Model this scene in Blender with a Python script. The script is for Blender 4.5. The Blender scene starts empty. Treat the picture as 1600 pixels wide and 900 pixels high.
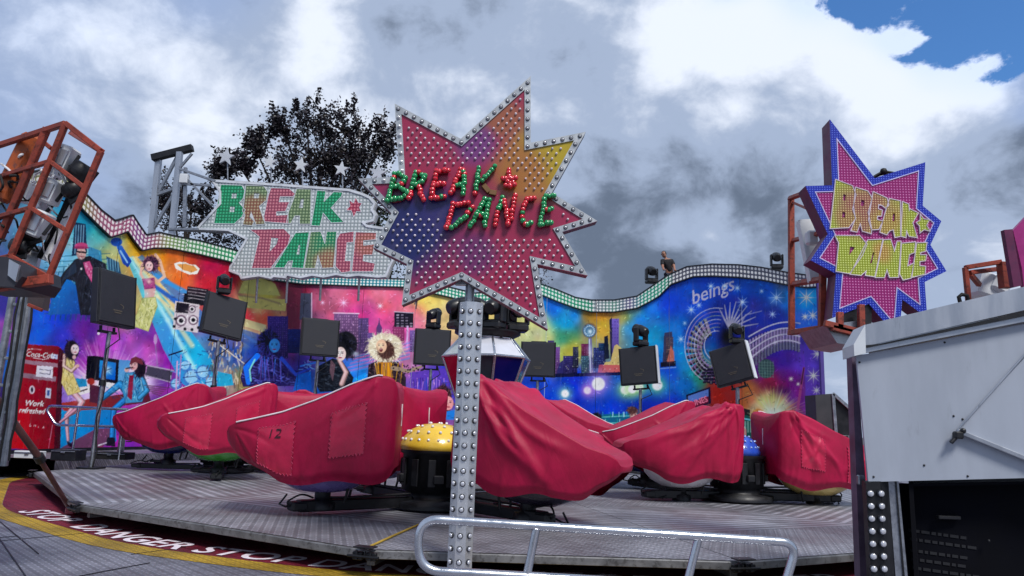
import bpy, math, random
import numpy as np
from mathutils import Vector, Matrix, Quaternion
from mathutils.geometry import tessellate_polygon
R_ = math.radians
SC = bpy.context.scene
COL = SC.collection
rnd = random.Random(7)

# ------------------------------------------------------------------ camera
FPX = 1155.0                       # focal length in photo pixels (1600 wide)
PITCH, ROLL = R_(10.4), R_(2.1)
EYE = Vector((0, 0, 1.45))
cF = Vector((0, math.cos(PITCH), math.sin(PITCH)))
_u0 = Vector((0, -math.sin(PITCH), math.cos(PITCH))); _r0 = Vector((1, 0, 0))
cU = _u0*math.cos(ROLL) - _r0*math.sin(ROLL)
cR = _r0*math.cos(ROLL) + _u0*math.sin(ROLL)
cam = bpy.data.cameras.new('camera'); camo = bpy.data.objects.new('camera', cam); COL.objects.link(camo)
cam.sensor_width = 36; cam.lens = 36*FPX/1600; cam.clip_end = 3000; cam.clip_start = .05
m = Matrix((cR, cU, -cF)).transposed().to_4x4(); m.translation = EYE
camo.matrix_world = m
SC.camera = camo

# ------------------------------------------------------------------ light
SUN_EL, SUN_AZ = R_(52), R_(150)     # azimuth from +Y towards +X
W = bpy.data.worlds.new('World'); SC.world = W; W.use_nodes = True
sun = bpy.data.lights.new('sun', 'SUN'); sun.energy = 2.0; sun.angle = R_(16); sun.color = (1, .96, .9)
so = bpy.data.objects.new('sun', sun); COL.objects.link(so)
sd = Vector((math.sin(SUN_AZ)*math.cos(SUN_EL), math.cos(SUN_AZ)*math.cos(SUN_EL), math.sin(SUN_EL)))
so.rotation_euler = sd.to_track_quat('Z', 'Y').to_euler(); so.location = (5, 5, 20)
SC.view_settings.view_transform = 'Standard'; SC.view_settings.look = 'None'
SC.view_settings.exposure = 0.72; SC.view_settings.gamma = 1
SC.view_settings.use_curve_mapping = False
SC.render.engine = 'CYCLES'
try:
    SC.cycles.use_denoising = True; SC.cycles.max_bounces = 6; SC.cycles.diffuse_bounces = 3
    SC.cycles.use_adaptive_sampling = True
except Exception: pass

# ------------------------------------------------------------------ node helpers
def s2l(c):
    return tuple((v/255/12.92 if v/255 <= .04045 else ((v/255+.055)/1.055)**2.4) for v in c)
class NG:
    def __init__(s, tree): s.t = tree
    def put(s, sock, v):
        if v is None: return
        if isinstance(v, bpy.types.NodeSocket): s.t.links.new(v, sock)
        else:
            if hasattr(sock.default_value, '__len__') and not hasattr(v, '__len__'): v = (v,)*len(sock.default_value)
            if hasattr(sock.default_value, '__len__') and len(sock.default_value) == 4 and len(v) == 3: v = (*v, 1)
            sock.default_value = v
    def m(s, op, a, b=None, c=None, clamp=False):
        n = s.t.nodes.new('ShaderNodeMath'); n.operation = op; n.use_clamp = clamp
        for i, v in enumerate((a, b, c)):
            if v is not None: s.put(n.inputs[i], v)
        return n.outputs[0]
    def vm(s, op, a, b=None):
        n = s.t.nodes.new('ShaderNodeVectorMath'); n.operation = op
        s.put(n.inputs[0], a)
        if b is not None:
            s.put(n.inputs['Scale'] if op == 'SCALE' else n.inputs[1], b)
        return n.outputs['Value'] if op in ('DISTANCE', 'DOT_PRODUCT', 'LENGTH') else n.outputs[0]
    def mix(s, f, a, b, mode='MIX'):
        n = s.t.nodes.new('ShaderNodeMix'); n.data_type = 'RGBA'; n.blend_type = mode
        s.put(n.inputs[0], f); s.put(n.inputs[6], a); s.put(n.inputs[7], b)
        return n.outputs[2]
    def mr(s, v, a, b, c=0., d=1., smooth=True):
        n = s.t.nodes.new('ShaderNodeMapRange'); n.interpolation_type = 'SMOOTHSTEP' if smooth else 'LINEAR'
        s.put(n.inputs[0], v)
        for i, q in enumerate((a, b, c, d)): n.inputs[i+1].default_value = q
        return n.outputs[0]
    def noise(s, vec, scale, detail=4, rough=.55, dist=0., col=False):
        n = s.t.nodes.new('ShaderNodeTexNoise'); s.put(n.inputs['Vector'], vec)
        n.inputs['Scale'].default_value = scale; n.inputs['Detail'].default_value = detail
        n.inputs['Roughness'].default_value = rough; n.inputs['Distortion'].default_value = dist
        return n.outputs[1] if col else n.outputs[0]
    def tc(s, which='Object'): return s.t.nodes.new('ShaderNodeTexCoord').outputs[which]
    def sep(s, v):
        n = s.t.nodes.new('ShaderNodeSeparateXYZ'); s.put(n.inputs[0], v); return n.outputs
    def comb(s, x, y, z=0.):
        n = s.t.nodes.new('ShaderNodeCombineXYZ')
        for i, q in enumerate((x, y, z)): s.put(n.inputs[i], q)
        return n.outputs[0]
    def attr(s, name):
        n = s.t.nodes.new('ShaderNodeAttribute'); n.attribute_name = name; return n.outputs['Color']
    def bump(s, h, strength=.3, dist=.01):
        n = s.t.nodes.new('ShaderNodeBump'); s.put(n.inputs['Height'], h)
        n.inputs['Strength'].default_value = strength; n.inputs['Distance'].default_value = dist
        return n.outputs[0]
def newmat(name):
    mt = bpy.data.materials.new(name); mt.use_nodes = True
    g = NG(mt.node_tree); b = mt.node_tree.nodes['Principled BSDF']
    return mt, g, b
def pbr(name, col, rough=.5, metal=0., var=.15, scale=4., bump=0., bscale=60., coat=0., dirt=None, stretch=None, lin=False, hue=None):
    mt, g, b = newmat(name)
    c = col if lin else s2l(col)
    v = g.tc()
    if stretch: v = g.vm('MULTIPLY', v, stretch)
    n1 = g.noise(v, scale, 5, .6)
    lo = tuple(x*(1-var) for x in c); hi = tuple(min(1, x*(1+var)) for x in c)
    cc = g.mix(g.mr(n1, .3, .7), lo, hi)
    if dirt:
        dc = dirt[0] if lin else s2l(dirt[0])
        n2 = g.noise(v, scale*2.7, 8, .7, .4)
        cc = g.mix(g.mr(n2, dirt[1], dirt[1]+.15, 0, dirt[2]), cc, dc)
    g.put(b.inputs['Base Color'], cc)
    g.put(b.inputs['Roughness'], g.mr(n1, .25, .75, max(.02, rough-.08), min(1, rough+.1)))
    b.inputs['Metallic'].default_value = metal
    if coat: b.inputs['Coat Weight'].default_value = coat
    if bump: g.put(b.inputs['Normal'], g.bump(g.noise(v, bscale, 4, .6), bump, .01))
    return mt

# ------------------------------------------------------------------ world: broken cloud over a Nishita sky
def dirpx(px, py):
    return (cF + cR*((px-800)/FPX) + cU*(-(py-450)/FPX)).normalized()
def build_world():
    t = W.node_tree; g = NG(t); bg = t.nodes['Background']
    sky = t.nodes.new('ShaderNodeTexSky'); sky.sky_type = 'NISHITA'; sky.sun_disc = False
    sky.sun_elevation = SUN_EL; sky.sun_rotation = SUN_AZ; sky.air_density = 1.3; sky.ozone_density = 2.0
    d = g.tc('Generated')
    x, y, z = g.sep(d)
    k = g.m('ADD', g.m('ABSOLUTE', z), .22)
    flat = g.comb(g.m('DIVIDE', x, k), g.m('DIVIDE', y, k), 1.3)
    warp = g.noise(flat, 1.6, 3, .5, col=True)
    fw = g.vm('ADD', flat, g.vm('SCALE', warp, .22))
    big = g.noise(fw, 1.0, 4, .5)
    d2 = g.vm('MULTIPLY', g.vm('ADD', d, g.vm('SCALE', warp, .10)), (1, 1, 1.35))
    fine = g.noise(d2, 4.6, 9, .58, .1)
    fluff = g.noise(d2, 11., 8, .58, .1)
    def blob(px, py, rad, amp):
        c = dirpx(px, py)
        return g.mr(g.vm('DISTANCE', g.vm('ADD', d, g.vm('SCALE', g.vm('SUBTRACT', warp, (.5, .5, .5)), .30)), tuple(c)), 0., rad, amp, 0.)
    def add(*a):
        r = a[0]
        for q in a[1:]: r = g.m('ADD', r, q)
        return r
    br = add(g.m('MULTIPLY', g.m('SUBTRACT', big, .5), .8), g.m('MULTIPLY', g.m('SUBTRACT', fine, .5), 1.1), g.m('MULTIPLY', g.m('SUBTRACT', fluff, .5), 1.15), .49,
             blob(1330, 90, .24, .36), blob(1420, 130, .12, .32), blob(1130, 50, .18, .34), blob(480, 20, .16, .24), blob(1100, 180, .2, .18), blob(1500, 420, .2, .2), blob(880, 60, .2, .15), blob(170, 60, .2, .12), blob(470, 150, .2, .1),
             blob(1000, 390, .26, -.34), blob(1160, 340, .2, -.22), blob(870, 350, .25, -.18), blob(1300, 330, .15, -.12), blob(1240, 170, .12, -.14), blob(620, 90, .16, -.12), blob(220, 200, .25, .05), blob(1560, 280, .15, -.16), blob(1310, 560, .12, .2), blob(740, 110, .1, -.1))
    dark = s2l((90, 102, 121)); mid = s2l((144, 158, 182)); lite = s2l((206, 213, 226))
    c1 = g.mix(g.mr(br, .05, .46), dark, mid)
    c2 = g.mix(g.mr(br, .50, .98), c1, lite)
    cl = g.vm('SCALE', c2, 8.6)
    hb = add(blob(1590, 10, .16, 1.0), blob(1430, -35, .12, .8), blob(1270, -30, .12, .8), blob(1600, 95, .08, .6),
               blob(1130, 15, .06, .42), blob(20, 20, .26, .24), blob(300, -20, .12, .34), blob(60, 280, .16, .3))
    hn = g.m('ADD', g.m('MULTIPLY', g.m('SUBTRACT', fine, .5), 1.6), g.m('MULTIPLY', g.m('SUBTRACT', fluff, .5), 2.4))
    hole = g.m('ADD', hb, g.m('MULTIPLY', hn, g.mr(hb, 0., .35)))
    hm = g.mr(hole, .42, .6)
    skc = g.vm('MULTIPLY', sky.outputs[0], (.34, .60, .92))
    cl = g.mix(g.mr(hb, .0, .4, 0, .5), cl, g.vm('MULTIPLY', cl, (.72, .86, 1.12)))
    fin = g.mix(hm, cl, skc)
    fin = g.mix(g.mr(z, -.02, .0), (1.0, 1.05, 1.15), fin)
    t.links.new(fin, bg.inputs['Color']); bg.inputs['Strength'].default_value = .1
build_world()
# ------------------------------------------------------------------ projection helpers (photo pixel -> point)
def ray(px, py): return cF + cR*((px-800)/FPX) + cU*(-(py-450)/FPX)
def at(px, py, Y):
    d = ray(px, py); return EYE + d*(Y/d.y)
def onz(px, py, z):
    d = ray(px, py); return EYE + d*((z-EYE.z)/d.z)
def xat(px, Y, z=1.0):
    # x such that the point (x,Y,z) shows at column px
    x = 0.
    for _ in range(6):
        q = proj(Vector((x, Y, z))); x += (px-q[0])*Y/FPX
    return x
def proj(p):
    d = p-EYE; f = d.dot(cF); return 800+FPX*d.dot(cR)/f, 450-FPX*d.dot(cU)/f
def nproj(P):
    d = P - np.array(EYE); f = d@np.array(cF)
    return 800+FPX*(d@np.array(cR))/f, 450-FPX*(d@np.array(cU))/f

# ------------------------------------------------------------------ mesh builder
class MB:
    def __init__(s): s.v = []; s.f = []; s.sm = []; s.uv = None
    def add(s, vs, fs, smooth=False):
        o = len(s.v); s.v += [tuple(p) for p in vs]
        for f in fs: s.f.append(tuple(i+o for i in f)); s.sm.append(smooth)
        return s
    def box(s, c, d, rot=None, bev=0.):
        c = Vector(c); x, y, z = [q/2 for q in d]
        if bev > 0:
            b = min(bev, x*.9, y*.9, z*.9); vs = []
            # chamfered box: 24 vertices
            import itertools
            idx = {}
            for sx, sy, sz in itertools.product((-1, 1), repeat=3):
                for a in range(3):
                    p = [sx*(x-b), sy*(y-b), sz*(z-b)]; p[a] = (sx*x, sy*y, sz*z)[a]
                    idx[(sx, sy, sz, a)] = len(vs); vs.append(Vector(p))
            fs = []
            for a in range(3):
                b1, b2 = (a+1) % 3, (a+2) % 3
                for sg in (-1, 1):
                    q = []
                    for t1, t2 in ((-1, -1), (1, -1), (1, 1), (-1, 1)):
                        k = [0, 0, 0]; k[a] = sg; k[b1] = t1; k[b2] = t2; q.append(idx[(*k, a)])
                    fs.append(q if sg > 0 else q[::-1])
                for t1 in (-1, 1):
                    for t2 in (-1, 1):       # edges running along axis a
                        k = [0, 0, 0]; k[b1] = t1; k[b2] = t2
                        lo = k[:]; lo[a] = -1; hi = k[:]; hi[a] = 1
                        q = [idx[(*lo, b1)], idx[(*hi, b1)], idx[(*hi, b2)], idx[(*lo, b2)]]
                        fs.append(q if t1*t2 < 0 else q[::-1])
            for k in itertools.product((-1, 1), repeat=3):
                q = [idx[(*k, 0)], idx[(*k, 1)], idx[(*k, 2)]]
                fs.append(q if k[0]*k[1]*k[2] > 0 else q[::-1])
        else:
            vs = [Vector((sx*x, sy*y, sz*z)) for sx in (-1, 1) for sy in (-1, 1) for sz in (-1, 1)]
            fs = [(0, 1, 3, 2), (4, 6, 7, 5), (0, 4, 5, 1), (2, 3, 7, 6), (0, 2, 6, 4), (1, 5, 7, 3)]
        if rot is not None: vs = [rot @ q for q in vs]
        return s.add([c+q for q in vs], fs)
    def beam(s, a, b, w, h=None, up=(0, 0, 1), bev=.004):
        a, b = Vector(a), Vector(b); h = h or w; d = b-a; L = d.length; d.normalize()
        up = Vector(up)
        if abs(d.dot(up)) > .98: up = Vector((0, 1, 0))
        x = d.cross(up).normalized(); z = x.cross(d).normalized()
        return s.box((a+b)/2, (w, L, h), Matrix((x, d, z)).transposed(), bev)
    def tube(s, pts, r, n=10, closed=False, caps=True, smooth=True):
        pts = [Vector(p) for p in pts]; m_ = len(pts)
        rr = r if hasattr(r, '__len__') else [r]*m_
        vs = []; prev = None
        for i, p in enumerate(pts):
            a = pts[i-1] if (i > 0 or closed) else pts[i]; b = pts[(i+1) % m_] if (i < m_-1 or closed) else pts[i]
            t = (b-a)
            t = t.normalized() if t.length > 1e-9 else Vector((0, 0, 1))
            if prev is None:
                u = t.orthogonal().normalized()
            else:
                u = prev - t*prev.dot(t)
                u = u.normalized() if u.length > 1e-6 else t.orthogonal().normalized()
            prev = u; w = t.cross(u)
            for k in range(n):
                an = 2*math.pi*k/n; vs.append(p+(u*math.cos(an)+w*math.sin(an))*rr[i])
        fs = []
        for i in range(m_ if closed else m_-1):
            j = (i+1) % m_
            for k in range(n):
                k2 = (k+1) % n; fs.append((i*n+k, i*n+k2, j*n+k2, j*n+k))
        s.add(vs, fs, smooth)
        if caps and not closed:
            s.add([vs[k] for k in range(n)], [tuple(reversed(range(n)))]); s.add([vs[(m_-1)*n+k] for k in range(n)], [tuple(range(n))])
        return s
    def prism(s, loops, vec):
        """loops: [outer, hole, ...] lists of 3-D points in one plane, pushed along vec"""
        vec = Vector(vec); loops = [[Vector(p) for p in lp] for lp in loops]
        flat = [p for lp in loops for p in lp]; n = len(flat)
        tris = tessellate_polygon(loops)
        nf = (flat[tris[0][1]]-flat[tris[0][0]]).cross(flat[tris[0][2]]-flat[tris[0][0]])
        fl = nf.dot(vec) > 0
        fs = []
        for t in tris:
            fs.append(tuple(t[::-1]) if fl else tuple(t)); q = tuple(i+n for i in t); fs.append(q if fl else q[::-1])
        o = 0
        for lp in loops:
            k = len(lp)
            for i in range(k): j = (i+1) % k; fs.append((o+i, o+j, o+n+j, o+n+i))
            o += k
        return s.add(flat+[p+vec for p in flat], fs)
    def lathe(s, prof, c, n=24, ax=None, smooth=True, caps=True):
        c = Vector(c); M = ax if ax is not None else Matrix.Identity(3); vs = []
        for r, z in prof:
            for k in range(n):
                a = 2*math.pi*k/n; vs.append(c + M @ Vector((r*math.cos(a), r*math.sin(a), z)))
        fs = []
        for i in range(len(prof)-1):
            for k in range(n):
                k2 = (k+1) % n; fs.append((i*n+k, i*n+k2, (i+1)*n+k2, (i+1)*n+k))
        s.add(vs, fs, smooth)
        if caps:
            if prof[0][0] > 1e-4: s.add(vs[:n], [tuple(reversed(range(n)))])
            if prof[-1][0] > 1e-4: s.add(vs[-n:], [tuple(range(n))])
        return s
    def ball(s, c, r, n=8, m_=4, nrm=None, half=False, squash=1.):
        q = Matrix.Identity(3) if nrm is None else Vector(nrm).to_track_quat('Z', 'Y').to_matrix()
        a0 = 0 if half else -math.pi/2
        prof = [(max(1e-5, r*math.cos(a0+(math.pi/2-a0)*i/m_)), r*squash*math.sin(a0+(math.pi/2-a0)*i/m_)) for i in range(m_+1)]
        return s.lathe(prof, c, n, q, True, False)
    def mesh(s, name):
        me = bpy.data.meshes.new(name); me.from_pydata(s.v, [], s.f)
        me.polygons.foreach_set('use_smooth', s.sm); me.update()
        return me
BASE = {}
def link(o, parent=None):
    COL.objects.link(o)
    if parent: o.parent = parent
    return o
def obj(name, mb, mat, parent=None, label=None):
    me = mb if isinstance(mb, bpy.types.Mesh) else mb.mesh(name)
    if parent is not None:
        off = BASE.get(parent.name)
        if off and off.length > 0: me.transform(Matrix.Translation(-off))
    else: off = None
    if mat and not me.materials: me.materials.append(mat)
    o = bpy.data.objects.new(name, me); link(o, parent)
    BASE[o.name] = off.copy() if off else Vector()
    if label: o['label'] = label
    return o
def thing(name, label, cat, loc=(0, 0, 0), group=None, rot=None):
    o = bpy.data.objects.new(name, None); o.empty_display_size = .1; link(o)
    o.location = loc; BASE[o.name] = Vector(loc)
    if rot is not None: o.rotation_euler = rot; BASE[o.name] = Vector()
    o['label'] = label; o['category'] = cat
    if group: o['group'] = group
    return o
def tag(o, label, cat, group=None, kind=None):
    if label: o['label'] = label
    if cat: o['category'] = cat
    if group: o['group'] = group
    if kind: o['kind'] = kind
    return o
def struct(name, mb, mat):
    o = obj(name, mb, mat); o['kind'] = 'structure'; return o
def dup(root, loc=None, rz=None, label=None, group=None, scale=None):
    r = root.copy(); COL.objects.link(r)
    if loc is not None: r.location = loc
    if rz is not None: r.rotation_euler = (0, 0, rz)
    if scale: r.scale = (scale,)*3
    if label: r['label'] = label
    if group: r['group'] = group
    for ch in list(root.children):
        c = ch.copy(); COL.objects.link(c); c.parent = r
        for gch in list(ch.children):
            d = gch.copy(); COL.objects.link(d); d.parent = c
    return r
def fillet(pts, r, n=5, closed=False):
    pts = [Vector(p) for p in pts]; out = []
    for i, p in enumerate(pts):
        if not closed and i in (0, len(pts)-1): out.append(p); continue
        a = pts[i-1]; b = pts[(i+1) % len(pts)]
        d1 = (a-p); d2 = (b-p); k = min(r, d1.length*.45, d2.length*.45)
        p1 = p+d1.normalized()*k; p2 = p+d2.normalized()*k
        for j in range(n+1):
            t = j/n; out.append(p1*(1-t)**2 + p*2*t*(1-t) + p2*t*t)
    return out
def inset(poly, d):
    """offset a closed 2-D polygon inwards by d (mitred, limited)"""
    n = len(poly); A = sum(poly[i][0]*poly[(i+1) % n][1]-poly[(i+1) % n][0]*poly[i][1] for i in range(n)); sg = 1 if A > 0 else -1
    out = []
    for i in range(n):
        p0, p1, p2 = [Vector(poly[j % n]) for j in (i-1, i, i+1)]
        e1 = (p1-p0).normalized(); e2 = (p2-p1).normalized()
        n1 = Vector((-e1.y, e1.x))*sg; n2 = Vector((-e2.y, e2.x))*sg
        b = n1+n2; L = b.length
        if L < 1e-6: out.append(tuple(p1+n1*d)); continue
        b /= L; c = max(.22, b.dot(n1)); out.append(tuple(p1+b*(d/c)))
    return out
def inpoly(x, y, poly):
    c = False; n = len(poly); j = n-1
    for i in range(n):
        xi, yi = poly[i]; xj, yj = poly[j]
        if (yi > y) != (yj > y) and x < (xj-xi)*(y-yi)/(yj-yi)+xi: c = not c
        j = i
    return c

# ------------------------------------------------------------------ shared materials
M = {}
M['chrome'] = pbr('polished_steel', (205, 208, 214), .22, 1., .08, 9, .05, 90)
M['steel'] = pbr('galvanised_steel', (150, 154, 162), .42, .9, .2, 14, .08, 120, dirt=((80, 80, 85), .55, .5))
M['alu'] = pbr('brushed_aluminium', (176, 180, 188), .35, .85, .12, 6, .06, 40, stretch=(1, 1, .15), dirt=((95, 98, 105), .58, .45))
M['black'] = pbr('black_painted_steel', (22, 23, 28), .45, .2, .4, 7, .1, 60, dirt=((70, 68, 70), .6, .35))
M['blackp'] = pbr('black_plastic', (18, 19, 24), .38, 0, .3, 9, .05, 70)
M['rubber'] = pbr('black_cable_rubber', (16, 16, 18), .7)
M['redsteel'] = pbr('red_oxide_steel', (142, 58, 42), .55, .15, .25, 6, .15, 50, dirt=((70, 34, 26), .5, .8))
M['white'] = pbr('white_painted_panel', (205, 210, 216), .4, 0, .06, 2.5, .03, 30, dirt=((150, 152, 152), .58, .5))
M['glass'] = pbr('frosted_bulb_plastic', (226, 226, 230), .18, 0, .05, 20, coat=.6)
M['redbulb'] = pbr('red_bulb_cap', (205, 22, 44), .16, 0, .35, 25, coat=.9)
M['greenbulb'] = pbr('green_bulb_cap', (10, 140, 78), .16, 0, .35, 25, coat=.9)

# ------------------------------------------------------------------ the airbrushed mural, painted stroke by stroke
CS = 2.0; CX0, CY0, CX1, CY1 = -120, 240, 1340, 740
CW_, CH_ = int((CX1-CX0)*CS), int((CY1-CY0)*CS)
class Paint:
    def __init__(s):
        s.c = np.zeros((CH_, CW_, 3), np.float32); s.rg = np.random.default_rng(5)
    def _bb(s, x0, y0, x1, y1):
        a = max(0, int((x0-CX0)*CS)-2); b = min(CW_, int((x1-CX0)*CS)+3)
        c = max(0, int((y0-CY0)*CS)-2); d = min(CH_, int((y1-CY0)*CS)+3)
        if a >= b or c >= d: return None
        X, Y = np.meshgrid((np.arange(a, b)+.5)/CS+CX0, (np.arange(c, d)+.5)/CS+CY0)
        return (slice(c, d), slice(a, b)), X, Y
    def put(s, sl, mask, col, al=1.):
        k = (mask*al).astype(np.float32)[..., None]
        s.c[sl] = s.c[sl]*(1-k)+np.array(col, np.float32)*k
    def poly(s, pts, col, al=1., grad=None):
        xs = [p[0] for p in pts]; ys = [p[1] for p in pts]
        q = s._bb(min(xs), min(ys), max(xs), max(ys))
        if q is None: return
        sl, X, Y = q; ins = np.zeros(X.shape, bool); n = len(pts); j = n-1
        for i in range(n):
            xi, yi = pts[i]; xj, yj = pts[j]
            if yi != yj:
                ins ^= ((yi > Y) != (yj > Y)) & (X < (xj-xi)*(Y-yi)/(yj-yi)+xi)
            j = i
        if grad is not None:      # (col2, x0,y0,x1,y1)
            c2, gx0, gy0, gx1, gy1 = grad; L = (gx1-gx0)**2+(gy1-gy0)**2
            t = np.clip(((X-gx0)*(gx1-gx0)+(Y-gy0)*(gy1-gy0))/L, 0, 1)[..., None]
            cc = np.array(col, np.float32)*(1-t)+np.array(c2, np.float32)*t
            k = (ins*al)[..., None]; s.c[sl] = s.c[sl]*(1-k)+cc*k
        else: s.put(sl, ins, col, al)
    def glow(s, x, y, r, col, al=1., ry=None, p=2.):
        ry = ry or r; q = s._bb(x-2*r, y-2*ry, x+2*r, y+2*ry)
        if q is None: return
        sl, X, Y = q; d = np.sqrt(((X-x)/r)**2+((Y-y)/ry)**2)
        s.put(sl, np.exp(-d**p*1.2)*np.clip(4-2*d, 0, 1), col, al)
    def disc(s, x, y, r, col, al=1., ry=None, soft=.8, rot=0.):
        ry = ry or r; R = max(r, ry)+2; q = s._bb(x-R, y-R, x+R, y+R)
        if q is None: return
        sl, X, Y = q; dx, dy = X-x, Y-y
        if rot: dx, dy = dx*math.cos(rot)+dy*math.sin(rot), -dx*math.sin(rot)+dy*math.cos(rot)
        d = (np.sqrt((dx/r)**2+(dy/ry)**2)-1)*min(r, ry)
        s.put(sl, np.clip(.5-d/soft, 0, 1), col, al)
    def line(s, pts, w, col, al=1., w2=None, soft=.7):
        w2 = w if w2 is None else w2; n = len(pts)-1
        for i in range(n):
            (x0, y0), (x1, y1) = pts[i], pts[i+1]; wa = w+(w2-w)*i/n; wb = w+(w2-w)*(i+1)/n; mw = max(wa, wb)
            q = s._bb(min(x0, x1)-mw, min(y0, y1)-mw, max(x0, x1)+mw, max(y0, y1)+mw)
            if q is None: continue
            sl, X, Y = q; L = max(1e-6, (x1-x0)**2+(y1-y0)**2)
            t = np.clip(((X-x0)*(x1-x0)+(Y-y0)*(y1-y0))/L, 0, 1)
            d = np.hypot(X-x0-t*(x1-x0), Y-y0-t*(y1-y0))-(wa+(wb-wa)*t)/2
            s.put(sl, np.clip(.5-d/soft, 0, 1), col, al)
    def text(s, body, x, y, size, col, rot=0., shear=0., al=1., bold=0.0, sx=1.):
        cu = bpy.data.curves.new('lettering', 'FONT'); cu.body = body; cu.size = 1; cu.shear = shear; cu.offset = bold
        cu.resolution_u = 3
        o = bpy.data.objects.new('lettering', cu); COL.objects.link(o)
        me = o.to_mesh(); vs = [v.co.copy() for v in me.vertices]; fs = [tuple(p.vertices) for p in me.polygons]
        o.to_mesh_clear(); bpy.data.objects.remove(o); bpy.data.curves.remove(cu)
        c, sn = math.cos(rot), math.sin(rot)
        P = [(x+size*(v.x*sx*c+v.y*sn), y+size*(v.x*sx*sn-v.y*c)) for v in vs]
        xs = [p[0] for p in P]; ys = [p[1] for p in P]
        q = s._bb(min(xs), min(ys), max(xs), max(ys))
        if q is None: return
        sl, X, Y = q; mask = np.zeros(X.shape, bool)
        for f in fs:
            pts = [P[i] for i in f]; ins = np.zeros(X.shape, bool); j = len(pts)-1
            for i in range(len(pts)):
                xi, yi = pts[i]; xj, yj = pts[j]
                if yi != yj: ins ^= ((yi > Y) != (yj > Y)) & (X < (xj-xi)*(Y-yi)/(yj-yi)+xi)
                j = i
            mask |= ins
        s.put(sl, mask, col, al)
    def star(s, x, y, r, col=(215, 225, 255), al=.9, n=4, ang=0.):
        s.glow(x, y, r*.55, col, al*.5); s.disc(x, y, r*.16, (255, 255, 255), al)
        for k in range(n):
            a = ang+math.pi*k/n; s.line([(x-r*math.cos(a), y-r*math.sin(a)), (x, y)], .1, col, al, .9+r*.05); s.line([(x+r*math.cos(a), y+r*math.sin(a)), (x, y)], .1, col, al, .9+r*.05)
    def tower(s, x0, y0, x1, y1, col, wcol, px=3.2, py=4., al=.55, skew=0.):
        """building block with window grid"""
        s.poly([(x0, y0), (x1, y0+skew), (x1, y1), (x0, y1)], col, 1, (tuple(v*.6 for v in col), x0, y0, x1, y1))
        y = y0+py*.7
        while y < y1-py*.5:
            x = x0+px*.5
            while x < x1-px*.4:
                if s.rg.random() > .25:
                    yy = y+skew*(x-x0)/max(1, x1-x0); s.poly([(x, yy), (x+px*.55, yy), (x+px*.55, yy+py*.5), (x, yy+py*.5)], wcol, al*(.4+.6*s.rg.random()))
                x += px
            y += py
    def cloth(s, pts, base, light, dark, n=40, L=7, grad=None):
        s.poly(pts, base, 1, grad); xs = [p[0] for p in pts]; ys = [p[1] for p in pts]; r = s.rg
        vert = (max(ys)-min(ys)) >= (max(xs)-min(xs)); a0 = 1.57 if vert else .2
        for k in range(n*3):
            x, y = r.uniform(min(xs), max(xs)), r.uniform(min(ys), max(ys))
            if not inpoly(x, y, pts): continue
            a = a0+r.normal(0, .45); l = L*r.uniform(.4, 1.1); e = (x+l*math.cos(a), y+l*math.sin(a))
            if not inpoly(*e, pts): continue
            s.line([(x, y), e], r.uniform(.7, 2.2), light if r.random() < .45 else dark, r.uniform(.35, .8), .3, .9)
        for p, q in zip(pts, pts[1:]+pts[:1]): s.line([p, q], .8, dark, .6)
    def limb(s, pts, w, col, w2=None):
        dk = tuple(c*.55 for c in col); lt = tuple(min(255, c*1.2+8) for c in col)
        s.line(pts, w+1.2, dk, 1, None if w2 is None else w2+1); s.line([(x-.6, y-.5) for x, y in pts], w*.8, col, 1, None if w2 is None else w2*.8, 1.4); s.line([(x-w*.16, y-w*.12) for x, y in pts], w*.3, lt, .8, None if w2 is None else w2*.3, 1.4)
    def face(s, x, y, w, skin=(205, 160, 150), turn=0., openm=False, dark=(40, 20, 30)):
        h = w*1.28; s.disc(x, y, w/2, skin, 1, h/2)
        s.glow(x+turn*w*.2, y-h*.1, w*.3, tuple(min(255, c*1.25) for c in skin), .6)
        s.disc(x-w*.2+turn*w*.15, y-h*.06, w*.09, dark, .85, w*.05); s.disc(x+w*.2+turn*w*.15, y-h*.06, w*.09, dark, .85, w*.05)
        s.line([(x-w*.3+turn*w*.15, y-h*.16), (x-w*.1+turn*w*.15, y-h*.17)], .7, dark, .8); s.line([(x+w*.1+turn*w*.15, y-h*.17), (x+w*.3+turn*w*.15, y-h*.16)], .7, dark, .8)
        s.line([(x+turn*w*.2, y-h*.02), (x+turn*w*.28, y+h*.14)], w*.06, tuple(c*.65 for c in skin), .7)
        if openm: s.disc(x+turn*w*.15, y+h*.27, w*.16, (70, 10, 20), 1, w*.2); s.line([(x-w*.1+turn*w*.15, y+h*.2), (x+w*.1+turn*w*.15, y+h*.2)], .8, (240, 230, 225), .9)
        else: s.disc(x+turn*w*.15, y+h*.27, w*.16, (150, 35, 55), .95, w*.055)
        s.line([(x-w*.42, y+h*.05), (x-w*.25, y+h*.42)], w*.12, tuple(c*.55 for c in skin), .5, soft=2)
    def hair(s, x, y, rx, ry, c1, c2, n=90, L=6, seed=1):
        r = np.random.default_rng(seed); s.disc(x, y, rx, c1, 1, ry, soft=2)
        for k in range(n):
            a = r.uniform(0, 6.283); q = r.uniform(.3, 1.02); px, py = x+rx*q*math.cos(a), y+ry*q*math.sin(a)
            b = a+r.uniform(-.9, .9); pts = [(px, py)]
            for j in range(3): px += L/3*math.cos(b); py += L/3*math.sin(b)+.5; b += r.uniform(-.8, .8); pts.append((px, py))
            s.line(pts, 1.1, c2 if r.random() < .6 else c1, .75, .4)

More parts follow.
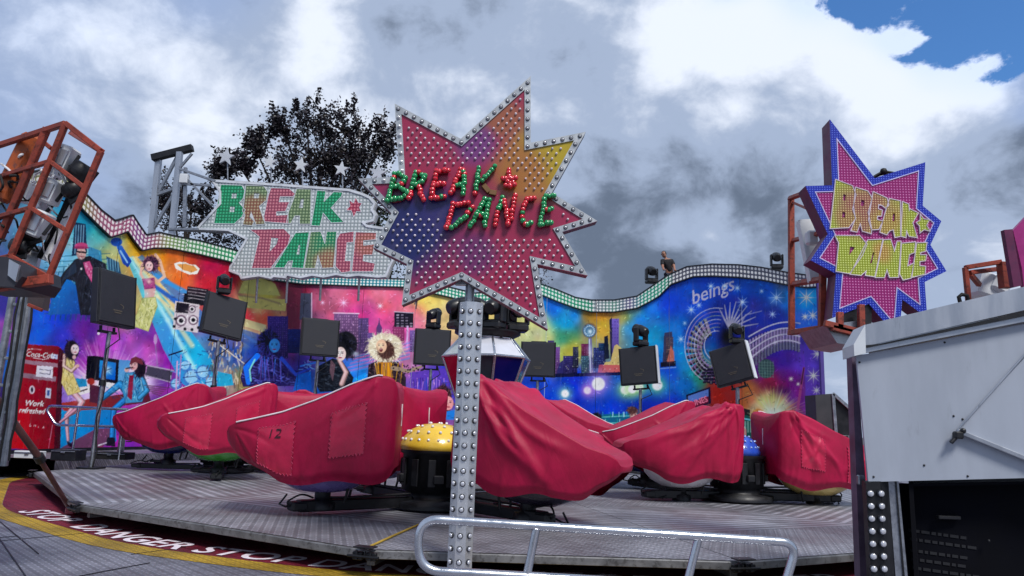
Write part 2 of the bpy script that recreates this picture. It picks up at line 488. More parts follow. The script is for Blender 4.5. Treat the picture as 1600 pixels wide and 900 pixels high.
P = Paint()
def paint_mural():
    K = [(-100,300,50,90,150),(20,480,60,60,150),(0,560,40,110,190),(10,520,170,90,180),(15,640,60,40,110),
     (130,345,20,150,195),(110,380,120,190,215),(160,360,80,180,180),(185,385,185,200,140),(200,400,205,180,90),(222,395,222,160,30),(240,425,215,155,45),(212,372,205,140,20),
     (280,395,205,105,50),(275,425,215,115,55),(300,395,190,60,55),(330,410,172,26,60),(355,430,150,20,50),(290,440,220,100,50),(320,440,190,40,50),(150,440,40,140,170),
     (180,470,60,110,170),(195,490,200,190,80),(110,400,120,190,210),(240,470,210,190,110),
     (60,500,22,92,215),(85,490,22,70,210),(60,520,20,100,220),(95,530,50,60,190),(130,515,100,40,160),(150,560,175,60,180),(180,530,170,70,185),
     (230,560,190,90,200),(225,510,120,60,160),(150,605,215,190,235),(215,595,215,195,235),(190,640,150,50,160),(270,560,128,35,140),(255,530,130,40,150),(250,620,120,50,150),(285,600,130,40,150),
     (100,690,110,28,130),(200,690,135,40,160),(240,700,140,40,160),
     (370,420,150,15,50),(395,440,195,190,95),(420,455,200,195,100),(440,440,120,25,60),(470,445,110,30,60),(500,440,140,50,90),
     (400,475,205,190,105),(385,495,205,60,70),(415,500,215,90,70),(440,490,190,130,90),(460,480,130,55,80),(380,520,205,200,140),(420,520,205,190,120),(370,535,90,90,150),
     (370,550,30,70,150),(400,550,30,60,160),(340,560,60,90,140),(340,590,150,140,130),(300,560,60,190,225),(390,590,150,140,90),
     (450,540,130,60,160),(455,570,60,50,150),
     (500,470,180,90,130),(530,455,205,110,150),(560,460,200,80,130),(590,455,215,110,140),(620,465,215,95,130),(650,460,215,200,110),(680,470,220,205,115),(700,500,215,180,120),(640,490,215,120,130),
     (560,500,205,60,135),(600,500,215,80,140),(620,520,215,80,150),(590,540,190,80,160),(650,540,180,100,160),(640,570,170,110,160),
     (520,600,40,110,210),(560,590,40,120,220),(640,600,120,80,170),(670,600,70,50,170),(700,590,50,60,180),(660,640,120,90,160),(690,680,130,90,160),
     (760,480,215,200,120),(800,500,200,200,130),(840,500,210,205,130),(850,530,180,190,130),
     (865,480,15,110,215),(885,500,20,150,205),(900,490,25,120,215),(880,530,70,150,110),(888,545,190,180,70),(905,480,60,150,150),(915,490,170,120,40),(930,485,205,130,30),(945,485,205,120,40),(960,488,200,140,50),(950,510,205,170,60),
     (975,495,160,170,90),(990,485,110,160,150),(985,510,60,140,190),(1000,500,40,130,210),(1015,480,30,120,215),(1045,475,10,70,200),(1020,530,20,150,200),(1055,520,20,120,210),(1045,550,15,120,190),
     (1060,440,5,75,190),(1100,440,8,75,185),(1160,445,10,80,190),(1200,450,15,90,195),(1220,440,80,110,150),(1240,460,30,140,235),(1265,470,30,150,240),(1260,500,50,110,220),
     (830,600,30,70,190),(850,640,15,60,180),(900,600,10,50,190),(950,650,15,60,185),(1010,640,10,50,170),(1050,640,10,50,160),(1000,590,8,70,200),(1045,580,10,80,205),(1070,560,20,140,205),(1090,590,40,150,130),
     (1075,600,15,100,170),(1080,520,30,60,150),(1140,480,24,50,150),(1180,480,34,56,158),(1210,500,44,56,160),(1230,540,60,45,145),(1150,520,30,40,125),(1220,560,75,40,150),(1190,580,90,35,110),
     (1120,600,150,45,35),(1130,620,150,40,30),(1150,600,160,60,60),(1170,610,190,110,60),(1200,595,130,35,70),(1230,600,110,30,110),(1250,620,120,40,130),(1200,630,205,200,110),(1215,640,200,210,140),(1235,650,130,40,90),
     (1262,560,95,65,185),(1268,620,120,80,200),(1262,680,120,60,170),(1275,540,80,70,190),(1000,690,30,60,120),(1150,700,40,60,80),(600,700,60,40,120),(300,700,110,30,130),(820,700,20,50,150)]
    A = np.array(K, np.float32); gx = np.arange(CX0, CX1+8, 6.); gy = np.arange(CY0, CY1+8, 6.)
    GX, GY = np.meshgrid(gx, gy); num = np.zeros((*GX.shape, 3)); den = np.zeros(GX.shape)
    for x, y, r, g_, b in A:
        w = 1/(((GX-x)**2+(GY-y)**2)+60)**2.0; num += w[..., None]*np.array((r, g_, b)); den += w
    low = num/den[..., None]
    xs = (np.arange(CW_)+.5)/CS+CX0; ys = (np.arange(CH_)+.5)/CS+CY0
    ix = np.clip((xs-gx[0])/6, 0, len(gx)-1.01); iy = np.clip((ys-gy[0])/6, 0, len(gy)-1.01)
    i0 = ix.astype(int); j0 = iy.astype(int); fx = (ix-i0)[None, :, None]; fy = (iy-j0)[:, None, None]
    a = low[j0][:, i0]; b = low[j0][:, i0+1]; c = low[j0+1][:, i0]; d = low[j0+1][:, i0+1]
    P.c = ((a*(1-fx)+b*fx)*(1-fy)+(c*(1-fx)+d*fx)*fy).astype(np.float32)
    # airbrush mottling
    rg = P.rg
    def soft_noise(step):
        g0 = rg.normal(0, 1, (int((CY1-CY0)/step)+3, int((CX1-CX0)/step)+3))
        ax = np.arange(CW_)/CS/step; ay = np.arange(CH_)/CS/step; a0 = ax.astype(int); b0 = ay.astype(int)
        u = (ax-a0); v = (ay-b0); u = u*u*(3-2*u); v = v*v*(3-2*v)
        return (g0[b0][:, a0]*(1-u)+g0[b0][:, a0+1]*u)*(1-v)[:, None]+(g0[b0+1][:, a0]*(1-u)+g0[b0+1][:, a0+1]*u)*v[:, None]
    nz = (soft_noise(16)*.5+soft_noise(7)*.3+soft_noise(3)*.15).astype(np.float32)
    P.c *= (1+.10*nz)[..., None]
    P.c[..., 0] += 9*soft_noise(12); P.c[..., 2] += 9*soft_noise(20)
    p = P
    # ---- far left: city window grid, building, man in a dark suit
    for k in range(9):
        x0 = 92+k*8; p.line([(x0, 400+max(0, (4-k))*6), (x0-14, 500)], 1.6, (25, 80, 110), .8)
    for k in range(12): p.line([(70, 402+k*8), (172, 396+k*8.5)], 1.3, (25, 85, 115), .75)
    for k in range(160):
        x, y = rg.uniform(75, 168), rg.uniform(400, 490); p.disc(x, y, rg.uniform(1, 2.2), (190, 235, 240), .5)
    p.poly([(117, 347), (134, 350), (136, 395), (112, 400)], (18, 50, 80)); 
    for k in range(4): p.line([(119+k*4, 352), (117+k*4, 396)], 1.4, (150, 200, 225), .8)
    p.poly([(138, 385), (158, 392), (160, 412), (138, 405)], (50, 130, 180), .8)
    p.poly([(166, 400), (186, 410), (190, 430), (168, 420)], (25, 70, 110), .9)
    for k in range(5): p.line([(168+k*4, 405), (169+k*4, 424)], 1.2, (150, 210, 230), .7)
    p.poly([(86, 448), (104, 430), (135, 465), (132, 490), (75, 492)], (20, 130, 210), 1, ((30, 70, 150), 80, 440, 130, 490))
    p.cloth([(118, 405), (140, 400), (165, 412), (168, 430), (150, 480), (140, 492), (126, 492), (118, 440), (104, 436), (92, 455), (86, 448), (100, 425)], (34, 37, 48), (74, 84, 104), (10, 10, 16), 70, 12)
    p.poly([(118, 408), (104, 424), (96, 440), (108, 432), (120, 425)], (44, 60, 80), .8)
    p.cloth([(130, 410), (140, 408), (153, 438), (144, 442), (134, 425)], (205, 90, 140), (245, 170, 200), (140, 30, 80), 30, 5)
    for k in range(7): p.disc(134+k*2.6, 412+k*4.2, 1, (245, 190, 215), .8)
    p.disc(127, 428-8, 1.6, (235, 240, 240)); p.face(127, 396, 15, (210, 168, 160)); p.line([(121, 393), (126, 394)], 2.6, (20, 18, 26)); p.line([(128, 394), (134, 395)], 2.6, (20, 18, 26)); p.disc(127, 384, 10, (190, 70, 120), 1, 5); p.disc(127, 387, 12, (150, 50, 95), 1, 2.2)
    p.disc(83, 452, 6, (200, 140, 150), 1, 4); p.disc(72, 470, 7, (150, 110, 140), 1, 9)
    # ---- beam from the spotlight
    p.poly([(198, 405), (208, 400), (300, 520), (330, 560), (345, 600), (330, 625), (285, 600), (255, 545)], (70, 200, 235), .75, ((20, 170, 225), 200, 400, 330, 600))
    p.poly([(205, 402), (215, 400), (305, 498), (292, 510)], (235, 215, 150), .75); p.poly([(215, 402), (222, 398), (330, 500), (320, 520)], (60, 130, 205), .75)
    p.line([(203, 403), (262, 500), (310, 590)], 3, (190, 240, 250), .8, 9, soft=5); p.line([(212, 410), (300, 540)], 2, (240, 225, 170), .7, 8, soft=4)
    p.line([(228, 420), (260, 440), (300, 462)], 5, (60, 150, 220), .9, 8, 3); p.line([(232, 440), (285, 478)], 5, (30, 90, 190), .9, 9, 3); p.line([(235, 455), (290, 500)], 3, (235, 215, 160), .8, 6, 2)
    p.poly([(182, 385), (190, 383), (206, 408), (200, 418), (192, 412)], (40, 110, 205), 1, ((20, 60, 150), 182, 385, 206, 412)); p.disc(182, 378, 9, (30, 80, 165), 1, 7); p.line([(188, 392), (199, 410)], 2.5, (160, 205, 240), .9)
    # ---- dancer
    p.line([(236, 432), (247, 440), (257, 432), (250, 408), (243, 398)], 4.5, (235, 190, 160)); p.line([(227, 440), (220, 428), (222, 414), (230, 402)], 4.2, (225, 180, 160))
    p.poly([(224, 436), (241, 436), (243, 452), (240, 468), (246, 480), (222, 480), (226, 462)], (215, 170, 165))
    p.cloth([(222, 436), (241, 434), (243, 450), (226, 452)], (170, 70, 130), (230, 150, 190), (100, 20, 70), 14, 4); p.glow(233, 440, 4, (240, 200, 190), .9)
    p.cloth([(222, 466), (243, 464), (246, 478), (238, 500), (232, 518), (215, 512), (200, 508), (214, 490)], (200, 202, 130), (240, 240, 190), (120, 126, 60), 70, 10)
    p.hair(236, 412, 12, 12, (50, 30, 50), (130, 80, 110), 80, 7, 3); p.face(233, 416, 12, (230, 186, 184))
    # ---- cloud, boombox and decks
    p.poly([(272, 412), (280, 409), (290, 410), (296, 413), (306, 414), (312, 420), (308, 428), (296, 429), (284, 424), (275, 420)], (245, 240, 220)); p.poly([(276, 413), (290, 412), (304, 416), (309, 422), (300, 426), (286, 422)], (215, 150, 80))
    p.poly([(293, 447), (326, 452), (326, 470), (290, 468)], (40, 30, 40)); p.poly([(288, 458), (322, 462), (320, 478), (286, 474)], (20, 20, 28))
    for k in range(4): p.line([(294, 450+k*5), (322, 454+k*5)], 1, (200, 190, 195), .8)
    p.poly([(274, 470), (312, 476), (309, 520), (270, 514)], (205, 195, 200)); p.poly([(276, 472), (296, 475), (294, 490), (274, 488)], (35, 30, 40))
    for x, y, r in ((283, 501, 9), (302, 500, 8), (300, 483, 6)): p.disc(x, y, r, (120, 100, 115)); p.disc(x, y, r*.7, (225, 220, 222)); p.disc(x, y, r*.4, (25, 25, 32))
    for x, y in ((274, 498), (272, 510), (289, 514), (300, 515), (310, 512)): p.disc(x, y, 2.4, (30, 30, 36))
    for k in range(40): x, y = rg.uniform(272, 322), rg.uniform(452, 515); p.line([(x, y), (x+rg.uniform(-6, 6), y+rg.uniform(-2, 2))], .8, (60, 40, 60) if k % 2 else (235, 225, 230), .7)
    # ---- stage burst behind the sitting pair
    for k in range(150):
        a = rg.uniform(-3.0, -.15); L = rg.uniform(35, 95); cx = 165; cy = 612
        p.line([(cx+12*math.cos(a), cy+8*math.sin(a)), (cx+L*math.cos(a), cy+L*.95*math.sin(a))], 3.2, (245, 225, 250), rg.uniform(.15, .4), .3, 2)
    p.glow(160, 600, 32, (250, 240, 255), .5, 22); p.glow(218, 600, 22, (250, 240, 255), .6, 26)
    p.disc(154, 521, 2, (255, 255, 255))
    # ---- wooden bench, TV set, blue cabinet
    p.poly([(88, 640), (180, 640), (182, 690), (90, 716)], (20, 150, 210), 1, ((10, 110, 190), 90, 640, 180, 700))
    p.poly([(92, 630), (232, 610), (236, 628), (150, 640), (100, 642)], (165, 60, 50), 1, ((90, 30, 50), 95, 630, 235, 640))
    p.poly([(95, 700), (150, 670), (182, 668), (160, 700), (110, 720)], (130, 50, 70), .8)
    p.poly([(136, 556), (150, 556), (148, 594), (134, 592)], (16, 16, 24)); p.poly([(150, 556), (186, 562), (184, 600), (148, 594)], (26, 24, 36)); p.poly([(156, 563), (181, 567), (180, 594), (155, 590)], (40, 150, 220), 1, ((20, 90, 190), 156, 563, 180, 594))
    p.glow(168, 578, 6, (220, 245, 255), .9); p.line([(161, 580), (174, 576)], 1.2, (20, 40, 80)); p.poly([(186, 562), (206, 563), (198, 592), (184, 600)], (60, 150, 205), .8)
    p.poly([(115, 606), (141, 602), (143, 612), (124, 618)], (235, 225, 225)); p.line([(124, 612), (136, 608)], 2, (60, 50, 60)); p.poly([(105, 590), (135, 592), (136, 604), (110, 606)], (40, 140, 190))
    p.disc(142, 596, 6, (150, 50, 40), 1, 5); p.poly([(140, 600), (158, 604), (160, 632), (140, 628)], (80, 40, 60))
    # ---- vending machine
    p.poly([(33, 537), (92, 541), (86, 706), (10, 700)], (176, 14, 32), 1, ((120, 8, 34), 15, 620, 95, 620)); p.poly([(92, 541), (99, 548), (94, 706), (84, 706)], (70, 8, 30))
    p.poly([(12, 700), (45, 702), (47, 640), (18, 636)], (205, 24, 28), .6)
    p.poly([(29, 561), (90, 568), (90, 574), (28, 567)], (160, 125, 140)); p.poly([(27, 582), (88, 589), (87, 596), (26, 589)], (150, 120, 135)); p.poly([(58, 571), (83, 573), (82, 591), (56, 588)], (222, 220, 230))
    p.line([(62, 577), (79, 579), (78, 585), (62, 583)], 1.2, (90, 90, 110)); p.poly([(80, 553), (90, 554), (90, 561), (79, 560)], (190, 200, 225)); p.line([(82, 556), (88, 557)], 1, (60, 80, 150))
    p.text('Coca-Cola', 40, 556.5, 11.2, (250, 245, 248), .07, .35, 1, .01, .92); p.line([(42, 549), (44, 546), (52, 545), (64, 547)], .9, (250, 245, 248)); p.line([(52, 559), (66, 562), (76, 560)], .8, (250, 245, 248))
    p.disc(50, 609, 4.4, (215, 205, 215), 1, 6.5); p.disc(50, 609, 2, (40, 30, 50), 1, 4); p.poly([(72, 606), (80, 607), (79, 623), (71, 621)], (200, 205, 225)); p.poly([(74, 609), (78, 610), (77, 619), (73, 618)], (60, 90, 150))
    p.text('Work', 38, 633, 12, (250, 240, 244), .07, .25, 1, .015); p.text('refreshed', 29, 644, 11.2, (250, 240, 244), .07, .3, 1, .015, .93)
    for k, ch in enumerate('COLA'): p.text(ch, 45+k*7, 666+k*1.1, 5, (235, 190, 200), .07)
    p.text('ICE', 24, 661, 5, (240, 190, 190), .07)
    p.line([(76, 700), (82, 664)], 1.2, (200, 150, 170), .8)
    # ---- woman perched on the bench
    p.limb([(112, 610), (128, 628), (122, 640), (110, 646)], 9, (225, 170, 178), 7); p.limb([(112, 640), (104, 650), (105, 670), (107, 692)], 7, (215, 160, 172), 3.6); p.limb([(118, 640), (104, 652), (94, 660)], 5, (200, 140, 160), 3)
    p.poly([(104, 688), (114, 694), (113, 700), (106, 696)], (30, 20, 40))
    p.cloth([(99, 552), (112, 552), (117, 566), (114, 584), (126, 612), (106, 618), (96, 598), (98, 580)], (222, 204, 128), (250, 240, 190), (140, 124, 60), 60, 8)
    p.limb([(101, 556), (100, 572), (112, 580), (120, 572)], 4.5, (228, 182, 174)); p.disc(121, 572, 3, (225, 180, 170))
    p.hair(112, 547, 11, 15, (22, 14, 26), (60, 40, 60), 60, 8, 5); p.disc(116, 558, 3, (215, 175, 175)); p.face(117, 546, 12.5, (238, 208, 210), .3)
    # ---- man sitting in denim with a cap and microphone
    p.limb([(206, 622), (188, 600), (160, 622)], 12, (44, 130, 190), 8); p.limb([(196, 624), (178, 640), (176, 664), (175, 684)], 9, (40, 120, 190), 7)
    for k in range(30): x, y = rg.uniform(164, 200), rg.uniform(600, 622); p.line([(x, y), (x+5, y+3)], 1, ((130, 205, 235), (16, 60, 120))[k % 2], .5)
    p.poly([(168, 683), (180, 684), (180, 698), (164, 696)], (30, 26, 40)); p.line([(154, 696), (166, 692)], 2, (220, 215, 225))
    p.cloth([(196, 583), (216, 580), (230, 606), (222, 628), (196, 630), (190, 606)], (66, 144, 190), (150, 215, 240), (18, 60, 110), 60, 10); p.poly([(202, 586), (209, 586), (206, 626), (199, 620)], (130, 30, 60)); p.limb([(222, 590), (230, 610), (218, 622)], 7, (60, 140, 190)); p.line([(219, 588), (223, 610)], 1.4, (170, 220, 240), .8)
    p.hair(219, 576, 9, 14, (26, 18, 30), (60, 40, 60), 50, 7, 6); p.face(209, 571, 12, (215, 165, 165), -.4); p.poly([(205, 560), (212, 557), (222, 561), (224, 570), (212, 566), (202, 570)], (110, 50, 60)); p.disc(198, 578, 3.5, (215, 170, 165)); p.line([(197, 576), (207, 574)], 2, (40, 40, 50))
    # ---- small scene bits: floodlight, cymbals, drum kit
    p.poly([(230, 572), (270, 580), (266, 596), (228, 586)], (70, 66, 84)); p.line([(230, 571), (271, 579)], 1.6, (170, 165, 180)); p.line([(229, 587), (266, 597)], 1.6, (160, 150, 170)); p.line([(246, 572), (243, 540), (242, 528)], 2.2, (150, 110, 170)); p.disc(243, 530, 3, (190, 160, 200), .8, 8)
    for k in range(5): p.line([(226+k*3, 602+k*3), (262-k*3, 606+k*3)], 1.6, (90, 60, 80), .8)
    for x, y, r in ((300, 590, 14), (318, 582, 12), (330, 598, 10), (290, 572, 9), (275, 600, 9)):
        p.disc(x, y, r, (70, 120, 190), .8); p.disc(x-1, y-1, r*.72, (150, 205, 235), .9); p.line([(x-r, y), (x+r, y-3)], 1, (30, 40, 90))
    for k in range(60): x, y = rg.uniform(266, 345), rg.uniform(548, 612); p.line([(x, y), (x+rg.uniform(-9, 9), y+rg.uniform(-9, 9))], 1, ((210, 225, 245), (30, 40, 110), (70, 160, 215))[k % 3], .8)
    p.line([(264, 555), (285, 548)], 2.2, (30, 20, 50)); p.line([(283, 555), (280, 600)], 2, (160, 130, 190)); p.line([(277, 565), (275, 610)], 2.4, (200, 160, 205))
    # ---- sandy ruin and cable
    for k in range(120): x, y = rg.uniform(325, 378), rg.uniform(530, 600); p.line([(x, y), (x+rg.uniform(-3, 3), y+rg.uniform(3, 10))], rg.uniform(1, 3), ((215, 200, 170), (140, 110, 90), (190, 150, 90), (225, 215, 200), (70, 60, 70))[k % 5], .6)
    p.poly([(340, 580), (362, 585), (365, 602), (340, 604)], (30, 160, 205), .9); p.line([(342, 538), (384, 570)], 1.5, (215, 205, 190))
    # ---- dome sun, stripes, dark red block
    p.poly([(372, 458), (380, 440), (396, 433), (414, 433), (430, 444), (438, 462)], (196, 196, 110)); p.poly([(372, 462), (448, 468), (446, 486), (378, 480)], (205, 195, 110))
    p.line([(374, 462), (410, 466), (436, 474)], 2, (150, 130, 100), .7, 3, 2); p.poly([(448, 448), (470, 450), (468, 520), (448, 512)], (112, 44, 66)); p.poly([(470, 458), (486, 458), (486, 500), (468, 500)], (74, 78, 98)); p.line([(487, 458), (487, 500)], 1.6, (205, 190, 215))
    p.tower(418, 494, 450, 560, (62, 44, 130), (140, 110, 200), 3, 3.4, .5); p.tower(450, 514, 470, 552, (30, 40, 110), (60, 90, 180), 3, 3, .4)
    p.poly([(376, 496), (416, 508), (414, 520), (376, 508)], (215, 210, 150), .9); p.line([(376, 520), (420, 548)], 4, (120, 160, 205), .7, 6, 3); p.poly([(372, 512), (405, 522), (402, 548), (372, 530)], (30, 70, 160), .6)
    # ---- blue lit singer
    p.cloth([(376, 590), (382, 568), (402, 550), (436, 552), (450, 575), (470, 582), (478, 602), (380, 604)], (40, 32, 92), (110, 120, 220), (12, 8, 40), 110, 12); p.line([(402, 556), (384, 575), (388, 598)], 9, (30, 110, 225), 1, 7); p.line([(398, 562), (390, 578), (392, 595)], 2.5, (130, 220, 210), .9)
    for k in range(22): x = rg.uniform(400, 440); p.line([(x, rg.uniform(556, 566)), (x+rg.uniform(-5, 5), rg.uniform(580, 600))], 1.6, ((110, 90, 190), (30, 30, 90), (60, 110, 220))[k % 3], .8, .6)
    p.line([(440, 560), (462, 585), (486, 575)], 6, (50, 80, 200), 1, 3); p.hair(419, 534, 17, 18, (16, 12, 44), (60, 60, 150), 120, 9, 8); p.face(429, 540, 17, (64, 148, 230), -.2, False, (8, 14, 60))
    p.line([(470, 572), (495, 566)], 3, (60, 120, 220)); p.poly([(464, 586), (486, 580), (487, 610), (458, 610)], (20, 110, 215), .9)
    for k in range(22): x, y = rg.uniform(470, 490), rg.uniform(560, 580); p.line([(x, y), (x+rg.uniform(-8, 8), y+rg.uniform(-4, 4))], 1, ((130, 190, 240), (40, 40, 120))[k % 2], .8)
    # ---- city towers behind the dark haired singer
    p.tower(522, 490, 560, 560, (118, 84, 130), (205, 160, 205), 3.4, 4.4, .6); p.line([(521, 489), (561, 490)], 1.8, (225, 190, 220)); p.tower(560, 497, 576, 560, (90, 70, 120), (170, 130, 180), 3, 4, .5); p.tower(574, 520, 584, 560, (104, 80, 140), (170, 130, 190), 3, 4, .5)
    p.poly([(588, 560), (588, 512), (591, 506), (592.5, 496), (594, 506), (597, 512), (598, 560)], (88, 60, 110)); p.tower(616, 488, 646, 512, (36, 30, 50), (190, 180, 200), 7, 4.4, .8); p.line([(616, 487), (646, 489)], 1.2, (190, 180, 200)); p.tower(614, 511, 632, 540, (150, 60, 110), (215, 150, 180), 4, 4, .6); p.line([(637, 510), (636, 545)], 3, (205, 170, 215)); p.tower(640, 516, 652, 550, (120, 90, 160), (190, 160, 210), 3, 4, .6)
    p.line([(648, 475), (652, 468), (650, 482)], 2, (60, 50, 60)); p.star(537, 473, 9, (235, 200, 235), .7); p.star(504, 473, 5, (235, 200, 235), .7); p.star(594, 478, 6, (245, 220, 240), .8)
    for k in range(14): p.line([(536+k*1.5, 585-k*2.2), (640, 560-k*2)], 1.6, ((50, 140, 225), (150, 120, 205), (220, 120, 180))[k % 3], .55)
    p.poly([(540, 597), (572, 582), (574, 592), (545, 606)], (30, 140, 225), .9)
    # ---- dark haired singer in black
    p.cloth([(494, 600), (498, 572), (520, 560), (536, 566), (552, 590), (548, 610), (500, 612)], (30, 36, 46), (90, 100, 112), (8, 8, 14), 70, 10); p.limb([(534, 600), (541, 582), (530, 562)], 7.5, (208, 168, 166), 6); p.poly([(517, 562), (524, 570), (520, 596), (515, 580)], (120, 90, 100), .9)
    p.hair(540, 538, 18, 20, (14, 14, 22), (50, 50, 70), 80, 9, 9); p.face(532, 553, 17, (228, 204, 198), -.15, False); p.line([(526, 541), (534, 536), (544, 541)], 5, (16, 14, 22), 1, 4); p.glow(556, 553, 6, (190, 210, 225), .7, 4)
    # ---- blonde curly singer, mouth open
    p.cloth([(574, 600), (576, 570), (594, 562), (622, 566), (634, 590), (634, 604), (576, 606)], (48, 36, 46), (130, 100, 100), (14, 10, 18), 70, 9); p.hair(602, 543, 27, 23, (206, 196, 168), (244, 236, 214), 260, 9, 11); p.hair(603, 547, 13, 14, (70, 46, 42), (120, 90, 80), 60, 8, 12)
    p.face(596, 541, 16.5, (216, 176, 146), -.25, True); p.poly([(590, 566), (612, 566), (614, 590), (592, 592)], (196, 130, 30)); 
    for k in range(26): x = rg.uniform(580, 630); p.line([(x, 568), (x+rg.uniform(-5, 5), 598)], 1.4, ((230, 170, 40), (30, 20, 30), (120, 90, 90))[k % 3], .8, .6)
    p.line([(614, 575), (638, 580), (658, 573)], 7, (150, 130, 110), 1, 4); 
    for k in range(30): p.disc(rg.uniform(612, 662), rg.uniform(570, 584), rg.uniform(.8, 1.8), (30, 26, 34), .9)
    # ---- gloomy arch, brown haired woman below
    p.poly([(640, 582), (706, 574), (708, 610), (644, 610)], (90, 60, 170), .9)
    for k in range(40): x = rg.uniform(642, 706); p.line([(x, rg.uniform(590, 600)), (x+rg.uniform(-2, 2), rg.uniform(604, 614))], 1.8, ((200, 150, 225), (50, 30, 110), (40, 70, 180))[k % 3], .6, .5)
    p.poly([(640, 612), (706, 610), (704, 626), (646, 628)], (96, 96, 112)); p.poly([(648, 628), (680, 628), (678, 660), (654, 660)], (70, 60, 110)); p.hair(692, 626, 14, 24, (44, 26, 34), (110, 70, 70), 110, 9, 13); p.face(700, 630, 17, (222, 150, 150), .1); p.poly([(682, 646), (712, 640), (714, 656), (684, 656)], (40, 120, 205))
    # ---- blue city panel with ball tower
    p.tower(866, 542, 875, 586, (120, 80, 150), (170, 130, 190), 3, 4, .5); p.tower(856, 532, 866, 588, (70, 60, 110), (120, 110, 170), 3, 4, .5); p.poly([(870, 580), (874, 568), (878, 564), (884, 560), (892, 558), (900, 562), (902, 586), (870, 586)], (50, 46, 100))
    p.tower(880, 556, 902, 586, (50, 44, 104), (120, 110, 180), 2.6, 3, .45); p.tower(895, 542, 904, 575, (50, 50, 80), (90, 120, 120), 3, 3.4, .5); p.tower(908, 537, 921, 560, (110, 40, 80), (160, 110, 160), 3, 3.4, .5); p.tower(908, 556, 921, 584, (60, 90, 110), (150, 200, 190), 3, 3, .5)
    p.tower(927, 543, 946, 575, (50, 60, 120), (120, 150, 205), 3, 3.4, .5); p.tower(935, 536, 946, 548, (30, 60, 100), (90, 150, 190), 3, 3, .5); p.poly([(944, 526), (950, 524), (952, 560), (944, 562)], (16, 28, 50))
    p.tower(954, 498, 967, 580, (120, 100, 190), (70, 50, 130), 4, 5, .6); p.poly([(952, 500), (956, 496), (957, 560), (954, 560)], (40, 40, 70)); p.poly([(954, 565), (960, 540), (964, 538), (972, 545), (974, 584), (940, 584), (945, 566)], (214, 190, 110), .9); p.poly([(936, 570), (974, 570), (974, 582), (934, 583)], (190, 80, 90), .85)
    p.line([(922, 530), (924, 584)], 5.5, (110, 110, 150), 1, 6.5); p.line([(921, 530), (923, 584)], 1.4, (215, 225, 245), .9); p.disc(921.5, 516.5, 11.5, (90, 70, 80), .7, soft=3); p.disc(921, 517, 10, (70, 110, 140), 1); 
    for k in range(16): a = k*math.pi/8; p.disc(921+7.5*math.cos(a), 517+7.5*math.sin(a), 1.2, (205, 220, 230), .8)
    p.glow(922, 518, 4, (225, 245, 245), .9)
    for k in range(60): x, y = rg.uniform(868, 972), rg.uniform(556, 584); p.disc(x, y, .8, ((220, 220, 205), (40, 30, 60))[k % 2], .6)
    p.poly([(860, 584), (975, 581), (975, 586), (860, 590)], (14, 20, 60)); p.poly([(1038, 520), (1050, 518), (1053, 568), (1035, 572)], (60, 60, 90)); p.tower(1040, 526, 1052, 566, (80, 70, 90), (190, 150, 110), 3, 3.4, .5); p.poly([(1042, 566), (1048, 540), (1053, 550), (1054, 568)], (200, 110, 90), .9); p.poly([(1032, 566), (1056, 564), (1056, 572), (1032, 574)], (14, 16, 40)); p.line([(1032, 576), (1056, 574)], 1.2, (130, 160, 220))
    # ---- glowing orbs
    for x, y, r, c in ((883, 615, 8, (150, 220, 180)), (918, 610, 8, (205, 130, 215)), (935, 600, 14, (190, 140, 225)), (977, 609, 10, (150, 215, 120)), (998, 605, 10, (150, 215, 120)), (1027, 602, 11, (120, 210, 130)), (988, 608, 9, (170, 215, 130))):
        p.glow(x, y, r*1.5, c, .85); p.disc(x, y, r*.72, (236, 238, 240), 1, soft=3)
    for k in range(40): p.line([(rg.uniform(866, 1060), 640+rg.uniform(0, 12))]*2+[(0, 0)][:0], 1, (120, 200, 220), .5)
    p.poly([(930, 648), (1040, 643), (1040, 664), (930, 680)], (20, 110, 120), .8); 
    for y in (650, 660, 668): p.line([(934, y+2), (1040, y-3)], 1.4, (110, 205, 190), .9)
    for k in range(60): x = rg.uniform(932, 1050); y = rg.choice([644, 655, 664]); p.line([(x, y), (x, y+7)], 1.2, ((190, 225, 235), (30, 130, 110), (60, 160, 200))[k % 3], .8)
    for k in range(60): x, y = rg.uniform(850, 1070), rg.uniform(560, 650); p.disc(x, y, .9, (120, 190, 240), .45)
    # ---- people at the bar
    p.poly([(899, 664), (903, 652), (914, 655), (924, 668), (922, 690), (900, 690)], (18, 18, 28)); p.face(908, 648, 9, (180, 130, 120)); p.hair(907, 643, 6, 5, (20, 16, 24), (40, 30, 40), 20, 4, 14)
    p.hair(932, 655, 8, 10, (16, 14, 26), (40, 34, 60), 30, 5, 15); p.poly([(926, 674), (932, 668), (940, 674), (940, 690), (924, 690)], (205, 150, 140)); p.poly([(974, 680), (980, 664), (998, 664), (1004, 690), (974, 690)], (205, 150, 145)); p.poly([(982, 668), (996, 670), (998, 690), (980, 690)], (40, 20, 50)); p.face(990, 650, 11, (212, 160, 150), .2); p.hair(988, 641, 8, 6, (80, 50, 50), (130, 90, 80), 30, 4, 16); p.hair(952, 673, 5, 5, (30, 20, 30), (60, 40, 40), 10, 3, 19)
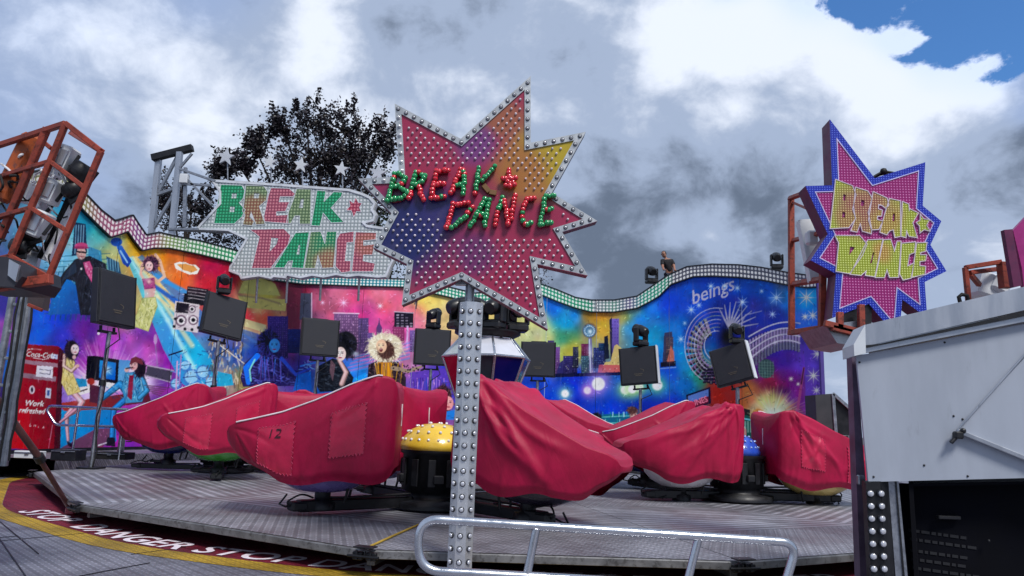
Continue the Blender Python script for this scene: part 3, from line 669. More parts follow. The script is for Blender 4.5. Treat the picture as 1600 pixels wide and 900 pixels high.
    # ---- crescent of dark keys and feathers (fantasy instrument)
    for k in range(11):
        t = k/15; 
        for j in range(15):
            a = 1.95+j*.2; r0 = 44-t*30; x = 1118+r0*.98*math.cos(a); y = 540-r0*1.2*math.sin(a)*.95+8
            if x > 1168: continue
            q = rg.random(); p.poly([(x-2.9, y-3.2), (x+2.7, y-2.6), (x+2.9, y+3), (x-2.7, y+2.8)], (20, 16, 32), .95); p.poly([(x-2.1, y-2.3), (x+1.9, y-1.9), (x+2.0, y+1.2), (x-1.9, y+1.1)], ((176, 168, 192), (130, 146, 124), (170, 120, 176), (96, 84, 120))[int(q*4)], .85); p.line([(x-2.4, y-2.8), (x+2.2, y-2.4)], .9, (210, 206, 222), .8)
    for k in range(7):
        r = 20+k*5.2; pts = [(1120+r*math.cos(a)*.98, 540+r*1.15*math.sin(a)) for a in np.linspace(2.0, 4.9, 22)]; p.line(pts, 1.5, ((200, 194, 214), (140, 150, 136), (160, 132, 186))[k % 3], .85, 1.)
    p.glow(1136, 526, 12, (8, 8, 16), 1., 20)
    for k in range(9):
        a = -2.2+k*.24; p.line([(1142, 516), (1142+16*math.cos(a), 516+20*math.sin(a)), (1144+34*math.cos(a)+k, 514+44*math.sin(a)+abs(k-4))], 4.6, (176, 172, 190), .85, 1.)
    p.line([(1155, 512), (1165, 492), (1190, 486)], 2.4, (150, 150, 185), .8, 1.2); p.line([(1158, 470), (1160, 512)], 1.6, (170, 165, 190), .8)
    for r_ in range(6):
        for j in range(17):
            t = j/16; x = 1172+t*76; y = 534+r_*8.5-26*math.sin(t*2.4)*(.55+.07*r_)-t*8+(r_-2)*t*-2
            p.poly([(x-1.9, y-3.6), (x+1.7, y-4), (x+1.9, y+3), (x-1.7, y+3.4)], (158, 138, 178) if r_ < 4 else (112, 112, 134), .95); p.line([(x-2.2, y-3.8), (x-1.9, y+3.4)], .9, (24, 18, 44), .9)
    for r_ in range(4): p.line([(1170+t*80, 526+r_*12-26*math.sin(t*2.4)*(.6+.1*r_)-t*10) for t in np.linspace(0, 1, 20)], 2.0, (206, 202, 216), .9)
    p.disc(1197, 576, 13, (60, 84, 84), 1, 15); 
    for k in range(6): p.line([(1186+k*4.4, 564), (1187+k*4.2, 590)], .9, (120, 150, 140), .7); p.line([(1185, 566+k*4.4), (1209, 567+k*4.4)], .9, (110, 140, 130), .7)
    for k in range(5):
        for j in range(9): p.poly([(1098+j*7, 576+k*5), (1103+j*7, 576+k*5), (1103+j*7, 579+k*5), (1098+j*7, 579+k*5)], (26, 22, 44), .9); p.line([(1098+j*7, 575+k*5), (1104+j*7, 575+k*5)], .9, (120, 100, 150), .7)
    p.text('beings', 1081, 476, 30, (188, 184, 206), -.34, .35, .95, .004, .95); 
    for x, y, r in ((1111, 447, 5), (1132, 447, 5), (1152, 450, 5), (1080, 484, 6), (1160, 472, 7), (1092, 477, 4), (1207, 491, 5), (1213, 465, 9), (1064, 530, 5), (1190, 455, 3), (1240, 455, 4), (1070, 505, 3)): p.star(x, y, r*1.5, (190, 215, 250), .8)
    # ---- diner sign, diner and sun burst
    for k in range(120):
        a = rg.uniform(-3.3, .2); L = rg.uniform(26, 62); p.line([(1208+8*math.cos(a), 652+8*math.sin(a)), (1208+L*math.cos(a), 652+L*.85*math.sin(a))], 3.2, ((235, 225, 170), (215, 200, 90), (225, 170, 110), (200, 215, 160))[k % 4], rg.uniform(.2, .5), .4, 1.6)
    p.glow(1208, 650, 24, (215, 235, 225), .9, 20); p.poly([(1108, 606), (1150, 600), (1152, 634), (1110, 634)], (150, 40, 34), .8)
    p.poly([(1072, 617), (1110, 604), (1111, 630), (1074, 642)], (20, 22, 54)); p.poly([(1075, 619), (1107, 608), (1107, 628), (1076, 638)], (90, 120, 190)); p.poly([(1075, 630), (1107, 619), (1107, 629), (1076, 639)], (110, 20, 50)); p.text('TUNES', 1075.5, 637.5, 12.5, (236, 120, 150), -.33, 0, 1, .02, .86)
    p.poly([(1074, 645), (1130, 632), (1172, 640), (1172, 650), (1128, 642), (1074, 660)], (36, 40, 40)); p.poly([(1074, 656), (1128, 642), (1172, 650), (1174, 690), (1074, 690)], (24, 90, 80)); p.line([(1076, 662), (1128, 647), (1172, 656)], 2.2, (120, 200, 215)); 
    for k in range(10): p.poly([(1134+k*4.2, 658), (1136.5+k*4.2, 658), (1136.5+k*4.2, 676), (1134+k*4.2, 676)], (150, 185, 170), .7)
    p.hair(1184, 648, 9, 9, (190, 120, 60), (225, 170, 100), 30, 6, 17); p.face(1186, 650, 9, (225, 180, 150)); p.poly([(1150, 672), (1160, 660), (1166, 672), (1166, 690), (1150, 690)], (200, 150, 140))
    # ---- starry end column
    p.poly([(1256, 530), (1285, 528), (1285, 720), (1262, 720)], (84, 62, 180), .85, ((140, 90, 200), 1256, 530, 1285, 700))
    for x, y, r in ((1277, 553, 9), (1264, 537, 3), (1271, 538, 3), (1271, 587, 11), (1276, 610, 7), (1274, 645, 6), (1260, 465, 13), (1258, 495, 6), (1270, 493, 9), (1236, 592, 4), (1247, 600, 3), (1282, 515, 3), (1246, 640, 3)): p.star(x, y, r*1.2, (240, 235, 215), .95)
    p.line([(1256, 575), (1244, 655)], 3.6, (170, 80, 130), .9, 4.5); p.line([(1256, 575), (1252, 600)], 2, (60, 30, 60), .9)
    for k in range(420):
        x, y = rg.uniform(40, 1280), rg.uniform(345, 700); cc = P.c[min(CH_-1, int((y-CY0)*CS)), min(CW_-1, int((x-CX0)*CS))]; f = rg.choice([.72, 1.3]); p.glow(x, y, rg.uniform(2, 7), np.clip(cc*f, 0, 255), .35)
    for k in range(3600):      # loose brush work over everything
        x, y = rg.uniform(20, 1280), rg.uniform(345, 700); cc = P.c[min(CH_-1, int((y-CY0)*CS)), min(CW_-1, int((x-CX0)*CS))].copy(); f = rg.choice([.5, .7, 1.35, 1.7]); a = rg.uniform(0, 3.14)+(1.2 if k % 2 else 0); L = rg.uniform(1.5, 6)
        p.line([(x, y), (x+L*math.cos(a), y+L*math.sin(a))], rg.uniform(.7, 1.8), np.clip(cc*f+(f > 1)*12, 0, 255), .55, .3, .8)
    lum = P.c.mean(-1, keepdims=True); P.c = lum+(P.c-lum)*1.02; P.c = 128+(P.c-128)*1.2+4; P.c = 255*(np.clip(P.c, 0, 255)/255)**.92
    np.clip(P.c, 0, 255, out=P.c)
paint_mural()
lin = P.c/255.; lin = np.where(lin <= .04045, lin/12.92, ((lin+.055)/1.055)**2.4).astype(np.float32)
P.c = None

# ------------------------------------------------------------------ curved backdrop wall
WC = np.array((0.3, 15.6)); WR = 11.0
CREST = [(-120,330),(-60,320),(0,290),(40,270),(80,262),(105,278),(130,302),(155,328),(177,345),(191,341),(205,336),(214,350),(226,367),(247,363),(267,368),(310,376),(370,392),(420,420),(470,431),(550,434),(629,436),(690,446),(740,458),(780,456),(810,444),(843,443),(871,453),(900,465),(924,469),(960,469),(996,463),(1020,447),(1033,438),(1045,430),(1074,417),(1113,413),(1155,414),(1191,418),(1232,426),(1262,430),(1290,428)]
CBOT = [(-120,356),(-60,346),(0,316),(40,296),(80,288),(105,304),(127,329),(150,352),(170,371),(184,367),(197,362),(207,377),(219,392),(238,388),(262,388),(310,398),(360,410),(420,438),(470,444),(550,447),(630,449),(690,462),(740,474),(780,473),(810,462),(848,462),(872,472),(900,482),(924,488),(960,488),(996,482),(1016,472),(1031,463),(1049,445),(1084,433),(1113,432),(1155,434),(1191,438),(1232,446),(1262,450),(1290,448)]
def heights(th, prof):
    """height at which each wall column meets a profile read from the photo"""
    px = np.array([a for a, b in prof], float); py = np.array([b for a, b in prof], float)
    X = WC[0]+WR*np.sin(th); Y = WC[1]+WR*np.cos(th); lo = np.full(th.shape, 1.5); hi = np.full(th.shape, 12.)
    for _ in range(30):
        mid = (lo+hi)/2; u, v = nproj(np.stack([X, Y, mid], -1)); above = v < np.interp(u, px, py)
        hi = np.where(above, mid, hi); lo = np.where(above, lo, mid)
    return (lo+hi)/2
def grid_mesh(name, PP, uv=None, col=None, smooth=True):
    """PP: rows x cols x 3"""
    r, c = PP.shape[:2]; me = bpy.data.meshes.new(name)
    me.vertices.add(r*c); me.vertices.foreach_set('co', PP.reshape(-1).astype(np.float32))
    i = (np.arange(r-1)[:, None]*c+np.arange(c-1)[None]).reshape(-1)
    q = np.stack([i, i+1, i+c+1, i+c], 1); nf = len(q)
    me.loops.add(nf*4); me.polygons.add(nf); me.loops.foreach_set('vertex_index', q.reshape(-1).astype(np.int32))
    me.polygons.foreach_set('loop_start', (np.arange(nf)*4).astype(np.int32))
    me.polygons.foreach_set('loop_total', np.full(nf, 4, np.int32)) if False else None
    me.polygons.foreach_set('use_smooth', np.full(nf, smooth, bool))
    me.update(calc_edges=True)
    if uv is not None:
        l = me.uv_layers.new(name='UVMap'); l.data.foreach_set('uv', uv.reshape(-1, 2)[q.reshape(-1)].reshape(-1).astype(np.float32))
    if col is not None:
        a = me.color_attributes.new('paint', 'FLOAT_COLOR', 'POINT'); c4 = np.ones((r*c, 4), np.float32); c4[:, :3] = col.reshape(-1, 3)
        a.data.foreach_set('color', c4.reshape(-1))
    return me
def sample(u, v):
    x = np.clip((u-CX0)*CS-.5, 0, CW_-1.01); y = np.clip((v-CY0)*CS-.5, 0, CH_-1.01); i = x.astype(int); j = y.astype(int); fx = (x-i)[..., None]; fy = (y-j)[..., None]
    return (lin[j, i]*(1-fx)+lin[j, i+1]*fx)*(1-fy)+(lin[j+1, i]*(1-fx)+lin[j+1, i+1]*fx)*fy
def mural_mat():
    mt, g, b = newmat('airbrushed_gloss_panel')
    c = g.attr('paint'); n = g.noise(g.tc(), 3, 6, .6)
    streak = g.noise(g.vm('MULTIPLY', g.tc(), (3, 3, .35)), 5, 5, .6)
    cc = g.mix(g.mr(n, .35, .75, 0, .16), c, (.05, .05, .07)); cc = g.mix(g.mr(streak, .55, .8, 0, .12), cc, (.4, .4, .42))
    g.put(b.inputs['Base Color'], cc); g.put(b.inputs['Roughness'], g.mr(n, .3, .7, .22, .42)); b.inputs['Specular IOR Level'].default_value = .18
    g.put(b.inputs['Normal'], g.bump(g.noise(g.tc(), 1.6, 3), .12, .02))
    return mt
def led_mat(name, attr='paint', base=None, cell=.11, dot=.36, lit=(1, 1, 1), amt=.75, edge=(.03, .03, .035), hexed=False):
    """grid of small lamp caps on a coloured board, by UV in metres"""
    mt, g, b = newmat(name); n = mt.node_tree.nodes.new('ShaderNodeUVMap').outputs[0]
    s = g.vm('SCALE', n, 1/cell); x, y, _ = g.sep(s)
    if hexed: x = g.m('ADD', x, g.m('MULTIPLY', g.m('MODULO', g.m('FLOOR', y), 2.), .5))
    fx = g.m('SUBTRACT', g.m('FRACT', x), .5); fy = g.m('SUBTRACT', g.m('FRACT', y), .5)
    r = g.m('SQRT', g.m('ADD', g.m('MULTIPLY', fx, fx), g.m('MULTIPLY', fy, fy)))
    d = g.mr(r, dot-.12, dot+.05, 1, 0)
    gap = g.mr(g.m('MAXIMUM', g.m('ABSOLUTE', fx), g.m('ABSOLUTE', fy)), .40, .5, 0, 1)
    col = g.attr(attr) if base is None else base
    v = g.noise(g.tc(), 2.5, 4)
    col = g.mix(g.mr(v, .3, .7, 0, .25), col, g.vm('SCALE', col if base is None else base, .6))
    c1 = g.mix(gap, col, g.vm('MULTIPLY', col if base is None else base, edge) if edge[0] > .2 else edge); c2 = g.mix(g.m('MULTIPLY', d, amt), c1, lit)
    g.put(b.inputs['Base Color'], c2); b.inputs['Roughness'].default_value = .3
    g.put(b.inputs['Normal'], g.bump(d, .5, .01))
    return mt
M['mural'] = mural_mat()
M['band'] = led_mat('lamp_cap_band', cell=.125, dot=.36, lit=(.92, .92, .88), amt=.92)
M['wallback'] = pbr('plywood_backing', (60, 50, 48), .7)
BANDC = [(-100,150,150,120),(130,190,190,120),(160,200,120,150),(200,205,110,150),(215,170,100,170),(240,190,110,140),(262,170,190,120),(300,120,190,130),(360,60,180,120),(430,40,160,150),(500,30,160,170),(600,30,170,190),(680,40,190,150),(720,30,180,140),(845,40,190,150),(900,50,190,140),(922,50,180,135),(930,150,160,170),(960,120,180,160),(985,130,120,170),(1005,60,190,160),(1040,60,190,150),(1047,90,160,140),(1052,110,110,125),(1090,105,108,128),(1230,96,98,118),(1290,130,110,150)]
def build_wall():
    wall = thing('backdrop_wall', 'tall curved backdrop wall airbrushed with a city party mural, running behind the whole ride', 'backdrop', (float(WC[0]), float(WC[1]+WR), 0.3))
    off = np.array(wall.location)
    cuts = [-150, 28, 156, 262, 371, 462, 556, 640, 735, 850, 930, 1046, 1160, 1284.5]   # panel joints as photo columns
    zz = 2.0
    def th_at(px):
        lo, hi = -1.95, 1.1
        for _ in range(40):
            mid = (lo+hi)/2; u = nproj(np.array([WC[0]+WR*math.sin(mid), WC[1]+WR*math.cos(mid), zz]))[0]
            if u < px: lo = mid
            else: hi = mid
        return (lo+hi)/2
    ths = [th_at(c) if c > -140 else -1.9 for c in cuts]
    xs = np.array([a[0] for a in BANDC], float)
    for k in range(len(ths)-1):
        a, b = ths[k]+.0006, ths[k+1]-.0006; n = max(20, int((b-a)*WR/.017)); th = np.linspace(a, b, n)
        zt = heights(th, CREST); zb = heights(th, CBOT); rows = 290; t = np.linspace(0, 1, rows)[:, None]
        Z = .5+(zb[None]-.5)*t; X = WC[0]+WR*np.sin(th)[None]+0*Z; Y = WC[1]+WR*np.cos(th)[None]+0*Z
        PP = np.stack([X, Y, Z], -1); u, v = nproj(PP); col = sample(u, v)
        o = obj('panel', grid_mesh('panel', PP-off, col=col), M['mural'], None); o.parent = wall; BASE[o.name] = Vector(wall.location)
        # backing board of the panel (plywood, 4 cm)
        R2 = WR+.04; thb = th[::6] if (n-1) % 6 == 0 else np.append(th[::6], th[-1]); ztb = np.interp(thb, th, zt)
        PB = np.stack([np.stack([WC[0]+R2*np.sin(thb), WC[1]+R2*np.cos(thb), 0*thb+.3], -1), np.stack([WC[0]+R2*np.sin(thb), WC[1]+R2*np.cos(thb), ztb-.01], -1)], 0)
        o2 = obj('backing', grid_mesh('backing', PB-off), M['wallback']); o2.parent = o
        # lamp band, 6 cm proud with lip
        Rb = WR-.06; s_ = th*WR; L = 6; tt = np.linspace(0, 1, L)[:, None]
        Zb = zb[None]+(zt-zb)[None]*tt; PPb = np.stack([WC[0]+Rb*np.sin(th)[None]+0*Zb, WC[1]+Rb*np.cos(th)[None]+0*Zb, Zb], -1)
        uu, vv = nproj(PPb); cc = np.stack([np.interp(uu, xs, np.array([q[j] for q in BANDC], float)) for j in (1, 2, 3)], -1)/255; cc = cc**2.2
        hgt = float(np.mean(zt-zb)); nrow = max(3, round(hgt/.125)); U = np.stack([s_[None]+0*Zb, tt*nrow*.125+0*Zb], -1)
        o3 = obj('lamp_band', grid_mesh('lamp_band', PPb-off, uv=U, col=cc), M['band']); o3.parent = wall; BASE[o3.name] = Vector(wall.location)
        mb = MB()
        for zz_ in (zt, zb):
            for i in range(0, n-1, 3):
                j = min(i+3, n-1); q0 = Vector((WC[0]+(WR-.03)*math.sin(th[i]), WC[1]+(WR-.03)*math.cos(th[i]), zz_[i])); q1 = Vector((WC[0]+(WR-.03)*math.sin(th[j]), WC[1]+(WR-.03)*math.cos(th[j]), zz_[j]))
                mb.beam(q0, q1, .1, .035, bev=0)
        o4 = obj('trim_strip', mb, M['black'], wall)
    # skirting under the panels and end post
    mb = MB()
    thk = np.linspace(ths[0], ths[-1], 90)
    for i in range(89): mb.beam((WC[0]+(WR+.02)*math.sin(thk[i]), WC[1]+(WR+.02)*math.cos(thk[i]), .25), (WC[0]+(WR+.02)*math.sin(thk[i+1]), WC[1]+(WR+.02)*math.cos(thk[i+1]), .25), .03, .5, bev=0)
    obj('skirting', mb, M['black'], wall)
    mb = MB(); e = Vector((WC[0]+(WR+.03)*math.sin(ths[-1]), WC[1]+(WR+.03)*math.cos(ths[-1]), 0)); ze = float(heights(np.array([ths[-1]]), CREST)[0])
    mb.box(e+Vector((.03, 0, ze/2)), (.05, .18, ze), Matrix.Rotation(-ths[-1], 3, 'Z')); obj('end_post', mb, pbr('violet_end_post', (70, 50, 130), .4), wall)
    # rear braces, seen only from the side
    mb = MB()
    for t in ths[::2]:
        a = Vector((WC[0]+(WR+.1)*math.sin(t), WC[1]+(WR+.1)*math.cos(t), 0)); b = Vector((WC[0]+(WR+2)*math.sin(t), WC[1]+(WR+2)*math.cos(t), -.8)); mb.beam(a, a+Vector((0, 0, 4.2)), .08); mb.beam(a+Vector((0, 0, 3.6)), b, .07)
    obj('rear_brace', mb, M['steel'], wall)
build_wall()

# ------------------------------------------------------------------ ground, walkway, turntable
def tread_mat(name, col, rough=.38, metal=.75, cell=.055, rib=False, var=.22, h=.006):
    """raised-pattern metal decking driven by UV metres"""
    mt, g, b = newmat(name); uvn = mt.node_tree.nodes.new('ShaderNodeUVMap').outputs[0]
    x, y, _ = g.sep(uvn); o = g.tc()
    n1 = g.noise(o, 1.1, 6, .65); n2 = g.noise(o, 9, 5, .7)
    if rib:
        f = g.m('ABSOLUTE', g.m('SUBTRACT', g.m('FRACT', g.m('DIVIDE', y, cell)), .5)); hgt = g.mr(f, .16, .26, 1, 0)
    else:
        a = g.m('DIVIDE', g.m('ADD', x, y), cell); c = g.m('DIVIDE', g.m('SUBTRACT', x, y), cell)
        f1 = g.m('ABSOLUTE', g.m('SUBTRACT', g.m('FRACT', a), .5)); f2 = g.m('ABSOLUTE', g.m('SUBTRACT', g.m('FRACT', g.m('MULTIPLY', c, .5)), .5))
        h1 = g.m('MULTIPLY', g.mr(f1, .10, .22, 1, 0), g.mr(f2, .2, .36, 1, 0))
        f3 = g.m('ABSOLUTE', g.m('SUBTRACT', g.m('FRACT', g.m('ADD', c, .5)), .5)); f4 = g.m('ABSOLUTE', g.m('SUBTRACT', g.m('FRACT', g.m('ADD', g.m('MULTIPLY', a, .5), .5)), .5))
        h2 = g.m('MULTIPLY', g.mr(f3, .10, .22, 1, 0), g.mr(f4, .2, .36, 1, 0)); hgt = g.m('MAXIMUM', h1, h2)
    c0 = s2l(col); lo = tuple(v*(1-var*1.6) for v in c0); hi = tuple(min(1, v*(1+var)) for v in c0)
    cc = g.mix(g.mr(n1, .3, .7), lo, hi); cc = g.mix(g.mr(n2, .5, .75, 0, .5), cc, tuple(v*.45 for v in c0)); n3 = g.noise(o, .45, 7, .7, 1.2); cc = g.mix(g.mr(n3, .52, .62, 0, .45), cc, tuple(v*.4 for v in c0)); cc = g.mix(g.mr(g.noise(g.vm('MULTIPLY', o, (1, 1, 1)), 2.3, 6, .75, 2.), .6, .68, 0, .35), cc, tuple(min(1, v*1.7) for v in c0))
    cc = g.mix(g.m('MULTIPLY', g.m('SUBTRACT', 1., hgt), .6), cc, tuple(v*.22 for v in c0))
    g.put(b.inputs['Base Color'], cc); b.inputs['Metallic'].default_value = metal
    g.put(b.inputs['Roughness'], g.mr(n1, .25, .75, rough-.08, rough+.2)); g.put(b.inputs['Normal'], g.bump(hgt, .9, h))
    return mt
M['tread'] = tread_mat('five_bar_tread_plate', (158, 158, 168), .5, .3, .085)
M['tread2'] = tread_mat('walkway_tread_plate', (146, 146, 160), .5, .3, .08)
M['ribdeck'] = tread_mat('ribbed_alloy_decking', (170, 171, 180), .42, .4, .17, True)
M['redpaint'] = tread_mat('worn_dark_red_floor_paint', (128, 16, 48), .55, 0, .07, var=.3)
M['yellowpaint'] = tread_mat('worn_yellow_floor_paint', (196, 158, 40), .55, 0, .07, var=.25)
M['whitepaint'] = pbr('worn_white_floor_paint', (228, 216, 226), .6, 0, .08, 14, .2, 40, dirt=((140, 60, 90), .6, .6))
DC = Vector((0.2, 16.0, 0))
def sheet(name, pts, mat, z, kind='structure', hole=None, uvc=DC):
    mb = MB(); lp = [[Vector((p[0], p[1], 0)) for p in pts]]
    if hole: lp.append([Vector((p[0], p[1], 0)) for p in hole])
    fl = [p for l in lp for p in l]; tr = tessellate_polygon(lp)
    mb.add([Vector((p.x, p.y, z)) for p in fl], [t if (fl[t[1]]-fl[t[0]]).cross(fl[t[2]]-fl[t[0]]).z > 0 else t[::-1] for t in tr])
    me = mb.mesh(name); l = me.uv_layers.new(name='UVMap')
    for lo in me.loops: v = me.vertices[lo.vertex_index].co; l.data[lo.index].uv = (v.x, v.y)
    o = obj(name, me, mat)
    if kind: o['kind'] = kind
    return o
def ring(r, n=96, c=DC, a0=0.): return [(c.x+r*math.sin(a0+2*math.pi*i/n), c.y-r*math.cos(a0+2*math.pi*i/n)) for i in range(n)]
RC = Vector((-.21, 16.42, 0))
M['ground'] = pbr('worn_showground_asphalt', (72, 74, 76), .9, 0, .3, .6, .4, 8, dirt=((96, 92, 84), .5, .6))
mb = MB(); mb.add([(-900, -400, -.9), (900, -400, -.9), (900, 1500, -.9), (-900, 1500, -.9)], [(0, 1, 2, 3)]); struct('ground', mb, M['ground'])
sheet('walkway', [(-16, -2), (9.5, -2), (9.5, 12), (13.5, 16), (12, 28), (-12, 28), (-16, 20)], M['tread2'], 0.)
mb = MB()
edge = [(-16, -2), (9.5, -2), (9.5, 12), (13.5, 16), (12, 28), (-12, 28), (-16, 20)]
for i in range(7): a, b = edge[i], edge[(i+1) % 7]; mb.beam((a[0], a[1], -.09), (b[0], b[1], -.09), .06, .16)
for i in range(-3, 3):
    for j in range(0, 6): mb.tube([(i*3.5+1, j*4.5+1, -.9), (i*3.5+1, j*4.5+1, -.02)], .04, 8)
struct('walkway_edge_frame', mb, M['steel'])
RPOLY = [(-9.9, 19.0), (-9.75, 15.1), (-7.12, 10.9), (-4.05, 8.42), (-1.6, 7.44), (2.2, 7.3), (5.3, 8.5), (8.0, 11.2), (9.6, 15.1), (9.6, 19.0), (6, 24), (0, 25.2), (-6, 24)]
RIN = [(p.x, p.y) for p in fillet([Vector((x, y, 0)) for x, y in RPOLY], .9, 6, True)]
RYO = inset(RIN, -.32); RYI = inset(RIN, -.004)
sheet('red_warning_strip', RIN, M['redpaint'], .004, hole=ring(7.4))
sheet('yellow_warning_line', RYO, M['yellowpaint'], .004, hole=RYI)
RZ = .42; aa = [R_(274-i*4) for i in range(49)]      # raised walkway behind the turntable
def rp(r, a): return Vector((DC.x+r*math.sin(a), DC.y-r*math.cos(a), RZ))
mb = MB(); n_ = len(aa); mb.add([rp(9.3, a) for a in aa]+[rp(11.25, a) for a in aa]+[rp(9.3, a)-Vector((0, 0, .4)) for a in aa], [(i, i+1, n_+i+1, n_+i) for i in range(n_-1)]+[(i+1, i, 2*n_+i, 2*n_+i+1) for i in range(n_-1)]); me = mb.mesh('rear_walkway'); l = me.uv_layers.new(name='UVMap')
for lo in me.loops: v = me.vertices[lo.vertex_index].co; l.data[lo.index].uv = (v.x, v.y+v.z)
obj('rear_walkway', me, M['tread2'])['kind'] = 'structure'
# seams between walkway plates
mb = MB()
for a, b in (((0, 845), (330, 815)), ((-30, 800), (40, 900)), ((0, 815), (60, 865)), ((205, 866), (290, 855))):
    p, q = onz(*a, .006), onz(*b, .006); mb.beam(p, q, .012, .004, bev=0)
for k in range(-6, 4):
    a = R_(k*15+7); mb.beam((DC.x+9.21*math.sin(a), DC.y-9.21*math.cos(a), .006), (DC.x+13*math.sin(a), DC.y-13*math.cos(a), .006), .014, .004, bev=0)
struct('walkway_seams', mb, M['black'])
# painted words bent round the ring
_ac = [0.]
for a, b in zip(RIN, RIN[1:]): _ac.append(_ac[-1]+math.hypot(b[0]-a[0], b[1]-a[1]))
def on_edge(s_, inn, z):
    i = 0
    while i < len(_ac)-2 and _ac[i+1] < s_: i += 1
    a, b = Vector(RIN[i]), Vector(RIN[i+1]); d = (b-a).normalized(); p = a+d*(s_-_ac[i]); n = Vector((-d.y, d.x)); q = p+n*inn; return Vector((q.x, q.y, z))
def arc_of(px, py):
    q = onz(px, py, 0); return min((math.hypot(q.x-on_edge(k*.02, 0, 0).x, q.y-on_edge(k*.02, 0, 0).y), k*.02) for k in range(1200))[1]
def bent_text(body, s0, s1, size, z):
    cu = bpy.data.curves.new('floor_lettering', 'FONT'); cu.body = body; cu.size = size; cu.offset = .010; cu.space_character = 1.06; cu.resolution_u = 4
    o = bpy.data.objects.new('floor_lettering', cu); COL.objects.link(o); me0 = o.to_mesh(); me = me0.copy(); o.to_mesh_clear(); bpy.data.objects.remove(o)
    mx = max(v.co.x for v in me.vertices); wf = (s1-s0)/mx
    for v in me.vertices: v.co = on_edge(s0+v.co.x*wf, .05+v.co.y, z)
    me.name = 'floor_lettering'; return me
aS = arc_of(274, 866); bS = arc_of(444, 886); wl_ = bS-aS; wd6 = wl_*6/4*1.02; gp_ = .16
spans = [('DANGER', aS-gp_-wd6*1.15, aS-gp_), ('STOP', aS, bS), ('DANGER', bS+gp_, bS+gp_+wd6), ('STOP', bS+2*gp_+wd6, bS+2*gp_+wd6+wl_), ('DANGER', bS+3*gp_+wd6+wl_, bS+3*gp_+2*wd6+wl_), ('STOP', aS-3.6*gp_-wd6*1.15-wl_*1.05, aS-3.6*gp_-wd6*1.15)]
labs = ['white painted word DANGER on the red strip at far left, before STOP', 'white painted word STOP on the red strip, left of the chrome railing', 'white painted word DANGER on the red strip just right of STOP', 'white painted word STOP on the red strip under the front railing', 'white painted word DANGER on the red strip by the booth column', 'white painted word STOP at the extreme left corner of the red strip']
for (wd, s0, s1), lab in zip(spans, labs):
    o = obj('painted_word', bent_text(wd, s0, s1, .52, .012), M['whitepaint']); tag(o, lab, 'floor lettering', 'warning words painted round the ride')
# turntable: twelve-sided disc, its plates, ribs, edge and latches
DZ = .25
NS = 12; DANG = [-9.5, 13.4, 41, 70, 98, 128, 158, 190, 222, 252, 281.2, 318.3]; DRAD = [.983, .985, .98, .98, .98, .98, .98, .98, .98, .98, 1.01, .928]
def dpt(i, r, z=DZ): a = R_(DANG[i % NS]); r = r*DRAD[i % NS]; return Vector((DC.x+r*math.sin(a), DC.y-r*math.cos(a), z))
tt = thing('turntable', 'great twelve-sided metal turntable floor carrying the covered red cars', 'ride platform', (DC.x, DC.y, 0.05))
tbase = Vector(tt.location)
def plate(name, i, r0, r1, mat, z=DZ, g=.006, sub=1):
    p0, p1, p2, p3 = dpt(i, r0), dpt(i, r1), dpt(i+1, r1), dpt(i+1, r0); mid = (p1+p2)/2
    e = (p2-p1).normalized(); n = Vector((-e.y, e.x, 0))
    if r0 < .1: vs = [p1+e*g, p2-e*g, Vector((DC.x, DC.y, DZ))]
    else: vs = [p0+e*g+n*0, p1+e*g, p2-e*g, p3-e*g]
    vs = [Vector((v.x, v.y, z)) for v in vs]
    if r0 < .1: f = [(0, 1, 2)]
    else: f = [(0, 1, 2, 3)]
    mb = MB(); mb.add(vs, f); me = mb.mesh(name)
    if me.polygons[0].normal.z < 0: me.flip_normals()
    l = me.uv_layers.new(name='UVMap')
    for lo in me.loops: v = me.vertices[lo.vertex_index].co-mid; l.data[lo.index].uv = (v.dot(e), v.dot(n))
    me.transform(Matrix.Translation(-tbase)); me.materials.append(mat); o = bpy.data.objects.new(name, me); link(o, tt); BASE[o.name] = tbase
for i in range(NS):
    plate('outer_plate', i, 7.35, 9.03, M['tread'] if i != 10 else M['ribdeck']); plate('ribbed_plate', i, 4.6, 7.343, M['ribdeck']); plate('inner_plate', i, .01, 4.594, M['tread'])
mb = MB()
for i in range(NS):
    a, b = dpt(i, 9.04, DZ-.045), dpt(i+1, 9.04, DZ-.045); mb.beam(a, b, .05, .07)
    a, b = dpt(i, 9.0, DZ-.02), dpt(i+1, 9.0, DZ-.02); mb.beam(a, b, .11, .028)
    mb.beam(dpt(i, 1, DZ-.1), dpt(i, 8.9, DZ-.1), .08, .14)
obj('edge_rail', mb, pbr('dull_edge_alloy', (118, 118, 120), .5, .5, .25, 5, .1, 40, dirt=((56, 54, 52), .5, .7)), tt)
mb = MB(); mb.prism([[dpt(i, 8.98, DZ-.028) for i in range(NS)]], (0, 0, .02)); obj('under_plate', mb, M['black'], tt)
mb = MB()
for i in range(NS):
    for f in (.2, .5, .8):
        p = dpt(i, 7.6, 0)*(1-f)+dpt(i+1, 7.6, 0)*f; mb = MB(); mb.tube([p+Vector((0, 0, .0)), p+Vector((0, 0, DZ-.03))], .11, 12); obj('support_roller', mb, M['black'], tt)
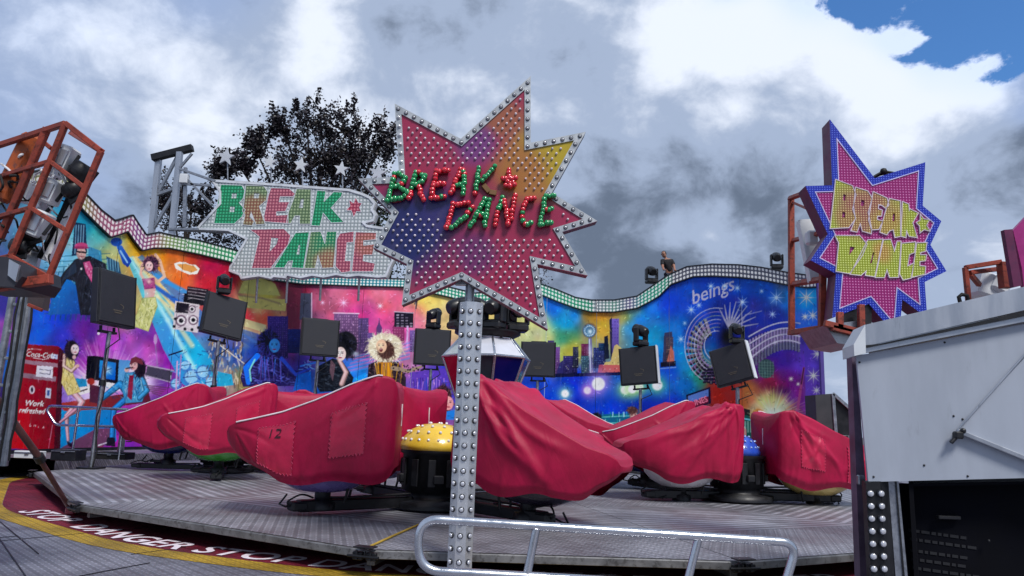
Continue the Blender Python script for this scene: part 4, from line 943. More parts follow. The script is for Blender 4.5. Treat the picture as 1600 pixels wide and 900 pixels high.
for i in range(NS):
    mb = MB(); c = dpt(i, 9.08, DZ-.055); t_ = (dpt(i+1, 9)-dpt(i-1, 9)).normalized(); R = Matrix((t_, Vector((-t_.y, t_.x, 0)), (0, 0, 1))).transposed()
    for s in (-1, 1): mb.box(c+t_*s*.07, (.1, .05, .075), R, .008); mb.tube([c+t_*s*.07+Vector((0, 0, -.03))-R.col[1]*.03, c+t_*s*.07+Vector((0, 0, .05))-R.col[1]*.03], .012, 8)
    mb.tube([c-t_*.16-R.col[1]*.035, c+t_*.16-R.col[1]*.035], .014, 8); mb.box(c+Vector((0, 0, .082)), (.2, .12, .012), R, .003); obj('latch', mb, M['black'], tt)
mb = MB(); mb.tube([dpt(0, 7.3, DZ+.012), dpt(0, 8.2, DZ+.014), dpt(0, 8.95, DZ+.012)], .012, 6); obj('yellow_cord', mb, pbr('yellow_cord', (170, 140, 50), .7), tt)

# ------------------------------------------------------------------ covered ride cars
def cloth_mat():
    mt, g, b = newmat('crimson_nylon_cover'); o = g.tc(); inf = mt.node_tree.nodes.new('ShaderNodeObjectInfo').outputs['Random']
    n1 = g.noise(o, 1.4, 5, .6); n2 = g.noise(g.vm('MULTIPLY', o, (1, 1, .3)), 7, 5, .6, .6)
    c = g.mix(g.mr(n1, .3, .7), s2l((148, 5, 52)), s2l((186, 10, 70))); c = g.mix(g.mr(n2, .5, .75, 0, .35), c, s2l((120, 6, 40)))
    c = g.mix(g.m('MULTIPLY', inf, .3), c, s2l((172, 20, 62)))
    g.put(b.inputs['Base Color'], c); b.inputs['Roughness'].default_value = .52; b.inputs['Sheen Weight'].default_value = .0; b.inputs['Sheen Tint'].default_value = (1, .5, .6, 1)
    b.inputs['Specular IOR Level'].default_value = .35
    w2 = g.noise(g.vm('MULTIPLY', g.comb(g.m('SUBTRACT', g.sep(o)[0], g.m('MULTIPLY', g.sep(o)[2], .8)), g.sep(o)[1], g.m('ADD', g.sep(o)[2], g.sep(o)[0])), (9, 3, 1.1)), 2.0, 4, .6, .8)
    w = g.noise(g.vm('MULTIPLY', g.comb(g.m('ADD', g.sep(o)[0], g.m('MULTIPLY', g.sep(o)[2], .55)), g.sep(o)[1], g.m('SUBTRACT', g.sep(o)[2], g.m('MULTIPLY', g.sep(o)[0], .5))), (2.2, 1, .5)), 3.2, 5, .55, .5); fine = g.noise(o, 160, 2)
    g.put(b.inputs['Normal'], g.bump(g.m('ADD', g.m('ADD', w, g.m('MULTIPLY', w2, .16)), g.m('MULTIPLY', fine, .01)), .22, .035))
    return mt
M['cloth'] = cloth_mat()
M['patch'] = pbr('pink_clear_window_patch', (188, 22, 68), .34, 0, .14, 5, .25, 9, coat=.3)
M['piping'] = pbr('white_piping', (226, 214, 220), .5)
M['stitch'] = pbr('pink_stitching', (206, 70, 108), .5)
M['ink'] = pbr('black_marker_ink', (52, 8, 30), .6)
def smooth01(t): t = np.clip(t, 0, 1); return t*t*(3-2*t)
def cover_mesh(seed, loose=0., squat=1.):
    rg = np.random.default_rng(seed)
    st = np.array([  # x, half width top, z top, half width bottom, z hem, bulge
        (-.90, .60, 1.56, .48, .62, .02), (-.87, .65, 1.67, .54, .54, .03), (-.80, .67, 1.71, .59, .48, .04), (-.66, .68, 1.72, .62, .45, .06), (-.35, .68, 1.60, .64, .42, .08), (.05, .66, 1.40, .62, .41, .09),
        (.45, .61, 1.24, .55, .43, .09), (.8, .53, 1.15, .43, .55, .08), (1.02, .46, 1.10, .34, .70, .05), (1.12, .40, 1.05, .28, .80, .03), (1.16, .33, .98, .24, .86, .0)])
    if loose: st[-3:, 1] -= .05; st[-4:, 2] -= .05
    nx = 110; xs_ = np.concatenate([np.linspace(-.90, -.6, 24), np.linspace(-.59, .95, 66), np.linspace(.97, 1.16, 20)]); S = [np.interp(xs_, st[:, 0], st[:, j]) for j in range(1, 6)]
    k = np.ones(3)/3
    for j in range(5): pad = np.pad(S[j], 1, 'edge'); S[j] = np.convolve(pad, k, 'valid')
    wt, zt, wb, zb, bu = S
    # section parameter: 0 hem left ... up left side, across top, down right side ... 1
    m_ = 101; s = np.linspace(0, 1, m_); PP = np.zeros((nx, m_, 3))
    side = .36
    for j, q in enumerate(s):
        if q <= side or q >= 1-side:
            t = q/side if q <= side else (1-q)/side; sg = 1 if q <= side else -1
            y = wb+(wt-wb)*t+bu*np.sin(t*np.pi)*.62; z = zb+(zt-zb)*t
            rnd_ = smooth01((t-.9)/.1); z = z-.02*rnd_*0; tuck = smooth01((.12-t)/.12); y = y-.07*tuck
        else:
            t = (q-side)/(1-2*side); sg = 1; y = wt*(1-2*t); z = zt-(.05+.03*loose)*np.sin(t*np.pi)*smooth01((1.1-np.abs(xs_))/.3)
            PP[:, j, 0] = xs_; PP[:, j, 1] = y; PP[:, j, 2] = z; continue
        PP[:, j, 0] = xs_; PP[:, j, 1] = y*sg; PP[:, j, 2] = z
    # folds: tension lines running from the high rear corners and the nose towards the hem
    X = PP[..., 0]; Z = PP[..., 2]; sd = np.sign(PP[..., 1]+1e-6); T = np.broadcast_to(s[None], X.shape); onside = smooth01((np.minimum(T, 1-T) < side).astype(float))
    tt_ = np.minimum(T, 1-T)/side; D = np.zeros_like(X); amp = .014*(1+.9*loose)
    for f in range(14+int(12*loose)):
        sg = rg.choice([-1, 1]); src = 0 if loose > .5 else rg.choice([0, 0, 1, 2]); ox, oz = ((-.7, 1.72), (1.1, 1.0), (.1+rg.uniform(-.5, .5), 1.35))[src]
        a = (rg.uniform(-1.75, -.38) if loose > .5 else rg.uniform(-1.9, -.5)) if src == 0 else (rg.uniform(-2.9, -1.9) if src == 1 else rg.uniform(-2.4, -.7)); ca, sa = math.cos(a), math.sin(a)
        u = (X-ox)*ca+(Z-oz)*sa; v = -(X-ox)*sa+(Z-oz)*ca+.06*np.sin(u*4+f)
        w = .014+.035*np.clip(u, 0, 2); D += (sd == sg)*amp*rg.uniform(.5, 1.6)*np.exp(-(v/w)**2)*smooth01(u/.15)*smooth01((rg.uniform(.8, 1.7+.5*loose)-u)/.5)*(1 if loose > .5 else rg.choice([1, 1, 1, -1]))
    for f in range(16):   # small hem gathers
        x0 = rg.uniform(-.9, 1.1); sg = rg.choice([-1, 1]); D += (sd == sg)*.014*np.exp(-((X-x0-.12*tt_)/.03)**2)*smooth01((.5-tt_)/.45)*rg.choice([1, -1])
    if loose:              # slack swags between rear peak and nose
        for sg in (-1, 1):
            for k_ in range(4):
                zc = .75+.2*k_+.22*(X-.1)**2; D += (sd == sg)*.0*np.exp(-((Z-zc)/.045)**2)*smooth01((.75-np.abs(X-.1))/.4)
    D *= smooth01((1.16-np.abs(X))/.12+.1)
    ny = np.zeros_like(PP); sideish = (np.minimum(T, 1-T) < side+.01)
    ny[..., 1] = np.where(sideish, sd, 0); ny[..., 2] = np.where(sideish, .1, 1)
    PP += ny*D[..., None]
    low = rg.normal(0, 1, (8, 8)); PP[..., 2] += np.where(sideish, 0, .012*np.sin(X*9+low[0, 0])*np.cos(PP[..., 1]*7+low[1, 1]))
    # hem is uneven
    PP[..., 2] += (.035+.02*loose)*np.sin(X*6.5+seed)*smooth01((.35-tt_)/.35)*sideish*smooth01((1-np.abs(X))/.2)
    PP[..., 2] *= squat
    v = PP.reshape(-1, 3); fs = []
    for i in range(nx-1):
        for j in range(m_-1): a = i*m_+j; fs.append((a, a+1, a+m_+1, a+m_))
    mb = MB(); mb.add(v.tolist(), fs, True)
    for row in (0, nx-1):   # close rear and nose faces with gathered fans
        c = PP[row].mean(0); c[0] += (-.03 if row == 0 else .02); mb.add([tuple(c)]+[tuple(p) for p in PP[row]], [(0, j+1, j+2) if row == 0 else (0, j+2, j+1) for j in range(m_-1)]+([(0, m_, 1)] if row == 0 else [(0, 1, m_)]), True)
    me = mb.mesh('cover'); me.flip_normals() if False else None
    import bmesh
    bm = bmesh.new(); bm.from_mesh(me); bmesh.ops.remove_doubles(bm, verts=bm.verts, dist=.0008); bmesh.ops.recalc_face_normals(bm, faces=bm.faces); bm.to_mesh(me); bm.free()
    me.polygons.foreach_set('use_smooth', [True]*len(me.polygons))
    return me, PP, side, xs_
def strip_along(mb, pts, r=.009): mb.tube(pts, r, 6)
def make_car(seed, hull_col, loose=0., patched=True, number=None, squat=1., side_line=1, rear_line=True):
    me, PP, side, xs_ = cover_mesh(seed, loose, squat)
    root = thing('covered_ride_car', 'x', 'ride car'); cv = obj('cover', me, M['cloth'], root); nx, m_ = PP.shape[:2]
    jl = int(side*(m_-1)); jr = m_-1-jl
    def P3(x, t, sg, lift=.006):
        i = int(np.argmin(abs(xs_-x))); j = int(round(t*jl)); j = j if sg > 0 else m_-1-j; p = Vector(PP[i, j]); return p+Vector((0, sg*lift, lift*.3))
    if side_line:
        for sg in ((1, -1) if side_line == 2 else (side_line,)):
            mb = MB(); strip_along(mb, [P3(x, 1., sg, .004) for x in np.linspace(-.72, 1.02, 60)], .010); obj('piping', mb, M['piping'], root)
    if rear_line:
        mb = MB(); strip_along(mb, [Vector((-.925, 0, z*squat)) for z in (1.40, 1.25, 1.12)], .010); obj('rear_seam', mb, M['piping'], root)
    if patched:
        for sg in (1, -1):
            for (xa, xb, ta, tb) in ((.28, .72, .12, .80), (-.55, -.15, .28, .76)):
                nI, nJ = 22, 22; G = np.zeros((nI, nJ, 3))
                for a in range(nI):
                    for b_ in range(nJ):
                        x = xa+(xb-xa)*a/(nI-1)+(.012*math.sin(b_*2.9) if a in (0, nI-1) else 0); t = ta+(tb-ta)*b_/(nJ-1)+(.015*math.sin(a*2.7) if b_ in (0, nJ-1) else 0)
                        i = min(nx-2, int(np.searchsorted(xs_, x))-1); fx = (x-xs_[i])/(xs_[i+1]-xs_[i]); jj = t*jl; j = int(jj); fj = jj-j; J = (j, j+1) if sg > 0 else (m_-1-j, m_-2-j)
                        q = (PP[i, J[0]]*(1-fx)+PP[i+1, J[0]]*fx)*(1-fj)+(PP[i, J[1]]*(1-fx)+PP[i+1, J[1]]*fx)*fj; G[a, b_] = q+np.array((0, sg*.011, 0))
                mb = MB(); mb.add(G.reshape(-1, 3).tolist(), [((a*nJ+b_, a*nJ+b_+1, (a+1)*nJ+b_+1, (a+1)*nJ+b_) if sg < 0 else (a*nJ+b_, (a+1)*nJ+b_, (a+1)*nJ+b_+1, a*nJ+b_+1)) for a in range(nI-1) for b_ in range(nJ-1)], True)
                po = obj('window_patch', mb, M['patch'], root)
                st_ = MB(); ed = [G[a, 0] for a in range(nI)]+[G[nI-1, b_] for b_ in range(nJ)]+[G[a, nJ-1] for a in range(nI-1, -1, -1)]+[G[0, b_] for b_ in range(nJ-1, -1, -1)]
                for k in range(0, len(ed)-1, 2): st_.tube([Vector(ed[k])+Vector((0, sg*.003, 0)), Vector(ed[k+1])+Vector((0, sg*.004, .006))], .004, 4)
                obj('stitching', st_, M['stitch'], po)
    if number:
        cu = bpy.data.curves.new('number', 'FONT'); cu.body = number; cu.size = .19; cu.extrude = .001; cu.offset = -.002; cu.shear = .15; cu.resolution_u = 3
        o = bpy.data.objects.new('n', cu); COL.objects.link(o); me2 = o.to_mesh().copy(); o.to_mesh_clear(); bpy.data.objects.remove(o)
        for v in me2.vertices:   # written on the -y... +y flank, reading from nose to tail
            x = .62-v.co.x; t = .62+v.co.y/1.0; q = P3(x, min(.98, t), 1, .018); v.co = Vector((x, q.y+v.co.z, q.z))
        me2.name = 'number'; obj('number', me2, M['ink'], root)
    # hull bowl below the hem
    mb = MB(); sec = [(.50, .62, .5), (.52, .52, .48), (.46, .40, .40), (.30, .30, .26), (.12, .27, .12)]
    N = 40; vs = []
    for w_, z_, l_ in sec:
        for k in range(N):
            a = 2*math.pi*k/N; ex = math.cos(a); vs.append((.0+(l_*1.35 if ex > 0 else l_*1.3)*ex, w_*math.sin(a), z_*squat))
    fs = [(i*N+k, i*N+(k+1) % N, (i+1)*N+(k+1) % N, (i+1)*N+k) for i in range(len(sec)-1) for k in range(N)]+[tuple(range((len(sec)-1)*N, len(sec)*N))]
    mb.add(vs, fs, True); obj('hull', mb, pbr('hull_lacquer', hull_col, .25, .1, .12, 4, coat=.5), root)
    mb = MB(); mb.lathe([(.16, .06), (.16, .15), (.10, .17), (.10, .28)], (0, 0, 0), 20); mb.box((.2, .05, .12), (.3, .08, .05), None, .01); mb.tube([(.42, .1, .24), (.5, .12, .12), (.40, .2, .10), (.28, .1, .16)], .014, 6)
    for s_ in (-1, 1): mb.tube([(-.35, .2*s_, .42*squat), (-.3, .16*s_, .16)], .018, 8)
    obj('pivot', mb, M['black'], root)
    return root
car_specs = [  # photo column, depth, heading, prototype, label
]
lil, whi, yel, grn, blu = (120, 104, 168), (214, 210, 216), (206, 180, 110), (70, 150, 60), (24, 30, 90)
pro = {'p12': make_car(3, lil, 0, True, '12'), 'pA': make_car(11, blu, .2, False), 'pB': make_car(21, grn, 0, True), 'pL': make_car(31, (30, 22, 40), 1., False, None, 1., 0, False),
       'pJ': make_car(41, whi, .9, False, None, 1., 0, False), 'pK': make_car(51, yel, .15, True), 'pC': make_car(61, lil, 0, True)}
HUBS = {'y': (at(682, 700, 10.7).x, 10.7), 'b': (at(1150, 700, 13.5).x, 13.5), 'g': (at(352, 700, 15.9).x, 15.9), 'f': (1.0, 19.6)}
cars = [('p12', 514, 9.65, 184, 'y', 'red covered car with the number 12 on its patch, left of the yellow dome'),
        ('pL', 826, 9.4, -24, 'y', 'loosely draped red covered car right behind the studded pole, nose pointing right'),
        ('p12b', 592, 12.0, 155, 'y', 'red covered car seen from its tail between the number 12 car and the yellow dome'),
        ('pC', 826, 12.0, -24, 'y', 'red covered car showing its tail just behind the loosely draped car by the pole'),
        ('pB', 350, 14.0, 207, 'g', 'red covered car with white edge line and green hull, nearest to the leftmost car'),
        ('pA', 272, 15.8, 183, 'g', 'leftmost red covered car, nose at the mural with the two seated figures'),
        ('pC', 452, 16.4, 120, 'g', 'red covered car seen from its tail, between the second and number 12 cars'),
        ('pA', 514, 17.4, 20, 'g', 'red covered car whose pointed tail peeps over the number 12 car'),
        ('pB', 905, 16.0, -28, 'f', 'small red covered car farther back, half hidden by the draped cars right of centre'),
        ('pA', 1008, 15.4, 186, 'b', 'red covered car below the painted bar, behind the draped car of the blue dome'),
        ('pJ', 1064, 13.2, 187, 'b', 'loosely draped red covered car with white hull just left of the blue dome'),
        ('pK', 1270, 13.5, 4, 'b', 'rightmost red covered car with yellow hull, beside the white booth')]
used = set()
carpos = []
for (pk, px, Y, hd, hub, lab) in cars:
    p = at(px, 660+(px-800)*.0367, Y); loc = Vector((p.x, Y, DZ))
    key = {'p12b': 'pC'}.get(pk, pk); root = pro[key]
    if key in used: r = dup(root, loc, R_(hd), lab)
    else: r = root; r.location = loc; r.rotation_euler = (0, 0, R_(hd)); used.add(key)
    s_ = {'pB': .94, 'pA': .96}.get(pk, 1.); r.scale = (s_, s_, 1.0); r.location.z += {'pK': -.12, 'pJ': -.05, 'pA': .06, 'pB': .06}.get(pk, 0)
    r['label'] = lab; r['group'] = 'covered cars on the turntable'; carpos.append((hub, loc))
    if pk == 'pL': r.rotation_euler = (0, R_(7), R_(hd)); r.location.z -= .02
# ------------------------------------------------------------------ hubs with domes and arms
def make_hub(key, col, lab, rd=.50):
    x, y = HUBS[key]; c = Vector((x, y, DZ)); t = thing('ride_hub', lab, 'ride hub', c, 'rotating hubs of the ride')
    mb = MB(); mb.lathe([(.62, .03), (.62, .12), (.40, .14), (.40, .24), (.46, .26), (.46, .74), (.50, .76), (.50, .80)], c, 32); 
    for k in range(12): a = k*math.pi/6; mb.box(c+Vector((.47*math.cos(a), .47*math.sin(a), .5)), (.03, .10, .36), Matrix.Rotation(a, 3, 'Z'), .006)
    for k in range(5): a = 1+k*1.3; mb.box(c+Vector((.48*math.cos(a), .48*math.sin(a), .42)), (.12, .14, .12), Matrix.Rotation(a, 3, 'Z'), .015)
    obj('drum', mb, M['black'], t)
    mb = MB(); mb.lathe([(rd, .80), (rd+.02, .83), (rd+.02, .87), (rd*.93, .97), (rd*.72, 1.08), (rd*.40, 1.15), (.001, 1.17)], c, 36); dm = obj('dome', mb, pbr('dome_lacquer', col, .28, 0, .12, 3, coat=.4, dirt=(tuple(v*.5 for v in col), .6, .5)), t)
    prot = MB(); prot.ball((0, 0, 0), .022, 8, 3, None, True); pm = prot.mesh('dome_bulb'); pm.materials.append(M['glass'] if key != 'b' else pbr('blue_bulb', (150, 180, 235), .15, 0, .1, coat=.8))
    for r_, z_, n_, o_ in ((rd*.96, .94, 22, 0), (rd*.82, 1.045, 16, .2), (rd*.58, 1.122, 11, 0), (rd*.25, 1.165, 5, .2)):
        for k in range(n_):
            a = 2*math.pi*k/n_+o_; b_ = bpy.data.objects.new('dome_bulb', pm); link(b_, t); nrm = Vector((math.cos(a)*r_, math.sin(a)*r_, .35 if r_ > .4 else .8)).normalized()
            b_.location = (r_*math.cos(a), r_*math.sin(a), z_); b_.rotation_euler = nrm.to_track_quat('Z', 'Y').to_euler()
    # arms to this hub's cars
    lim = [q for h, q in carpos if h == key]
    dirs = [(Vector((q.x, q.y, 0))-Vector((x, y, 0))) for q in lim]
    while len(dirs) < 4: d0 = dirs[0]; dirs.append(Matrix.Rotation(math.pi/2*len(dirs), 3, 'Z') @ d0)
    for d in dirs:
        L = min(max(d.length, 1.4), 2.6); u = d.normalized(); e = c+u*(L+.32); mb = MB(); mb.beam(c+u*.3+Vector((0, 0, .11)), e+Vector((0, 0, .11)), .17, .14, bev=.015)
        mb.tube([c+u*.45+Vector((-u.y*.1, u.x*.1, .22)), c+u*(L-.3)+Vector((-u.y*.1, u.x*.1, .2)), c+u*(L)+Vector((0, 0, .2))], .018, 6); mb.box(e+Vector((0, 0, .11)), (.2, .2, .11), Matrix.Rotation(math.atan2(u.y, u.x), 3, 'Z'), .02)
        for q in (.35, .7): mb.lathe([(.03, .17), (.03, .2)], c+u*L*q+Vector((0, 0, .0)), 8)
        cab = [c+u*(L+.1)+Vector((-.02, 0, .2)), c+u*(L+.35)+Vector((.05, .05, .26)), c+u*(L+.48)+Vector((0, 0, .16)), c+u*(L+.38)+Vector((0, 0, .08))]
        mb.tube(fillet(cab, .12), .012, 6); obj('arm', mb, M['black'], t)
    return t
make_hub('y', (226, 190, 62), 'ride hub with bulb-studded yellow dome over a black drum')
make_hub('b', (40, 80, 190), 'ride hub with bulb-studded blue dome, between two covered cars at right', .40)
make_hub('g', (60, 150, 50), 'ride hub with green dome, low between the two leftmost covered cars', .36).scale = (1, 1, .72)
make_hub('f', (60, 60, 70), 'far ride hub at the back of the turntable, mostly hidden by covered cars', .36).scale = (1, 1, .8)

# ------------------------------------------------------------------ sign helpers
class Plane:
    """a real upright board: origin, right axis, up axis, normal towards the front"""
    def __init__(s, px, py, Y, yaw=0., tilt=0.):
        s.o = at(px, py, Y); s.x = Vector((math.cos(yaw), math.sin(yaw), 0)); s.n = Vector((math.sin(yaw), -math.cos(yaw), 0))
        s.z = Vector((0, 0, 1))
        if tilt: q = Quaternion(s.x, tilt); s.z = q @ s.z; s.n = q @ s.n
    def p(s, px, py, lift=0.):
        d = ray(px, py); t = (s.o+s.n*lift-EYE).dot(s.n)/d.dot(s.n); return EYE+d*t
    def uv(s, q): q = q-s.o; return (q.dot(s.x), q.dot(s.z))
def paint_board(pl, me):
    l = me.uv_layers.new(name='UVMap')
    for lo in me.loops: l.data[lo.index].uv = pl.uv(me.vertices[lo.vertex_index].co)
def led_obj(name, pl, loops, front, back, mat, parent, off=None):
    """extruded outline with board UVs; front/back = distance in front of the board plane"""
    mb = MB(); mb.prism([[pl.p(x, y)+pl.n*front for x, y in lp] for lp in loops], pl.n*(back-front)); me = mb.mesh(name); paint_board(pl, me)
    return obj(name, me, mat, parent)
def grad_led(name, pl, stops, cell, dot, lit, amt, edge=(.32, .32, .36)):
    """LED board whose colour drifts between stops [(px,py,radius_m,colour)] over a base colour"""
    mt, g, b = newmat(name); uvn = mt.node_tree.nodes.new('ShaderNodeUVMap').outputs[0]
    base = s2l(stops[0]); col = None; cur = base
    nz = g.noise(uvn, 1.5, 3, col=True); uw = g.vm('ADD', uvn, g.vm('SCALE', g.vm('SUBTRACT', nz, (.5, .5, .5)), .25))
    for px, py, r, c in stops[1:]:
        u, v = pl.uv(pl.p(px, py)); cur = g.mix(g.mr(g.vm('DISTANCE', uw, (u, v, 0)), r*.35, r, 1, 0), cur, s2l(c))
    if cell:
        s = g.vm('SCALE', uvn, 1/cell); x, y, _ = g.sep(s); fx = g.m('SUBTRACT', g.m('FRACT', x), .5); fy = g.m('SUBTRACT', g.m('FRACT', y), .5)
        r = g.m('SQRT', g.m('ADD', g.m('MULTIPLY', fx, fx), g.m('MULTIPLY', fy, fy))); d = g.mr(r, dot-.12, dot+.06, 1, 0)
        gap = g.mr(g.m('MAXIMUM', g.m('ABSOLUTE', fx), g.m('ABSOLUTE', fy)), .36, .47, 0, 1)
        cc = g.mix(gap, cur, g.vm('MULTIPLY', cur if not isinstance(cur, tuple) else g.mix(0., cur, cur), edge)); cc = g.mix(g.m('MULTIPLY', d, amt), cc, lit)
        g.put(b.inputs['Normal'], g.bump(d, .4, .01))
    else: cc = cur
    n = g.noise(g.tc(), 5, 6, .65); cc = g.mix(g.mr(n, .5, .75, 0, .25), cc, (.12, .1, .12))
    g.put(b.inputs['Base Color'], cc); b.inputs['Roughness'].default_value = .32
    return mt

# ------------------------------------------------------------------ big bulb star on its studded pole
ST = Plane(740, 320, 6.95, R_(2)); s_root = at(728, 470, 6.95)
star = thing('star_sign', 'big pink starburst sign with red and green bulb letters, on the studded pole', 'sign', s_root)
OUT = [(617,163),(720,218),(829,120),(829,224),(915,207),(862,302),(933,346),(878,363),(918,431),(839,413),(856,515),(721,436),(628,477),(636,413),(583,387),(612,334),(560,280),(624,277)]
INN = inset(OUT, 9.5)
led_obj('back_box', ST, [OUT], -.012, -.13, pbr('sign_box_grey', (96, 92, 100), .5, .3, .2, 5), star)
led_obj('rim', ST, [OUT, INN], .02, -.010, pbr('silver_rim', (176, 180, 184), .36, .45, .14, 9, .05, 40, dirt=((100, 100, 104), .56, .5)), star)
face = grad_led('star_face_paint', ST, [(150, 34, 72), (640, 360, .62, (24, 30, 92)), (610, 395, .35, (20, 28, 90)), (690, 330, .35, (40, 34, 100)), (870, 240, .6, (172, 150, 24)), (815, 270, .42, (160, 104, 44)), (785, 185, .33, (150, 84, 60)), (742, 225, .30, (112, 50, 116)), (745, 395, .3, (104, 34, 92)), (650, 200, .4, (150, 36, 74))], 0, 0, None, 0)
led_obj('face', ST, [inset(OUT, 8.8)], .006, -.008, face, star)
# bulbs: one mesh, many parts
bb = MB(); bb.lathe([(.021, 0), (.021, .006), (.015, .008)], (0, 0, 0), 10); bb.ball((0, 0, .008), .0135, 10, 4, None, True, 1.1); bm_rim = bb.mesh('rim_bulb'); bm_rim.materials.append(pbr('clear_bulb', (200, 202, 208), .12, .25, .3, 9, coat=.8)); bm_rim.materials.append(pbr('dark_socket', (44, 46, 52), .4, .5))
for i in range(20): bm_rim.polygons[i].material_index = 1
qn = ST.n.to_track_quat('Z', 'Y').to_euler()
mid = inset(OUT, 4.9); rb = []
for i in range(len(mid)):
    a, b = Vector(mid[i]), Vector(mid[(i+1) % len(mid)]); n = max(2, round((b-a).length/14.6))
    for k in range(n): rb.append(a+(b-a)*k/n)
for i, q in enumerate(rb):
    if i < 100:
        o = bpy.data.objects.new('rim_bulb', bm_rim); link(o, star); o.location = ST.p(q.x, q.y)+ST.n*.02-s_root; o.rotation_euler = qn
mb = MB()
for q in rb[100:]: c = ST.p(q.x, q.y)+ST.n*.02; mb.lathe([(.021, 0), (.021, .006), (.015, .008)], c, 10, qn.to_matrix()); mb.ball(c+ST.n*.008, .0135, 10, 4, ST.n, True, 1.1)
if rb[100:]: o = obj('rim_bulb', mb, bm_rim.materials[0], star); o['kind'] = 'stuff'
LETS = [('B', [([(150,130),(90,350)], 'g'), ([(180,132),(232,160),(215,212),(150,232)], 'g'), ([(200,245),(262,285),(200,335),(125,345)], 'g')]), ('R', [([(320,120),(285,250)], 'g'), ([(345,122),(400,150),(365,205),(320,215)], 'g'), ([(280,280),(268,330)], 'r'), ([(345,240),(385,345)], 'r')]),
        ('E', [([(490,110),(450,330)], 'r'), ([(520,108),(590,104)], 'r'), ([(500,215),(548,210)], 'r'), ([(480,330),(565,318)], 'r')]), ('A', [([(690,98),(612,290)], 'r'), ([(715,100),(722,130)], 'r'), ([(722,150),(712,295)], 'g'), ([(665,220),(700,218)], 'g')]),
        ('K', [([(845,80),(812,290)], 'g'), ([(972,72),(920,130),(870,185)], 'g')]), ('STAR', [([(1092,95),(1104,235)], 'r'), ([(1042,170),(1150,165)], 'r'), ([(1065,220),(1100,160),(1140,225)], 'r')]),
        ('D', [([(632,385),(578,580)], 'r'), ([(665,382),(755,374)], 'r'), ([(788,405),(725,500),(620,572)], 'g')]), ('A', [([(895,342),(768,568)], 'g'), ([(932,345),(890,560)], 'g'), ([(855,470),(890,466)], 'g')]), ('N', [([(1040,330),(1000,450)], 'g'), ([(992,480),(978,550)], 'r'), ([(1055,350),(1088,545)], 'r'), ([(1140,310),(1112,500)], 'r')]),
        ('C', [([(1305,332),(1240,340),(1205,430),(1200,490)], 'r'), ([(1205,525),(1235,558),(1275,535)], 'g')]), ('E', [([(1395,318),(1345,545)], 'g'), ([(1425,315),(1470,308)], 'g'), ([(1400,425),(1442,420)], 'g'), ([(1375,545),(1435,535)], 'g')])]
M['letterbox'] = pbr('dark_red_letter_box', (112, 20, 36), .45, .1, .2, 12)
bl = {}
for k_, c_ in (('r', 'redbulb'), ('g', 'greenbulb')):
    q = MB(); q.lathe([(.021, 0), (.026, .006), (.0275, .018), (.024, .032), (.014, .041), (.001, .043)], (0, 0, 0), 10); m_ = q.mesh('letter_bulb'); m_.materials.append(M[c_]); bl[k_] = m_
for ch, strokes in LETS:
    mb = MB()
    for pts, c in strokes:
        pp = [ST.p(590+x/5.333, 250+y/5.333)+ST.n*.026 for x, y in pts]
        for a, b in zip(pp, pp[1:]): mb.beam(a, b, .050, .036, up=ST.n, bev=.004)
    lo = obj('bulb_letter', mb, M['letterbox'], star)
    for pts, c in strokes:
        pp = [Vector(p) for p in pts]; Ls = [(b-a).length for a, b in zip(pp, pp[1:])]; n = max(2, round(sum(Ls)/30)) if sum(Ls) > 20 else 1
        for k in range(n+1 if n > 1 else 1):
            d = sum(Ls)*k/max(n, 1); i = 0
            while i < len(Ls)-1 and d > Ls[i]: d -= Ls[i]; i += 1
            q = pp[i]+(pp[i+1]-pp[i])*(d/max(Ls[i], 1e-6)); cc = c
            if rnd.random() < .06: cc = 'g' if c == 'r' else 'r'
            o = bpy.data.objects.new('letter_bulb', bl[cc]); link(o, lo); o.location = ST.p(590+q.x/5.333+rnd.uniform(-.5, .5), 250+q.y/5.333+rnd.uniform(-.5, .5))+ST.n*.042-s_root
            e = (ST.n+Vector((rnd.uniform(-.3, .3), 0, rnd.uniform(-.3, .3)))).to_track_quat('Z', 'Y').to_euler(); o.rotation_euler = e; o.scale = (rnd.uniform(.9, 1.12),)*3
# loose unlit leg of the K
mb = MB(); q = [ST.p(590+x/5.333, 250+y/5.333)+ST.n*.03 for x, y in ((880,215),(930,275),(990,285))]
for a, b in zip(q, q[1:]): mb.beam(a, b, .05, .03, up=ST.n)
obj('bare_letter_leg', mb, pbr('tan_bare_board', (120, 84, 44), .6), star)
field = MB(); I2 = inset(OUT, 15); row = 0; u0, v0 = ST.uv(ST.p(555, 520)); u1, v1 = ST.uv(ST.p(935, 115)); pI = [ST.uv(ST.p(x, y)) for x, y in I2]; txt = [ST.uv(ST.p(x, y)) for x, y in ((598,262),(705,258),(790,252),(815,268),(822,300),(880,296),(872,362),(845,370),(690,372),(690,338),(600,332))]
v = v0; SP = .084
while v < v1:
    u = u0+(SP*.5 if row % 2 else 0)
    while u < u1:
        uu, vv = u+.12*(v-v0)*0+rnd.uniform(-.003, .003), v+rnd.uniform(-.003, .003)+.05*(u-u0)
        if inpoly(uu, vv, pI) and not inpoly(uu, vv, txt):
            c = ST.o+ST.x*uu+ST.z*vv+ST.n*.006; field.lathe([(.0125, 0), (.0125, .010)], c, 8, qn.to_matrix()); field.ball(c+ST.n*.010, .0125, 8, 3, ST.n, True)
        u += SP
    v += SP*.62; row += 1
o = obj('field_bulb', field, pbr('white_cap_bulb', (214, 204, 212), .2, 0, .28, 11, coat=.5), star); o['kind'] = 'stuff'
mb = MB(); nk = at(734, 452, 7.03); mb.tube([Vector((nk.x, 7.07, nk.z-.14)), Vector((nk.x, 7.07, nk.z+.3))], .045, 14); mb.box((nk.x, 7.07, nk.z+.12), (.3, .05, .16), None, .01)
